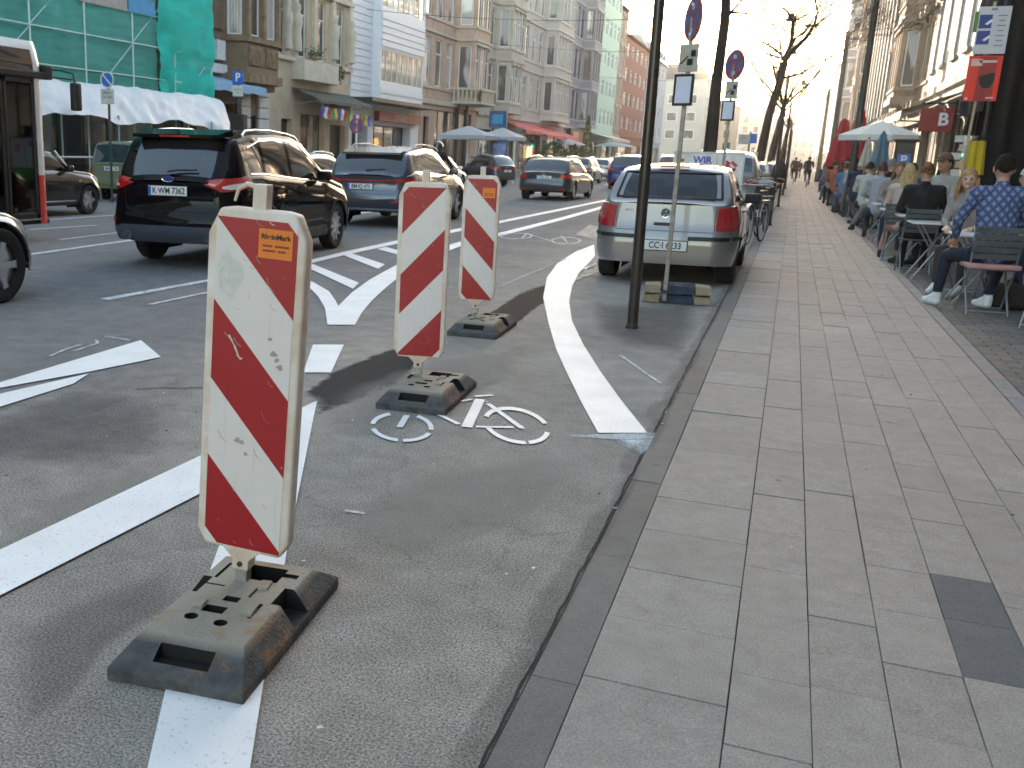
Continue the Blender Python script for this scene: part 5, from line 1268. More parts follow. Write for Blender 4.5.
    MB().tube([(0, 0, 0), (0, 0, 3.0)], .05, 10).build('post', M_darkmetal, r); MB().box((-.28, -.06, 2.6), (.62, .02, .5)).build('sign_face', mat('plate_grey', (.5, .49, .46)), r)
    MB().box((.2, -.09, 2.65), (.36, .02, .5)).build('parking_plate', M_signblue, r)


def bicycle(loc, rz, label, lean=.0, col=(.03, .03, .035)):
    r = thing('bicycle', label, 'bicycle', loc, rz, 'bicycles parked by the kerb'); r.rotation_euler = (0, 0, rz)
    fm = mat('bike_%d' % int(col[0] * 999), col, .35, .3, coat=.6); T = lambda pts, rad, nm, m=fm, p=r: MB().tube(pts, rad, 8).build(nm, m, p, smooth=1)
    for y in (-.52, .52):
        w = MB(); w.lathe([(.34 + .018 * math.cos(a), .018 * math.sin(a)) for a in [2 * PI * i / 8 for i in range(8)]], (0, 0, 0), 'X', 36, closed=True); wo = w.build('wheel', M_rubber, r, smooth=1); wo.location = (0, y, .355)
        ri = MB(); ri.lathe([(.315, -.01), (.325, 0), (.315, .01), (.308, 0)], (0, 0, 0), 'X', 36, closed=True); ri.build('rim', M_alloy, wo)
        sp = MB()
        for k in range(14): a = 2 * PI * k / 14; sp.tube([((-1) ** k * .02, .02 * math.cos(a), .02 * math.sin(a)), (0, .31 * math.cos(a + .2), .31 * math.sin(a + .2))], .0022, 3)
        sp.build('spokes', M_steel, wo)
        mg = MB()
        for k in range(9):
            a0, a1 = PI * (.1 + .8 * k / 9), PI * (.1 + .8 * (k + 1) / 9)
            mg.add([(-.03, y + .375 * math.cos(a0), .355 + .375 * math.sin(a0)), (.03, y + .375 * math.cos(a0), .355 + .375 * math.sin(a0)), (.03, y + .375 * math.cos(a1), .355 + .375 * math.sin(a1)), (-.03, y + .375 * math.cos(a1), .355 + .375 * math.sin(a1))], [(0, 1, 2, 3)])
        mg.build('mudguard', M_alloy, r, smooth=1)
    f = MB()
    for a, b in ((((0, -.52, .355)), (0, -.12, .30)), ((0, -.12, .30), (0, -.25, .78)), ((0, -.12, .30), (0, .34, .70)), ((0, -.22, .70), (0, .32, .80)), ((0, -.52, .355), (0, -.22, .70)), ((0, .32, .98), (0, .36, .68)), ((0, .36, .68), (0, .52, .355))): f.tube([a, b], .017, 8)
    f.build('frame', fm, r, smooth=1)
    T([(0, -.25, .78), (0, -.27, .92)], .013, 'seat_post'); s = MB(); s.add([(-.07, -.38, .95), (.07, -.38, .95), (.02, -.12, .94), (-.02, -.12, .94), (-.07, -.38, .91), (.07, -.38, .91), (.02, -.12, .91), (-.02, -.12, .91)], [(0, 1, 2, 3), (4, 5, 6, 7), (0, 1, 5, 4), (1, 2, 6, 5), (2, 3, 7, 6), (3, 0, 4, 7)]); s.build('saddle', M_blackplastic, r, bevel=.012)
    T([(-.29, .2, 1.03), (-.2, .28, 1.06), (0, .33, 1.05), (.2, .28, 1.06), (.29, .2, 1.03)], .012, 'handlebar', M_steel)
    c = MB(); c.lathe([(.085, -.004), (.095, 0), (.085, .004)], (.03, -.12, .30), 'X', 18, closed=True); c.tube([(.04, -.12, .30), (.05, -.05, .16)], .01, 5); c.box((.09, -.05, .155), (.08, .05, .02)); c.build('crank', M_steel, r)
    MB().box((0, -.52, .76), (.13, .34, .015)).build('carrier', M_steel, r)
    return r


def trailer_and_bikes():
    r = thing('advert_trailer', 'white advertising board on a small trailer with red emblem, blue WIR lettering and green base', 'advert trailer', (-1.62, 22.4, 0), 0)
    w = mat('advert_white', (.72, .70, .69), .4)
    b = MB().box((0, 0, 1.1), (1.35, .5, 1.0)).build('board', w, r, bevel=.01)
    MB().box((0, 0, .68), (1.36, .51, .28)).build('green_base', mat('advert_green', (.10, .35, .06), .5), b)
    fr = MB(); fr.box((-.68, -.24, 1.1), (.03, .05, 1.06)); fr.box((.68, -.24, 1.1), (.03, .05, 1.06)); fr.box((.16, -.256, 1.2), (.03, .02, .8)); fr.box((0, -.24, 1.615), (1.39, .05, .03)); fr.build('edge_frame', M_steel, b)
    text_mesh('advert_text', 'WIR', .19, mat('wir_blue', (.05, .08, .5)), b, (-.12, -.253, 1.46), (1, 0, 0), (0, 0, 1), .002, .006)
    e = MB()
    for (x, z, a, l) in ((.42, 1.32, -.7, .22), (.50, 1.40, -.7, .14), (.38, 1.42, -.7, .10), (.5, 1.28, .8, .10), (-.55, 1.46, -.3, .14)): e.box((x, -.254, z), (l, .004, .06), ry=-a)
    e.build('emblem', mat('advert_red', (.55, .04, .06)), b)
    text_mesh('advert_text', 'spar', .13, w, b, (.42, -.261, .72), (1, 0, 0), (0, 0, 1), .002)
    MB().box((0, 0, .42), (1.2, .6, .12)).build('chassis', M_darkmetal, r)
    for s in (-1, 1):
        t = MB(); t.lathe([(.12, -.05), (.24, -.05), (.25, 0), (.24, .05), (.12, .05)], (s * .62, 0, .25), 'X', 20); t.build('wheel', M_rubber, r)
    bicycle((-.52, 19.8, .0), math.radians(168), 'bicycle with pale mudguards, nearest the silver hatchback wing', col=(.04, .04, .045))
    bicycle((-.47, 22.5, .0), math.radians(172), 'second bicycle at the kerb beside the advertising trailer', col=(.10, .02, .02))
    bicycle((-.62, 24.2, .0), math.radians(5), 'third bicycle, dark, half hidden by the nearest kerb post', col=(.02, .02, .025))
    bicycle((-.45, 28.5, .0), math.radians(176), 'fourth bicycle just beyond the nearest kerb post', col=(.06, .06, .07))
    for k, (x, y) in enumerate([(-.55, 21.3), (-.52, 23.6)]):
        c = thing('bicycle_basket', ['black basket with a rounded rim by the nearest parked bicycle', 'black crate with a white sack beside the kerb bicycles'][k], 'basket', (x, y, .70 if k else .55), 0)
        MB().box((0, 0, .13), (.36, .32, .26)).build('basket_body', M_blackplastic, c, bevel=.03)
        if k: MB().box((.02, 0, .31), (.30, .26, .14)).build('sack', mat('sack_grey', (.3, .3, .31), .8), c, bevel=.08, seg=3, smooth=1)
# ------------------------------------------------------------------ buildings
GL = {}


def glz(i=0):
    return [window_glass('window_glass_a', amount=.5), window_glass('window_glass_b', (.02, .025, .03), (.35, .33, .28), .1), window_glass('window_glass_c', (.05, .05, .05), (.62, .6, .55), .9)][i]


class House:
    """walls as plan polylines: u runs along the street (world Y), d sticks out towards the street"""
    def __init__(s, name, label, side, X, y0, y1, H, wall, depth=9.0, group=None, frame=None, detail=True, trimm=None, cat='house'):
        s.side, s.X, s.y0, s.y1, s.H, s.wallm, s.detail = side, X, y0, y1, H, wall, detail
        s.root = thing(name, label, cat, (X, (y0 + y1) / 2, 0), 0, group)
        s.yc = (y0 + y1) / 2; s.k = 1 if side == 'L' else -1
        s.w = MB(); s.frame = frame or M_white; s.trim = MB(); s.trimm = trimm or wall; s.depth = depth; s.gi = random.Random(int(y0 * 7 + X))
    def P(s, u, d, z): return (s.k * d, u - s.yc, z)
    def panel(s, a, b, z0, z1, ops=(), rev=.16):
        """wall between plan points a and b (u,d); ops: (t0,t1,z0,z1,kind) with t in metres from a"""
        A, B = Vector(a), Vector(b); ln = (B - A).length; dr = (B - A) / ln; nn = Vector((-dr.y, dr.x)) * (1 if True else -1)
        if nn.y < 0: nn = -nn
        ops = [o for o in ops if o[1] <= ln + .01 and o[0] >= -.01]
        us = sorted(set([0, ln] + [x for o in ops for x in o[:2]])); zs = sorted(set([z0, z1] + [x for o in ops for x in o[2:4]]))
        pt = lambda t, z, dd=0: s.P(A.x + dr.x * t - nn.x * dd, A.y + dr.y * t - nn.y * dd, z)
        for i in range(len(us) - 1):
            for j in range(len(zs) - 1):
                um, zm = (us[i] + us[i + 1]) / 2, (zs[j] + zs[j + 1]) / 2
                if any(o[0] < um < o[1] and o[2] < zm < o[3] for o in ops): continue
                s.w.add([pt(us[i], zs[j]), pt(us[i + 1], zs[j]), pt(us[i + 1], zs[j + 1]), pt(us[i], zs[j + 1])], [(0, 1, 2, 3)])
        for o in ops:
            t0, t1, a0, a1 = o[:4]; kind = o[4] if len(o) > 4 else 'win'
            for (p, q) in (((t0, a0), (t1, a0)), ((t1, a0), (t1, a1)), ((t1, a1), (t0, a1)), ((t0, a1), (t0, a0))):
                s.w.add([pt(*p), pt(*q), pt(q[0], q[1], rev), pt(p[0], p[1], rev)], [(0, 1, 2, 3)])
            s.window(pt, t0, t1, a0, a1, rev, kind)
    def window(s, pt, t0, t1, a0, a1, rev, kind):
        fw = .07; f = MB(); D0, D1 = rev - .07, rev - .01
        def bx(x0, x1, y0, y1, d0=D0, d1=D1):
            vs = [pt(x, y, d) for x in (x0, x1) for y in (y0, y1) for d in (d0, d1)]; f.add(vs, [(0, 1, 3, 2), (4, 6, 7, 5), (0, 4, 5, 1), (2, 3, 7, 6), (0, 2, 6, 4), (1, 5, 7, 3)])
        bx(t0, t0 + fw, a0, a1); bx(t1 - fw, t1, a0, a1); bx(t0 + fw, t1 - fw, a0, a0 + fw); bx(t0 + fw, t1 - fw, a1 - fw, a1)
        w = t1 - t0
        if kind in ('win', 'cross'): bx(t0 + fw, t1 - fw, a0 + (a1 - a0) * .68, a0 + (a1 - a0) * .68 + .07, D0 + .005, D1 - .005)
        if kind == 'cross' or (kind == 'win' and w > 1.25): bx((t0 + t1) / 2 - .035, (t0 + t1) / 2 + .035, a0 + fw, a1 - fw, D0 + .01, D1 - .008)
        if kind == 'strip':
            n = max(2, round(w / .9))
            for i in range(1, n): x = t0 + w * i / n; bx(x - .04, x + .04, a0 + fw, a1 - fw, D0 + .01, D1 - .01)
        if kind == 'shop':
            n = max(1, round(w / 1.4))
            for i in range(1, n): x = t0 + w * i / n; bx(x - .03, x + .03, a0 + fw, a1 - fw, D0 + .01, D1 - .01)
            bx(t0 + fw, t1 - fw, a0 + .6, a0 + .66, D0 + .012, D1 - .012)
        nm = {'door': 'door', 'shop': 'shop_window'}.get(kind, 'window')
        o = f.build(nm, s.frame if kind not in ('shop', 'door') else getattr(s, 'shopm', M_darkmetal), s.root)
        g = MB(); g.add([pt(t0 + fw, a0 + fw, rev - .03), pt(t1 - fw, a0 + fw, rev - .03), pt(t1 - fw, a1 - fw, rev - .03), pt(t0 + fw, a1 - fw, rev - .03)], [(0, 1, 2, 3)])
        gm = glz(s.gi.choice((0, 1, 1, 2))) if kind not in ('door', 'shop') else (getattr(s, 'shopglass', None) or glz(1))
        if kind == 'door': gm = mat('door_dark', (.02, .018, .016), .4)
        g.build('pane' if kind != 'door' else 'door_leaf', gm, o)
    def course(s, path, z, h, out, m=None):
        """moulding strip that follows the plan path"""
        for a, b in zip(path, path[1:]):
            A, B = Vector(a), Vector(b); dr = (B - A).normalized(); nn = Vector((-dr.y, dr.x))
            if nn.y < 0: nn = -nn
            A2, B2 = A - dr * (out * .5), B + dr * (out * .5)
            q = [A2 + nn * out, B2 + nn * out, B2 - nn * .02, A2 - nn * .02]
            vs = [s.P(p.x, p.y, zz) for zz in (z, z + h) for p in q]
            s.trim.add(vs, [(3, 2, 1, 0), (4, 5, 6, 7), (0, 1, 5, 4), (1, 2, 6, 5), (2, 3, 7, 6), (3, 0, 4, 7)])
    def soffit(s, path, z):
        pts = [s.P(a, b, z) for a, b in path]; s.trim.add(pts, [tuple(range(len(pts)))])
    def tbox(s, u0, u1, d0, d1, z0, z1, mb=None):
        vs = [s.P(u, d, z) for u in (u0, u1) for d in (d0, d1) for z in (z0, z1)]; (mb or s.trim).add(vs, [(0, 1, 3, 2), (4, 6, 7, 5), (0, 4, 5, 1), (2, 3, 7, 6), (0, 2, 6, 4), (1, 5, 7, 3)])
    def piece(s, name, m, boxes, parent=None, **kw):
        mb = MB()
        for b in boxes: s.tbox(*b, mb=mb)
        return mb.build(name, m, parent or s.root, **kw)
    def finish(s, roof='flat', roofm=None, rh=3.0):
        y0, y1, H, D = s.y0, s.y1, s.H, s.depth
        for u in (y0, y1): s.w.add([s.P(u, 0, 0), s.P(u, -D, 0), s.P(u, -D, H), s.P(u, 0, H)], [(0, 1, 2, 3)])
        s.w.add([s.P(y0, -D, 0), s.P(y1, -D, 0), s.P(y1, -D, H), s.P(y0, -D, H)], [(0, 1, 2, 3)])
        s.w.build('wall', s.wallm, s.root, merge=.0005)
        if s.trim.f: s.trim.build('moulding', s.trimm, s.root)
        r = MB()
        if roof == 'flat': s.tbox(y0, y1, -D, .35, H, H + .25, mb=r)
        else:
            vs = [s.P(u, d, z) for u in (y0, y1) for (d, z) in ((.35, H), (-1.6 if roof == 'mansard' else -D / 2, H + rh), (-D + 1.6 if roof == 'mansard' else -D / 2 - .1, H + rh), (-D, H))]
            r.add(vs, [(0, 1, 2, 3), (7, 6, 5, 4), (0, 4, 5, 1), (1, 5, 6, 2), (2, 6, 7, 3), (3, 7, 4, 0)])
        ro = r.build('roof', roofm or mat('slate', (.09, .09, .10), .7, var=.2), s.root)
        if roof == 'mansard':
            n = max(1, int((y1 - y0) / 3.5))
            for i in range(n):
                c = y0 + (y1 - y0) * (i + .5) / n; b = MB(); s.tbox(c - .7, c + .7, -1.4, -.15, H + .5, H + 2.0, mb=b); b.build('dormer', s.trimm, ro)
        return s


def bay_path(c, w, out, ch=.6):
    return [(c - w / 2, 0), (c - w / 2 + ch, out), (c + w / 2 - ch, out), (c + w / 2, 0)]


def windows(ln, n, w, z0, z1, kind='win', t0=0.0):
    return [(t0 + ln * (i + .5) / n - w / 2, t0 + ln * (i + .5) / n + w / 2, z0, z1, kind) for i in range(n)]


def stucco_house(name, label, side, X, y0, y1, H, wall, trim, floors, n, ww=1.1, bay=None, group=None, ground=None, roof='flat', frame=None, base=4.3, fh=3.75, wh=2.4, roofm=None, bow=1.1, shopm=None, lintel=True, depth=9., course=True):
    s = House(name, label, side, X, y0, y1, H, wall, group=group, frame=frame, trimm=trim, depth=depth)
    if shopm: s.shopm = shopm
    ln = y1 - y0
    # ground floor
    g = ground or [(.6, ln * .45, .35, 3.4, 'shop'), (ln * .5, ln * .5 + 1.2, .05, 3.0, 'door'), (ln * .5 + 1.7, ln - .6, .35, 3.4, 'shop')]
    s.panel((y0, 0), (y1, 0), 0, base, g, rev=.3)
    z = base; fl = 0
    while z < H - 1.0:
        zt = min(z + fh, H); wz0, wz1 = z + .85, min(z + .85 + wh, zt - .35)
        if bay:
            c, bw = y0 + bay[0] * ln, bay[1]
            P = bay_path(c, bw, bow)
            s.panel((y0, 0), P[0], z, zt, windows(P[0][0] - y0, max(1, round((P[0][0] - y0) / 2.3)), min(ww, (P[0][0] - y0) * .6), wz0, wz1) if P[0][0] - y0 > .9 else [])
            l1 = (Vector(P[1]) - Vector(P[0])).length; s.panel(P[0], P[1], z, zt, [(l1 * .2, l1 * .8, wz0, wz1, 'one')])
            l2 = P[2][0] - P[1][0]; s.panel(P[1], P[2], z, zt, windows(l2, max(1, round(l2 / 1.3)), min(.95, l2 * .7), wz0, wz1))
            s.panel(P[2], P[3], z, zt, [(l1 * .2, l1 * .8, wz0, wz1, 'one')])
            s.panel(P[3], (y1, 0), z, zt, windows(y1 - P[3][0], max(1, round((y1 - P[3][0]) / 2.3)), min(ww, (y1 - P[3][0]) * .6), wz0, wz1) if y1 - P[3][0] > .9 else [])
            full = [(y0, 0)] + P + [(y1, 0)]
            if fl == 0: s.soffit(P, z); s.course(P, z - .35, .35, -.15) if False else None; s.course([P[0], P[1], P[2], P[3]], z, .35, .12)
        else:
            full = [(y0, 0), (y1, 0)]
            s.panel((y0, 0), (y1, 0), z, zt, windows(ln, n, ww, wz0, wz1))
            if lintel:
                for o in windows(ln, n, ww, wz0, wz1): s.tbox(y0 + o[0] - .15, y0 + o[1] + .15, -.01, .14, wz1 + .08, wz1 + .3); s.tbox(y0 + o[0] - .1, y0 + o[1] + .1, -.01, .12, wz0 - .16, wz0 - .02)
        if course: s.course(full, zt - .16 if zt < H else H - .35, .16 if zt < H else .35, .12 if zt < H else .3); 
        if course and bay: s.course(full, wz0 - .2, .12, .07)
        if bay and lintel:
            for o in windows(P[2][0] - P[1][0], max(1, round((P[2][0] - P[1][0]) / 1.3)), .95, wz0, wz1): s.tbox(P[1][0] + o[0] - .06, P[1][0] + o[1] + .06, bow - .01, bow + .1, wz1 + .05, wz1 + .22)
        z = zt; fl += 1
    s.tbox(y0, y1, -.01, .16, base - .3, base - .02)
    s.finish(roof, roofm)
    return s


def awning(h, u0, u1, z, out, drop, m, name='awning', valance=.25, scallop=True):
    a = MB(); n = 8
    vs = []
    for i in range(n + 1):
        u = u0 + (u1 - u0) * i / n
        vs += [h.P(u, .05, z), h.P(u, out, z - drop), h.P(u, out + .01, z - drop - valance - (.06 if i % 2 else 0)), h.P(u, .05, z - .03), h.P(u, out - .03, z - drop - .03)]
    fs = []
    for i in range(n):
        o = i * 5; p = o + 5; fs += [(o, p, p + 1, o + 1), (o + 1, p + 1, p + 2, o + 2), (o + 3, p + 3, p + 4, o + 4)]
    a.add(vs, fs); r = a.build(name, m, h.root)
    for u in (u0 + .1, u1 - .1): MB().tube([h.P(u, .1, z - .8), h.P(u, out - .05, z - drop - .03)], .02, 6).build('awning_arm', M_steel, r)
    return r


def left_buildings():
    G = 'house fronts along the far side of the street'
    X = -22.0
    cream = mat('stucco_cream', (.58, .47, .32), .85, var=.14, scale=1.2, bump=.2, bscale=25)
    creamtrim = mat('trim_cream', (.60, .54, .43), .8, var=.12, scale=2)
    # 1 house behind the scaffold
    s = stucco_house('scaffolded_house', 'dark house wrapped in green scaffold netting, nearest on the far side', 'L', X - 1.2, 6, 33.7, 21, mat('render_greybrown', (.38, .38, .35), .9, var=.2), mat('trim_grey', (.3, .29, .26), .9), 4, 8, 1.2, group=G, lintel=False,
                     ground=[(1, 6, .2, 3.3, 'shop'), (7, 12, .2, 3.3, 'shop'), (13.0, 17, .2, 3.3, 'shop'), (18.5, 20.0, .05, 3.1, 'door'), (21, 26.5, .2, 3.3, 'shop')])
    scaffold(X)
    # 2 brown brick house with stone bay
    bk = brick('brick_brown', (.33, .22, .12), (.27, .18, .10), (.22, .17, .12), bw=.24, rh=.075)
    stone = mat('sandstone_brown', (.25, .17, .10), .85, var=.3, scale=3., bump=.5, bscale=12)
    s = House('brick_house', 'brown brick house with dark stone bay window and pale blue awning', 'L', X, 33.8, 40.9, 20, bk, group=G, trimm=stone)
    s.shopm = M_ink; s.shopglass = mat('cafe_window', (.05, .02, .015), .2, col2=(.45, .06, .03), scale=2.2, coat=1)
    s.panel((33.8, 0), (38.3, 0), 0, 4.0, [(.3, 1.2, .05, 3.3, 'door'), (1.5, 4.2, .6, 3.3, 'shop')], rev=.4)
    rust = mat('white_rustic', (.66, .65, .62), .7, var=.08)
    rb = MB()
    for k in range(9):
        for (a, b) in ((38.35, 39.15), (39.9, 40.85)): s.tbox(a + .01, b - .01, 0, .14, .05 + k * .46, .47 + k * .46, mb=rb)
    s.panel((38.3, 0), (40.9, 0), 0, 4.4, [(.85, 1.6, .1, 2.9, 'door')]); rb.build('rusticated_pier', rust, s.root, bevel=.03)
    s.panel((33.8, 0), (38.3, 0), 4.0, 4.4)
    for fz in (4.4, 9.0, 13.2):
        z1 = fz + (4.6 if fz < 5 else 4.2)
        s.panel((33.8, 0), (36.9, 0), fz, z1, [(.35, 1.45, fz + 2.0, fz + 4.1, 'win')])
        P = [(36.9, 0), (37.4, .95), (40.1, .95), (40.6, 0)]
        s.panel(P[0], P[1], fz, z1, [(.25, .85, fz + 1.6, fz + 4.0, 'one')]); s.panel(P[1], P[2], fz, z1, [(.2, 1.1, fz + 1.6, fz + 4.0, 'win'), (1.6, 2.5, fz + 1.6, fz + 4.0, 'win')])
        s.panel(P[2], P[3], fz, z1, [(.25, .85, fz + 1.6, fz + 4.0, 'one')]); s.panel((40.6, 0), (40.9, 0), fz, z1)
        s.course(P, fz + 1.35, .2, .12); s.course([(33.8, 0), (36.9, 0)], fz + 1.75, .16, .1); s.course(P, z1 - .3, .2, .1)
        for (a, b) in ((37.5, 38.55), (38.95, 40.0)):
            s.tbox(a, b, .96, 1.02, fz + .45, fz + 1.2)
            for i in range(7): s.tbox(a + .1 + i * .13, a + .16 + i * .13, 1.0, 1.06, fz + .5 + (i % 3) * .12, fz + 1.05 - (i % 2) * .2)
        for a in (37.4, 38.7, 40.0): s.tbox(a - .1, a + .12, .95, 1.08, fz + 1.5, fz + 4.2)
    s.soffit([(36.9, 0), (37.4, .95), (40.1, .95), (40.6, 0)], 4.4); s.course([(36.9, 0), (37.4, .95), (40.1, .95), (40.6, 0)], 4.15, .35, .18); s.course([(37.1, 0), (37.6, .7), (39.9, .7), (40.4, 0)], 3.9, .25, .15)
    s.finish()
    aw = awning(s, 33.9, 38.4, 4.3, 1.3, .35, mat('awning_blue', (.22, .42, .62), .7)); s.piece('shop_fascia', M_white, [(33.8, 37.2, .02, .22, 4.45, 4.8)]); s.piece('shop_front', mat('shop_black', (.015, .016, .017), .5), [(33.8, 38.2, .02, .10, 3.35, 3.95), (33.8, 34.05, .02, .15, 0, 3.35), (38.0, 38.3, .02, .15, 0, 3.35)])
    s.piece('ac_box', M_white, [(36.1, 36.75, .02, .3, 4.95, 5.7)])
    # 3 cream stucco house
    s = House('stucco_house', 'cream stucco house with a dark green awning and a string of coloured pennants', 'L', X, 40.95, 50, 20, cream, group=G, trimm=creamtrim)
    s.shopm = mat('shop_wood', (.10, .06, .04), .5)
    s.panel((40.95, 0), (50, 0), 0, 4.5, [(1.3, 2.4, .05, 2.9, 'door'), (3.3, 6.0, .1, 3.2, 'shop'), (6.7, 8.6, .05, 2.8, 'door')], rev=.35)
    for fz in (4.5, 8.9, 13.0):
        z1 = fz + (4.4 if fz < 5 else 4.1)
        s.panel((40.95, 0), (50, 0), fz, z1, [(.9, 1.75, fz + 1.25, fz + 4.0, 'win'), (3.0, 3.85, fz + 1.25, fz + 4.0, 'win'), (5.1, 5.95, fz + 1.25, fz + 4.0, 'win'), (7.3, 8.15, fz + 1.25, fz + 4.0, 'win')])
        s.course([(40.95, 0), (50, 0)], fz + 1.0, .18, .16); s.course([(43.5, 0), (43.6, .35), (47.3, .35), (47.4, 0)], fz + .2, .9, .2)
        for a in (40.95, 42.3, 43.3, 45.35, 47.5, 49.6):      # half columns and figures
            s.tbox(a - .02, a + .3, 0, .16, fz + 1.2, z1 - .2)
            if a in (43.3, 47.5, 49.6, 42.3):
                mb = MB(); prof = [(0, 0), (.22, .05), (.2, .5), (.16, .9), (.24, 1.3), (.22, 1.6), (.1, 1.75), (.15, 1.9), (.14, 2.1), (0, 2.2)]
                c = s.P(a + .16, .2, fz + 1.4); mb.lathe([(r_, z_) for r_, z_ in prof], c, 'Z', 10); mb.build('stone_figure', creamtrim, s.root, smooth=1)
        s.course([(40.95, 0), (50, 0)], z1 - .2, .2, .2)
    s.finish()
    awning(s, 43.2, 49.7, 4.35, 1.5, .55, mat('awning_green', (.03, .055, .045), .7), valance=.12)
    s.piece('shop_fascia', mat('fascia_maroon', (.12, .03, .025), .6), [(46.8, 49.8, .02, .2, 3.3, 3.9)]); 
    plantm = mat('leaf_green', (.05, .10, .025), .7, var=.4, scale=9)
    def leafy(parent, c, r_, n, hang=0):
        mb = MB(); rr = random.Random(int(c[1] * 100))
        for _ in range(n):
            p = Vector((rr.gauss(0, r_[0]), rr.gauss(0, r_[1]), rr.gauss(0, r_[2]) - hang * rr.random())) + Vector(c); q = Vector((rr.uniform(-1, 1), rr.uniform(-1, 1), rr.uniform(-1, 1))).normalized() * .07; t = q.orthogonal().normalized() * .04
            mb.add([p - q, p + t, p + q, p - t], [(0, 1, 2, 3)])
        return mb.build('foliage', plantm, parent)
    for (u, z, rx, hg) in ((45.0, 5.85, .5, 0), (47.9, 5.5, .22, .6)):
        pl = thing('balcony_plant', 'low green plants on the cream ledge above the pennants' if rx > .3 else 'hanging green plant at the right end of the cream ledge', 'plant', (X + .4, u, z), 0); leafy(pl, (0, 0, .1), (.12, rx, .12), 130, hg)
        MB().box((0, 0, -.05), (.2, rx * 2, .15)).build('trough', mat('terracotta', (.3, .14, .08)), pl)
    fl = thing('pennant_string', 'string of blue, white, red, green and yellow prayer pennants under the green awning', 'pennants', (X + 1.45, 46.4, 3.55), 0)
    cols = [mat('flag_' + n, c, .8) for n, c in (('blue', (.05, .08, .5)), ('white', (.7, .7, .7)), ('red', (.5, .03, .03)), ('green', (.06, .28, .06)), ('yellow', (.7, .5, .05)))]
    for k in range(16):
        u = -2.9 + k * .38; zz = -.06 * math.sin(k * .8) - .02 * k
        m = MB(); 
        rows = 4; vs = []
        for i in range(rows + 1):
            for j in (0, 1): vs.append((.03 * math.sin(i * 1.3 + k), u + j * .33, zz - i * .13))
        m.add(vs, [(i * 2, i * 2 + 1, i * 2 + 3, i * 2 + 2) for i in range(rows)]); m.build('pennant', cols[k % 5], fl)
    MB().tube([(0, -3, 0), (0, 0, -.12), (0, 3.2, -.3)], .01, 4).build('string', M_ink, fl)
    # 4 white slatted house
    slat = mat('white_cladding', (.70, .72, .75), .5, var=.06)
    s = House('slatted_house', 'white house clad in horizontal slats with big strip windows', 'L', X, 50.05, 61, 20, slat, group=G)
    s.panel((50.05, 0), (61, 0), 0, 4.3, [(.4, 2.6, .3, 3.3, 'door'), (3.4, 9.5, .3, 3.0, 'shop')], rev=.6)
    s.shopglass = mat('butcher_window', (.25, .05, .03), .3, col2=(.5, .4, .25), scale=1.2, coat=1)
    z = 4.3
    while z < 19.9:
        s.panel((50.05, 0), (53.0, 0), z, z + 3.9); s.panel((53.0, 0), (53.15, .45), z, z + 3.9); s.panel((53.15, .45), (60.2, .45), z, z + 3.9, [(.15, 6.9, z + 1.0, z + 2.75, 'strip')], rev=.1); s.panel((60.2, .45), (60.3, 0), z, z + 3.9); s.panel((60.3, 0), (61, 0), z, z + 3.9)
        for k in range(11):
            zz = z + .04 + k * .355
            s.tbox(50.07, 52.9, .0, .05, zz, zz + .31)
            if not (zz + .31 > z + 1.0 and zz < z + 2.75): s.tbox(53.2, 60.15, .45, .51, zz, zz + .29)
        z += 3.9
    s.finish()
    s.piece('canopy', mat('canopy_dark', (.03, .035, .035), .5), [(50.1, 61, .0, 1.3, 4.1, 4.3)]); s.piece('shop_fascia', mat('fascia_red', (.28, .02, .03), .5), [(53.5, 60.5, .02, .35, 3.2, 3.75)])
    text_mesh('shop_lettering', 'METZGEREI', .42, M_white, s.root, s.P(57, .36, 3.47), (0, 1, 0), (0, 0, 1), .005)
    s.piece('shop_counter', mat('counter', (.6, .58, .5)), [(54, 59.5, -.5, -.3, .4, 1.2)])
    # 5 ornate pink and cream with balcony bay
    pink = mat('stucco_pinkbrown', (.50, .34, .25), .85, var=.15, scale=1.5)
    s = stucco_house('ornate_house', 'cream and salmon ornate house with a stone balcony on its rounded bay', 'L', X, 61.05, 73.5, 26, pink, mat('trim_sand', (.52, .46, .36), .8, var=.12, scale=2), 4, 3, 1.25, bay=(.72, 4.6), group=G, base=4.9, fh=4.2, wh=2.9, bow=1.3, ground=[(.8, 1.9, .1, 3.8, 'door'), (3.0, 11.2, .5, 4.3, 'shop')])  # unseen height, added from this house to the mint block, shades the opposite fronts
    c = 61.05 + .72 * 12.45; Pb = [(c - 2.7, 0), (c - 1.8, 1.9), (c + 1.8, 1.9), (c + 2.7, 0)]
    m = MB(); s2 = s
    for z in (4.85, 5.75):
        for a, b in zip(Pb, Pb[1:]):
            A, B = Vector(a), Vector(b); d_ = (B - A).normalized(); n_ = Vector((-d_.y, d_.x)); n_ = n_ if n_.y > 0 else -n_
            q = [A, B, B - n_ * .25, A - n_ * .25]; m.add([s.P(p.x, p.y, zz) for zz in (z, z + .16) for p in q], [(3, 2, 1, 0), (4, 5, 6, 7), (0, 1, 5, 4), (1, 2, 6, 5), (2, 3, 7, 6), (3, 0, 4, 7)])
    for a, b in zip(Pb, Pb[1:]):
        A, B = Vector(a), Vector(b); n = int((B - A).length / .28)
        for i in range(n + 1): p = A.lerp(B, i / n); m.box(s.P(p.x, p.y - .12, 5.38), (.12, .12, .8))
    m.add([s.P(a, b, 4.84) for a, b in Pb], [(0, 1, 2, 3)]); m.build('balcony', mat('trim_sand', (.52, .46, .36)), s.root)
    s.piece('drain_pipe', M_ink, [(68.3, 68.55, .02, .3, 0, 4.9), (70.3, 70.5, .02, .3, 0, 4.9)])
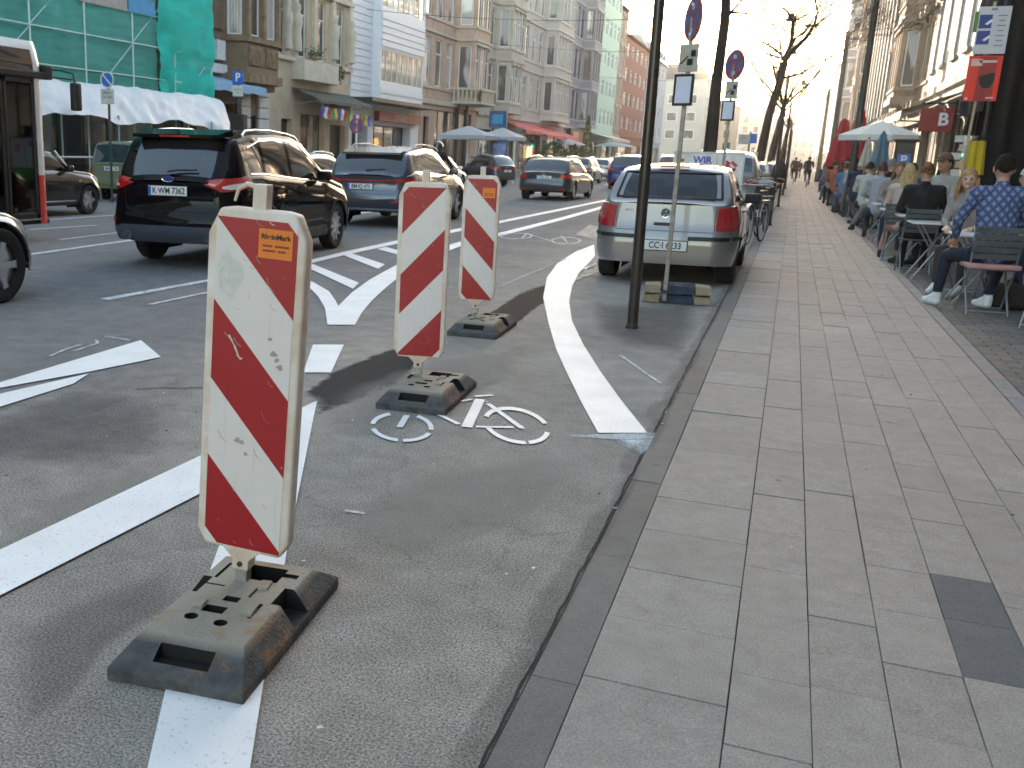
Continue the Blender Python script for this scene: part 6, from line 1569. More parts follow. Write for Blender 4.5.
    # 6, 7 pale stucco houses with bays
    tr = mat('trim_pale', (.52, .46, .38), .8, var=.25, scale=2.5, col2=(.33, .29, .23))
    s = stucco_house('grey_stucco_house', 'grey-cream stucco house with weathered bay, between the balcony house and the pinkish one', 'L', X, 73.55, 86, 27, mat('stucco_greycream', (.48, .43, .35), .85, var=.15, scale=1.2), tr, 4, 4, 1.1, bay=(.55, 5.2), group=G, base=4.7, fh=4.0, wh=2.7)
    for k in range(3): s.piece('rustic_pier', tr, [(73.6 + k * 3.9, 74.2 + k * 3.9, 0, .14, 4.8 + j * .62, 5.4 + j * .62) for j in range(6)])
    awning(s, 80, 85.8, 4.3, 2.2, .8, mat('awning_red', (.55, .05, .05), .7))
    s = stucco_house('pinkish_house', 'pinkish cream house with two bays and bright red awnings', 'L', X, 86.05, 105, 27, mat('stucco_pinkish', (.50, .44, .38), .85, var=.1, scale=1.), mat('trim_pinkish', (.56, .50, .45), .8, var=.1), 4, 5, 1.1, bay=(.62, 8.0), group=G, base=4.7, fh=4.0, wh=2.6)
    awning(s, 87, 95, 4.2, 2.4, .9, mat('awning_red', (.55, .05, .05), .7)); awning(s, 96.5, 104, 4.0, 2.2, .9, mat('awning_red', (.55, .05, .05), .7))
    purple = mat('stucco_mauve', (.25, .245, .275), .8, var=.1)
    s = stucco_house('mauve_house', 'mauve-grey house with tall narrow windows', 'L', X, 105.05, 118, 27, purple, mat('trim_mauve', (.38, .375, .41), .8), 4, 3, 1.3, bay=(.7, 5.5), group=G, base=4.6, fh=4.1, wh=3.0, frame=mat('frame_dark', (.06, .06, .07), .5))
    s.piece('shop_fascia', M_ink, [(106, 117, .02, .5, 3.4, 4.4)]); s.piece('shop_sign', M_signred, [(107, 110, .5, .55, 3.5, 4.1)])
    mint = mat('stucco_mint', (.42, .60, .50), .8, var=.06)
    s = stucco_house('mint_house', 'mint green apartment block with bands of white windows', 'L', X, 118.05, 134.5, 27.5, mint, mint, 6, 6, 1.7, group=G, base=4.6, fh=3.4, wh=1.7, lintel=False, course=False, bow=1)
    s.piece('downpipe', M_white, [(118.3, 118.45, .02, .14, 0, 24)]); awning(s, 119, 133, 4.3, 2.6, .6, mat('awning_cream', (.55, .50, .42), .7))
    stucco_house('brown_narrow_house', 'narrow brownish house between the mint block and the red brick block', 'L', X, 134.55, 140, 20, mat('stucco_brown', (.33, .22, .17), .85, var=.15), mat('trim_brownish', (.42, .36, .32), .8), 4, 2, 1.1, group=G, base=4.5, roof='gable')
    rb_ = brick('brick_red', (.34, .085, .06), (.28, .07, .05), (.25, .13, .1), bw=.5, rh=.15)
    stucco_house('red_brick_block', 'red brick apartment block with an orange tiled roof', 'L', X, 140.05, 162, 17.3, rb_, rb_, 4, 5, 2.2, group=G, base=4.6, fh=3.1, wh=1.6, lintel=False, roof='gable', roofm=mat('tiles_orange', (.45, .17, .08), .8), course=False)
    s = stucco_house('bluegrey_block', 'blue-grey apartment block with red window boxes and a stepped attic', 'L', X, 162.05, 186, 16.8, mat('render_bluegrey', (.30, .33, .39), .8, var=.05), mat('render_bluegrey2', (.33, .36, .41), .8), 4, 6, 1.8, group=G, base=4.4, fh=3.1, wh=1.5, lintel=False, roof='mansard', roofm=mat('zinc', (.25, .26, .28), .5, .3), course=False)
    # pale corner house beyond the crossing, turned towards us
    s = stucco_house('pale_corner_house', 'pale cream corner house with dark mansard roof beyond the crossing', 'L', -17.5, 215, 250, 17, mat('stucco_palecorner', (.50, .48, .42), .85, var=.06), mat('trim_pale2', (.55, .53, .48), .8), 4, 8, 1.6, group=G, base=4.5, fh=3.3, wh=1.6, roof='mansard', roofm=mat('slate', (.09, .09, .10), .7), course=False, depth=14)
    f = MB()
    for fz in (5.6, 9.0, 12.4):
        for x in (-2.6, -6.2, -9.8):
            o = MB().span((x - 1.0, -17.62, fz), (x + 1.0, -17.5, fz + 1.8)); w_ = o.build('window', M_white, s.root); MB().span((x - .85, -17.64, fz + .15), (x + .85, -17.6, fz + 1.65)).build('pane', glz(1), w_)
    for i, (x, y, w, d_, h, c, lab) in enumerate([(-14, 262, 12, 14, 14, (.42, .36, .30), 'brownish house closing the street behind the pale corner house'), (-7, 330, 12, 10, 20, (.46, .43, .38), 'tall beige house far down the street'), (2, 400, 24, 10, 15, (.40, .38, .34), 'hazy low block at the very end of the street'), (16, 395, 16, 10, 19, (.40, .37, .33), 'hazy taller block at the very end, behind the cyclists')]):
        s = House('distant_house', lab, 'L', x, y, y + d_, h, mat('far_wall_%d' % i, c, .9, var=.1, scale=.4), depth=w)
        s.panel((y, 0), (y + d_, 0), 0, h)
        for fz in range(4, int(h) - 2, 3):
            for k in range(int(w / 3)):
                o = MB().span((-1.2 - k * 3 - 1.2, -d_ / 2 - .06, fz), (-1.2 - k * 3, -d_ / 2, fz + 1.7)).build('window', glz(1), s.root)
        s.finish('gable', rh=2.5)
    # houses behind the camera (they mirror in the cars)
    for k in range(3): stucco_house('rear_house', ['grey', 'tan', 'pale'][k] + ' house on the far side, behind the viewer', 'L', X, -38 + k * 14.6, -38 + k * 14.6 + 14.5, 17, mat('rear_wall_%d' % k, [(.4, .38, .35), (.42, .33, .24), (.5, .48, .42)][k], .85, var=.1), M_white, 4, 5, group=G, lintel=False, course=False)


def net_mat(name, col, alpha):
    m = bpy.data.materials.new(name); m.use_nodes = True; nt = m.node_tree; L = nt.links; nt.nodes.clear()
    o = nd(nt, 'ShaderNodeOutputMaterial'); d = nd(nt, 'ShaderNodeBsdfDiffuse'); t = nd(nt, 'ShaderNodeBsdfTransparent'); tl = nd(nt, 'ShaderNodeBsdfTranslucent'); tl.inputs[0].default_value = rgb(col); d.inputs[0].default_value = rgb(col)
    t.inputs[0].default_value = (.7, 1, .93, 1)
    tc = nd(nt, 'ShaderNodeTexCoord'); n = nd(nt, 'ShaderNodeTexNoise', i_Scale=.7, i_Detail=6.0, i_Roughness=.6); L.new(tc.outputs['Object'], n.inputs['Vector'])
    w = nd(nt, 'ShaderNodeTexNoise', i_Scale=2.2, i_Detail=4.0); mp = nd(nt, 'ShaderNodeMapping'); mp.inputs['Scale'].default_value = (1, .4, 3); L.new(tc.outputs['Object'], mp.inputs['Vector']); L.new(mp.outputs[0], w.inputs['Vector'])
    ad = nd(nt, 'ShaderNodeMath', operation='ADD'); L.new(n.outputs['Fac'], ad.inputs[0]); L.new(w.outputs['Fac'], ad.inputs[1])
    r = nd(nt, 'ShaderNodeMapRange'); r.inputs[1].default_value = .7; r.inputs[2].default_value = 1.3; r.inputs[3].default_value = alpha - .1; r.inputs[4].default_value = min(1, alpha + .12); L.new(ad.outputs[0], r.inputs[0])
    a = nd(nt, 'ShaderNodeMixShader'); a.inputs[0].default_value = .35; L.new(d.outputs[0], a.inputs[1]); L.new(tl.outputs[0], a.inputs[2])
    b = nd(nt, 'ShaderNodeMixShader'); L.new(r.outputs[0], b.inputs[0]); L.new(t.outputs[0], b.inputs[1]); L.new(a.outputs[0], b.inputs[2]); L.new(b.outputs[0], o.inputs[0])
    return m


def cloth(name, f, nu, nv, m, parent, jitter=.03, seed=1):
    rr = random.Random(seed); vs = []; ox = rr.uniform(0, 50)
    for i in range(nu + 1):
        for j in range(nv + 1):
            p, nrm = f(i / nu, j / nv); q = Vector(p)
            a = noise.noise(Vector((q.x * .9 + ox, q.y * .9, q.z * 1.3))) + .5 * noise.noise(Vector((q.x * 2.3 + ox, q.y * 2.3, q.z * 2.9)))
            vs.append(q + Vector(nrm) * a * jitter)
    w = nv + 1; mb = MB(); mb.add(vs, [(i * w + j, (i + 1) * w + j, (i + 1) * w + j + 1, i * w + j + 1) for i in range(nu) for j in range(nv)])
    return mb.build(name, m, parent, smooth=1.5)


def scaffold(X):
    r = thing('scaffold', 'steel scaffold with green safety netting and white tarpaulin along its foot', 'scaffold', (X + 1.3, 20, 0), 0)
    net = net_mat('net_green', (.20, .78, .68), .50); dense = net_mat('net_dense', (.06, .80, .66), .86); tarp = mat('tarp_white', (.68, .69, .71), .5, var=.06)
    x1 = .0; st = mat('scaffold_steel', (.45, .62, .58), .5, .2, var=.1)
    y0, y1 = -13.5, 13.9     # local y: world 6.5 .. 33.9
    for k in range(12):
        y = y0 + (y1 - y0) * k / 11
        for x in (.06, -1.0): MB().tube([(x, y, 0), (x, y, 20)], .03, 6).build('upright', st, r)
    for lv in range(9):
        z = 2.75 + lv * 2.05
        m = MB()
        for x in (.06, -1.0): m.tube([(x, y0, z), (x, y1, z)], .025, 6); m.tube([(x, y0, z + 1.0), (x, y1, z + 1.0)], .022, 6)
        for k in range(11):
            a, b = y0 + (y1 - y0) * k / 11, y0 + (y1 - y0) * (k + 1) / 11
            if k % 2 == lv % 2: m.tube([(.03, a, z), (.03, b, z + 2.0)], .02, 5)
        m.build('rails_and_braces', st, r)
        if lv: MB().span((-1.0, y0, z - .05), (-.15, y1, z)).build('deck_plank', mat('plank_wood', (.28, .22, .15), .8, var=.2), r)
    yb = 10.4
    cloth('safety_net', lambda u, v: ((x1, y0 + (yb - y0) * u, 3.0 + 17 * v), (1, 0, 0)), 110, 60, net, r, .10, 1)
    cloth('safety_net_dense', lambda u, v: ((x1 + .12, yb - .05 + (y1 - yb + .1) * u, 2.9 + 17.2 * v), (1, 0, 0)), 30, 80, dense, r, .16, 2)
    # printed banner band under the first deck
    b = MB(); segs = [(-4.6, -1.6, 0), (-1.5, 2.2, 1), (2.3, 4.0, 2), (4.2, 5.0, 3), (6.2, 8.6, 2), (8.7, 10.2, 0)]
    for a, c, k in segs: b.cur = k; b.add([(.10, a, 5.75), (.10, c, 5.75), (.10, c, 6.25), (.10, a, 6.25)], [(0, 1, 2, 3)])
    b.build('banner', [mat('banner_blue', (.02, .28, .55)), mat('banner_grey', (.45, .45, .43)), mat('banner_greybrown', (.33, .32, .29)), M_white], r)
    text_mesh('banner_text', 'GERÜSTBAU', .42, M_white, r, (.125, .3, 6.0), (0, 1, 0), (0, 0, 1), .004)
    # tarpaulin slung round the foot
    def tf(u, v):
        y = y0 + (y1 - y0) * u; sag = .12 * math.sin(u * 31) + .05 * math.sin(u * 83)
        return ((x1 + .25 + .75 * (1 - v) ** .6, y, 2.25 + sag * (1 - v) + (3.35 - 2.25) * v), (.8, 0, .5))
    cloth('tarpaulin', tf, 170, 12, tarp, r, .15, 3)
    MB().box((.1, 2.5, 2.95), (.08, 3.2, .12)).build('blue_beam', mat('beam_blue', (.03, .2, .45)), r)
    for k in range(5): MB().tube([(.95, -10 + k * 5.6, 0), (.95, -10 + k * 5.6, 2.4)], .035, 6).build('front_prop', mat('prop_blue', (.2, .25, .4), .4, .4), r)
    MB().tube([(.6, y0, 1.1), (.6, y1, 1.1)], .035, 6).build('hand_rail', M_steel, r)
    for k in range(4): MB().box((-1.4, -8 + k * 6.2, 1.4), (.5, .9, 2.8)).build('shop_pier', mat('pier_tan', (.33, .27, .2), .8), r)


def right_buildings():
    G = 'house fronts behind the pavement cafes'; X = 5.0
    W = mat('stucco_white_r', (.30, .285, .26), .8, var=.08)
    dark = mat('shopfront_dark', (.03, .027, .025), .7, var=.2)
    for k, (a, b, c) in enumerate([(-34, -16, (.24, .19, .14)), (-15.9, 2, (.22, .16, .11)), (2.1, 17, (.20, .17, .14))]):
        stucco_house('near_side_house', ['ochre', 'brown', 'pale'][k] + ' house on the cafe side, behind or beside the viewer', 'R', X, a, b, 17, mat('near_wall_%d' % k, c, .85, var=.12), creamy(), 4, 5, group=G, lintel=True)
    s = stucco_house('dark_fronted_house', 'house with a black shopfront and pinkish upper floors nearest on the cafe side', 'R', X, 17.1, 36.5, 17, mat('stucco_rose', (.20, .135, .11), .85, var=.1), creamy(), 4, 5, 1.1, group=G, base=5.2, ground=[(1, 6, .3, 3.9, 'shop'), (7, 8.4, .1, 3.4, 'door'), (9.5, 18.5, .3, 3.9, 'shop')])
    s.piece('dark_fascia', dark, [(17.2, 36.4, .02, .4, 4.0, 5.1)])
    s = stucco_house('white_rendered_house', 'white house with tall windows and a cream cornice over its awnings', 'R', X, 36.6, 52.5, 18, W, creamy(), 4, 5, 1.2, group=G, base=4.6, fh=4.1, wh=2.8)
    awning(s, 38, 45, 3.9, 2.0, .7, mat('awning_cream', (.55, .50, .42), .7)); awning(s, 45.5, 52, 3.9, 2.0, .7, M_white)
    st = mat('sandstone_warm', (.27, .17, .10), .85, var=.25, scale=2., bump=.4, bscale=8)
    s = stucco_house('sandstone_house', 'richly carved brown sandstone house with a timber-brown oriel', 'R', X, 52.6, 73, 18.5, st, mat('sandstone_trim', (.33, .23, .15), .85, var=.2, scale=3.), 4, 5, 1.2, bay=(.35, 5.0), group=G, base=4.4, fh=4.0, wh=2.6, bow=.9)
    for k in range(22):
        for z in (4.4, 8.4, 12.4, 16.4): s.piece('bracket', creamy(), [(52.9 + k * .93, 53.2 + k * .93, 0, .5, z - .35, z - .05)]) if k % 2 == 0 else None
    s = stucco_house('cream_plain_house', 'plain cream house with yellow panels between grey strips', 'R', X, 73.1, 92, 18.5, mat('panel_yellow', (.34, .27, .15), .8, var=.06), mat('strip_grey', (.20, .205, .21), .8), 4, 5, 1.3, group=G, base=4.4, fh=3.4, wh=1.9)
    s.piece('pilaster', mat('strip_grey', (.20, .205, .21), .8), [(73.2 + k * 3.1, 73.8 + k * 3.1, 0, .35, 4.5, 18.4) for k in range(7)])
    stucco_house('terracotta_house', 'reddish house beyond the cream one', 'R', X, 92.1, 108, 19, mat('stucco_terra', (.30, .18, .13), .85, var=.12), creamy(), 4, 5, group=G, bay=(.5, 5))
    stucco_house('pale_bay_house', 'pale grey house with a curved top bay high above the pavement', 'R', X, 108.1, 132, 21.5, mat('stucco_palegrey', (.34, .35, .36), .85, var=.08), M_white, 4, 6, group=G, bay=(.4, 7), bow=1.6)
    for k, (a, b, h, c) in enumerate([(132.1, 150, 16, (.45, .36, .28)), (150.1, 172, 19, (.55, .52, .46)), (185, 215, 17, (.45, .38, .32)), (215.1, 250, 18.5, (.5, .48, .45)), (250.1, 300, 16, (.44, .38, .34)), (300.1, 380, 17, (.46, .43, .4))]):
        stucco_house('far_cafe_side_house', ['tan', 'cream', 'brown', 'pale grey', 'russet', 'beige'][k] + ' house far along the cafe side', 'R', X, a, b, h, mat('far_right_%d' % k, c, .85, var=.1), M_white, 4, max(4, int((b - a) / 3.4)), group=G, lintel=False, course=k < 2)


def creamy(): return mat('trim_creamy', (.28, .22, .15), .8, var=.15, scale=2.)
# ------------------------------------------------------------------ people
def cap_mesh(mb, a, b, ra, rb, n=12):
    a, b = Vector(a), Vector(b); d = b - a; L_ = d.length
    if L_ < 1e-5: b = a + Vector((0, 0, 1e-3)); d = b - a; L_ = d.length
    d /= L_; u = d.orthogonal().normalized(); v = d.cross(u); rings = []
    for k in range(5): t = -PI / 2 + (PI / 2) * k / 4; rings.append((a + d * (ra * math.sin(t)), ra * math.cos(t)))
    for k in range(1, 5): t = (PI / 2) * k / 4; rings.append((b + d * (rb * math.sin(t)), rb * math.cos(t)))
    rings.insert(5, (b, rb))
    vs = []; m = len(rings)
    for c, r in rings:
        r = max(r, 1e-4)
        for k in range(n): t = 2 * PI * k / n; vs.append(c + (u * math.cos(t) + v * math.sin(t)) * r)
    fs = [(i * n + k, i * n + (k + 1) % n, (i + 1) * n + (k + 1) % n, (i + 1) * n + k) for i in range(m - 1) for k in range(n)]
    fs += [tuple(range(n - 1, -1, -1)), tuple((m - 1) * n + k for k in range(n))]
    mb.add(vs, fs)


def ell_mesh(mb, c, r, n=16, M=None):
    vs = []; m = 10
    for i in range(m + 1):
        t = PI * i / m
        for k in range(n):
            p = 2 * PI * k / n; q = Vector((r[0] * max(math.sin(t), 1e-3) * math.cos(p), r[1] * max(math.sin(t), 1e-3) * math.sin(p), r[2] * math.cos(t)))
            vs.append(Vector(c) + (M @ q if M else q))
    fs = [(i * n + k, i * n + (k + 1) % n, (i + 1) * n + (k + 1) % n, (i + 1) * n + k) for i in range(m) for k in range(n)]
    fs += [tuple(range(n - 1, -1, -1)), tuple(m * n + k for k in range(n))]
    mb.add(vs, fs)


SKIN = None


def person(label, loc, rz, pose='sit', top=(.1, .1, .1), legs=(.02, .02, .03), hair=(.05, .03, .02), hairstyle='short', shoes=(.02, .02, .02), skin=(.50, .29, .20), vox=.018, scale=1.0, head_yaw=0.0, topmat=None,
           J=None, socks=None, fingers=False, cap=None, group='people sitting at the pavement cafe tables', lean=0.0, sex='m', coat=False):
    r = thing('person', label, 'person', loc, rz, group); r.scale = (scale,) * 3
    K = {'sit': dict(hip=(.10, 0, .54), pel=(0, -.01, .56), waist=(0, .0, .75), chest=(0, .04, 1.0), neck=(0, .05, 1.17), head=(0, .085, 1.335), sh=(.185, .03, 1.10), elL=(-.26, .13, .84), haL=(-.13, .36, .78), elR=(.26, .13, .84), haR=(.13, .36, .78), knL=(-.13, .44, .52), anL=(-.13, .42, .10), knR=(.13, .44, .52), anR=(.13, .42, .10), toe=.15),
         'ride': dict(hip=(.10, 0, .92), pel=(0, -.01, .95), waist=(0, .08, 1.12), chest=(0, .2, 1.32), neck=(0, .28, 1.47), head=(0, .36, 1.61), sh=(.19, .22, 1.42), elL=(-.25, .38, 1.22), haL=(-.26, .58, 1.05), elR=(.25, .38, 1.22), haR=(.26, .58, 1.05), knL=(-.11, .30, .72), anL=(-.11, .12, .38), knR=(.11, .34, .60), anR=(.11, .16, .20), toe=.14),
         'stand': dict(hip=(.09, 0, .92), pel=(0, 0, .95), waist=(0, 0, 1.12), chest=(0, .01, 1.33), neck=(0, .01, 1.48), head=(0, .03, 1.63), sh=(.19, 0, 1.42), elL=(-.25, -.02, 1.15), haL=(-.24, .08, .90), elR=(.25, .02, 1.15), haR=(.24, .16, .92), knL=(-.10, .05, .50), anL=(-.10, -.04, .09), knR=(.10, .02, .50), anR=(.11, .06, .09), toe=.15)}[pose]
    K = dict(K); K.update(J or {})
    if lean:
        for k in ('waist', 'chest', 'neck', 'head'): K[k] = (K[k][0] + lean * (K[k][2] - .55), K[k][1], K[k][2])
    prim = []   # (a,b,ra,rb,mat)
    V = lambda k: Vector(K[k])
    shx, shy, shz = K['sh']; lx = lean * (shz - .55) if lean else 0
    wz = .92 if sex == 'f' else 1.0
    cf = 1.12 if coat else 1.0
    shL, shR = Vector((-shx * wz + lx, shy, shz)), Vector((shx * wz + lx, shy, shz)); hpL, hpR = Vector((-K['hip'][0], K['hip'][1], K['hip'][2])), Vector(K['hip'])
    prim += [(hpL, hpR, .115, .115, 1), (V('pel'), V('waist'), .135 * cf, .125 * cf, 0), (V('waist'), V('chest'), .125 * cf, .145 * cf, 0)]
    for sx_ in (-1, 1):
        o = Vector((.055 * sx_, 0, 0)); prim += [(V('pel') + o, V('waist') + o, .12 * cf, .11 * cf, 0), (V('waist') + o, V('chest') + o, .11 * cf, .125 * cf, 0)]
    prim += [(shL, shR, .075, .075, 0), (V('chest'), V('neck'), .12, .065, 0), (V('neck'), V('head') + Vector((0, -.01, -.05)), .053, .052, 2)]
    for s, sh, el, ha in ((-1, shL, V('elL'), V('haL')), (1, shR, V('elR'), V('haR'))):
        wr = ha - (ha - el).normalized() * .05
        prim += [(sh, el, .062 * cf, .047 * cf, 0), (el, wr, .047 * cf, .034 * cf, 0)]
        d = (ha - el).normalized(); side = Vector((1, 0, 0)) if abs(d.x) < .8 else Vector((0, 1, 0)); side = (side - d * side.dot(d)).normalized(); dn = d.cross(side); 
        if dn.z > 0: dn = -dn
        if fingers:
            pc = ha + d * .02; prim += [(pc - side * .022, pc + side * .022, .017, .017, 2), (pc - side * .024 + d * .05, pc + side * .024 + d * .05, .014, .014, 2), (pc - d * .03, pc + d * .04, .024, .022, 2)]
            for f, (off, ln) in enumerate(((-.031, .052), (-.011, .064), (.010, .060), (.030, .048))):
                b0 = pc + side * off + d * .055; b1 = b0 + (d * .8 + dn * .5).normalized() * ln * .55; b2 = b1 + (d * .35 + dn * .9).normalized() * ln * .5
                prim += [(b0, b1, .0092, .0088, 2), (b1, b2, .0088, .0078, 2)]
            t0 = pc - side * s * -.03 - d * .01; t1 = t0 + (side * s * -1 * -.6 + d * .9 + dn * .2).normalized() * .04; t2 = t1 + (d + dn * .3).normalized() * .03
            prim += [(t0, t1, .012, .0105, 2), (t1, t2, .0105, .009, 2)]
        else:
            prim += [(wr, ha + d * .05, .032, .026, 2), (ha, ha + d * .07 + dn * .05, .02, .015, 2)]
    for hp, kn, an in ((hpL, V('knL'), V('anL')), (hpR, V('knR'), V('anR'))):
        fd = Vector((0, 1, 0)); fd = Vector(K.get('footdir', (0, 1, 0)))
        prim += [(hp, kn, .092, .062, 1), (kn, an + Vector((0, 0, .06)), .060, .046 if not socks else .044, 1), (an + Vector((0, 0, .05)), an, .04, .04, 4 if socks else 3), (an + Vector((0, 0, -.045)), an + fd * K['toe'] + Vector((0, 0, -.055)), .043, .036, 3), (an, an + fd * K['toe'] * .6 + Vector((0, 0, -.04)), .045, .04, 3)]
    hd = V('head'); Mh = Matrix.Rotation(head_yaw, 3, 'Z')
    ells = [(hd, (.077, .096, .118), 2), (hd + Mh @ Vector((0, .02, -.055)), (.058, .072, .070), 2)]
    small = [(hd + Mh @ Vector((0, .094, -.005)), hd + Mh @ Vector((0, .112, -.035)), .011, .016, 2), (hd + Mh @ Vector((0, .085, -.082)), hd + Mh @ Vector((0, .087, -.09)), .02, .02, 2)]
    for s in (-1, 1): small.append((hd + Mh @ Vector((s * .078, .0, -.0)), hd + Mh @ Vector((s * .082, -.008, -.035)), .016, .012, 2))
    prim += small
    mb = MB()
    for (a, b, ra, rb, _) in prim: cap_mesh(mb, a, b, ra, rb)
    for (c, rr_, _) in ells: ell_mesh(mb, c, rr_, M=Mh)
    tmp = mb.build('tmp', M_ink)
    md = tmp.modifiers.new('r', 'REMESH'); md.mode = 'VOXEL'; md.voxel_size = vox; s_ = tmp.modifiers.new('s', 'SMOOTH'); s_.iterations = 3 if vox > .012 else 4; s_.factor = .5
    dg = bpy.context.evaluated_depsgraph_get(); me = bpy.data.meshes.new_from_object(tmp.evaluated_get(dg)); bpy.data.objects.remove(tmp)
    me.name = 'body'
    cloth_t = topmat or mat('cloth_%02d%02d%02d' % tuple(int(c * 99) for c in top), top, .85, var=.15, scale=10, bump=.2, bscale=14)
    cloth_l = mat('cloth_%02d%02d%02d' % tuple(int(c * 99) for c in legs), legs, .85, var=.15, scale=10, bump=.2, bscale=14)
    skm = mat('skin_%02d' % int(skin[0] * 99), skin, .5, var=.08, scale=12); shm = mat('cloth_%02d%02d%02d' % tuple(int(c * 99) for c in shoes), shoes, .85)
    mats = [cloth_t, cloth_l, skm, shm, mat('sock_white', (.72, .74, .8), .8), mat('eye_dark', (.03, .02, .02), .3), mat('lip', (.42, .14, .12), .5)]
    me.materials.clear()
    for x in mats: me.materials.append(x)
    pr = [(Vector(a), Vector(b) - Vector(a), (Vector(b) - Vector(a)).length_squared or 1e-9, ra, rb, m_) for (a, b, ra, rb, m_) in prim]
    inv = Mh.inverted()
    for p in me.polygons:
        c = p.center; best = 1e9; bm_ = 0
        for (a, d, l2, ra, rb, m_) in pr:
            t = min(1, max(0, (c - a).dot(d) / l2)); q = (c - a - d * t).length - (ra + (rb - ra) * t)
            if q < best: best = q; bm_ = m_
        for (e, rr_, m_) in ells:
            q = ((c - e).length - .09)
            if q < best + .01 and c.z > hd.z - .12: best = q; bm_ = m_
        if bm_ == 2 and c.z > hd.z - .12:
            l_ = inv @ (c - hd)
            if l_.y > .06:
                if .021 < abs(l_.x) < .040 and -.007 < l_.z < .007: bm_ = 5
                if abs(l_.x) < .028 and -.068 < l_.z < -.052: bm_ = 6
        p.material_index = bm_; p.use_smooth = True
    b = bpy.data.objects.new('body', me); COL.objects.link(b); b.parent = r
    # hair
    if hairstyle != 'none':
        h = MB(); rr_ = random.Random(int(abs(loc[1]) * 100)); vs = []; n, m = 20, 9
        for i in range(m + 1):
            t = i / m
            for k in range(n):
                a = 2 * PI * k / n; fr = math.sin(a)      # +1 = face side
                lim = (PI * (.56 - .22 * max(0, fr)) if hairstyle != 'long' else PI * (.62 - .28 * max(0, fr)))
                th = lim * t * (1 if i < m else rr_.uniform(.9, 1.12)); w = 1.03 + .09 * rr_.random()
                q = Vector((.080 * w * math.sin(th) * math.cos(a), .100 * w * math.sin(th) * math.sin(a) - .006, .122 * w * math.cos(th)))
                vs.append(hd + Mh @ q)
        h.add(vs, [(i * n + k, i * n + (k + 1) % n, (i + 1) * n + (k + 1) % n, (i + 1) * n + k) for i in range(m) for k in range(n)])
        if hairstyle == 'long':
            for k in range(13):
                a = PI * (1.0 + k / 12.0) - .0; a = PI + (PI) * k / 12
                p0 = hd + Mh @ Vector((.082 * math.cos(a), .098 * math.sin(a), .02)); p1 = hd + Mh @ Vector((.10 * math.cos(a), .11 * math.sin(a) - .01, -.13)); p2 = hd + Mh @ Vector((.11 * math.cos(a), .12 * math.sin(a) - .02, -.25 - .04 * rr_.random()))
                h.tube([p0, p1, p2], [.024, .028, .012], 6)
        if hairstyle == 'bun': ell_mesh(h, hd + Mh @ Vector((0, -.10, .06)), (.045, .045, .045))
        hm = mat('hair_%02d%02d' % (int(hair[0] * 99), int(hair[2] * 99)), hair, .8, var=.35, scale=40, stretch=(1, 1, .3), bump=.8, bscale=60, spec=.12)
        h.build('hair', hm, r, smooth=1.2)
    if cap is not None:
        c_ = MB(); vs = []; n, m = 20, 6
        for i in range(m + 1):
            th = PI * .48 * i / m
            for k in range(n): a = 2 * PI * k / n; vs.append(hd + Mh @ Vector((.092 * math.sin(th) * math.cos(a), .112 * math.sin(th) * math.sin(a), .03 + .105 * math.cos(th))))
        c_.add(vs, [(i * n + k, i * n + (k + 1) % n, (i + 1) * n + (k + 1) % n, (i + 1) * n + k) for i in range(m) for k in range(n)])
        c_.plate([(-.07, 0), (.07, 0), (.055, .07), (-.055, .07)], hd + Mh @ Vector((0, .095, .035)), Mh @ Vector((1, 0, 0)), Mh @ Vector((0, 1, -.15)), .008)
        c_.build('cap', mat('cap_%02d' % int(cap[0] * 99), cap, .8), r, smooth=1)
    return r


def cafe_chair_proto(label, loc, rz, cushion=None, group='slatted folding chairs'):
    r = thing('folding_chair', label, 'chair', loc, rz, group)
    st = mat('chair_steel', (.33, .35, .37), .4, .7); wd = mat('chair_slats', (.10, .105, .11), .6, var=.25, scale=8, stretch=(.3, 1, 1))
    for s in (-1, 1):
        MB().tube([(s * .20, .18, 0), (s * .20, -.10, .45), (s * .20, -.20, .88)], .011, 8).build('leg', st, r, smooth=1)
        MB().tube([(s * .18, -.22, 0), (s * .18, .17, .45)], .011, 8).build('leg', st, r, smooth=1)
    f = MB(); f.tube([(-.2, .16, .02 + .02), (.2, .16, .04)], .008, 6); f.tube([(-.18, -.20, .04), (.18, -.20, .04)], .008, 6); f.build('stretcher', st, r)
    s = MB()
    for k in range(6): s.box((0, -.15 + k * .062, .455), (.42, .05, .014))
    s.build('seat', wd, r, bevel=.003)
    b = MB()
    for k in range(5): b.box((0, -.125 - .026 * k, .58 + k * .066), (.43, .014, .056), rx=.24)
    b.build('backrest', wd, r, bevel=.003)
    if cushion is not None:
        MB().box((0, .01, .482), (.47, .42, .05)).build('cushion', mat('cushion_%02d' % int(cushion[0] * 99), cushion, .85, var=.1), r, bevel=.022, seg=4, smooth=1)
    return r


def table_proto(label, loc, rz, group='small white cafe tables'):
    r = thing('cafe_table', label, 'table', loc, rz, group)
    st = MATS['chair_steel']
    MB().box((0, 0, .73), (.62, .62, .022)).build('tabletop', mat('table_white', (.68, .70, .71), .3, var=.05, coat=.4), r, bevel=.008)
    for sx in (-1, 1):
        for sy in (-1, 1): MB().tube([(sx * .24, sy * .26, 0), (sx * -.2, sy * .25, .72)], .012, 6).build('leg', st, r, smooth=1)
    return r


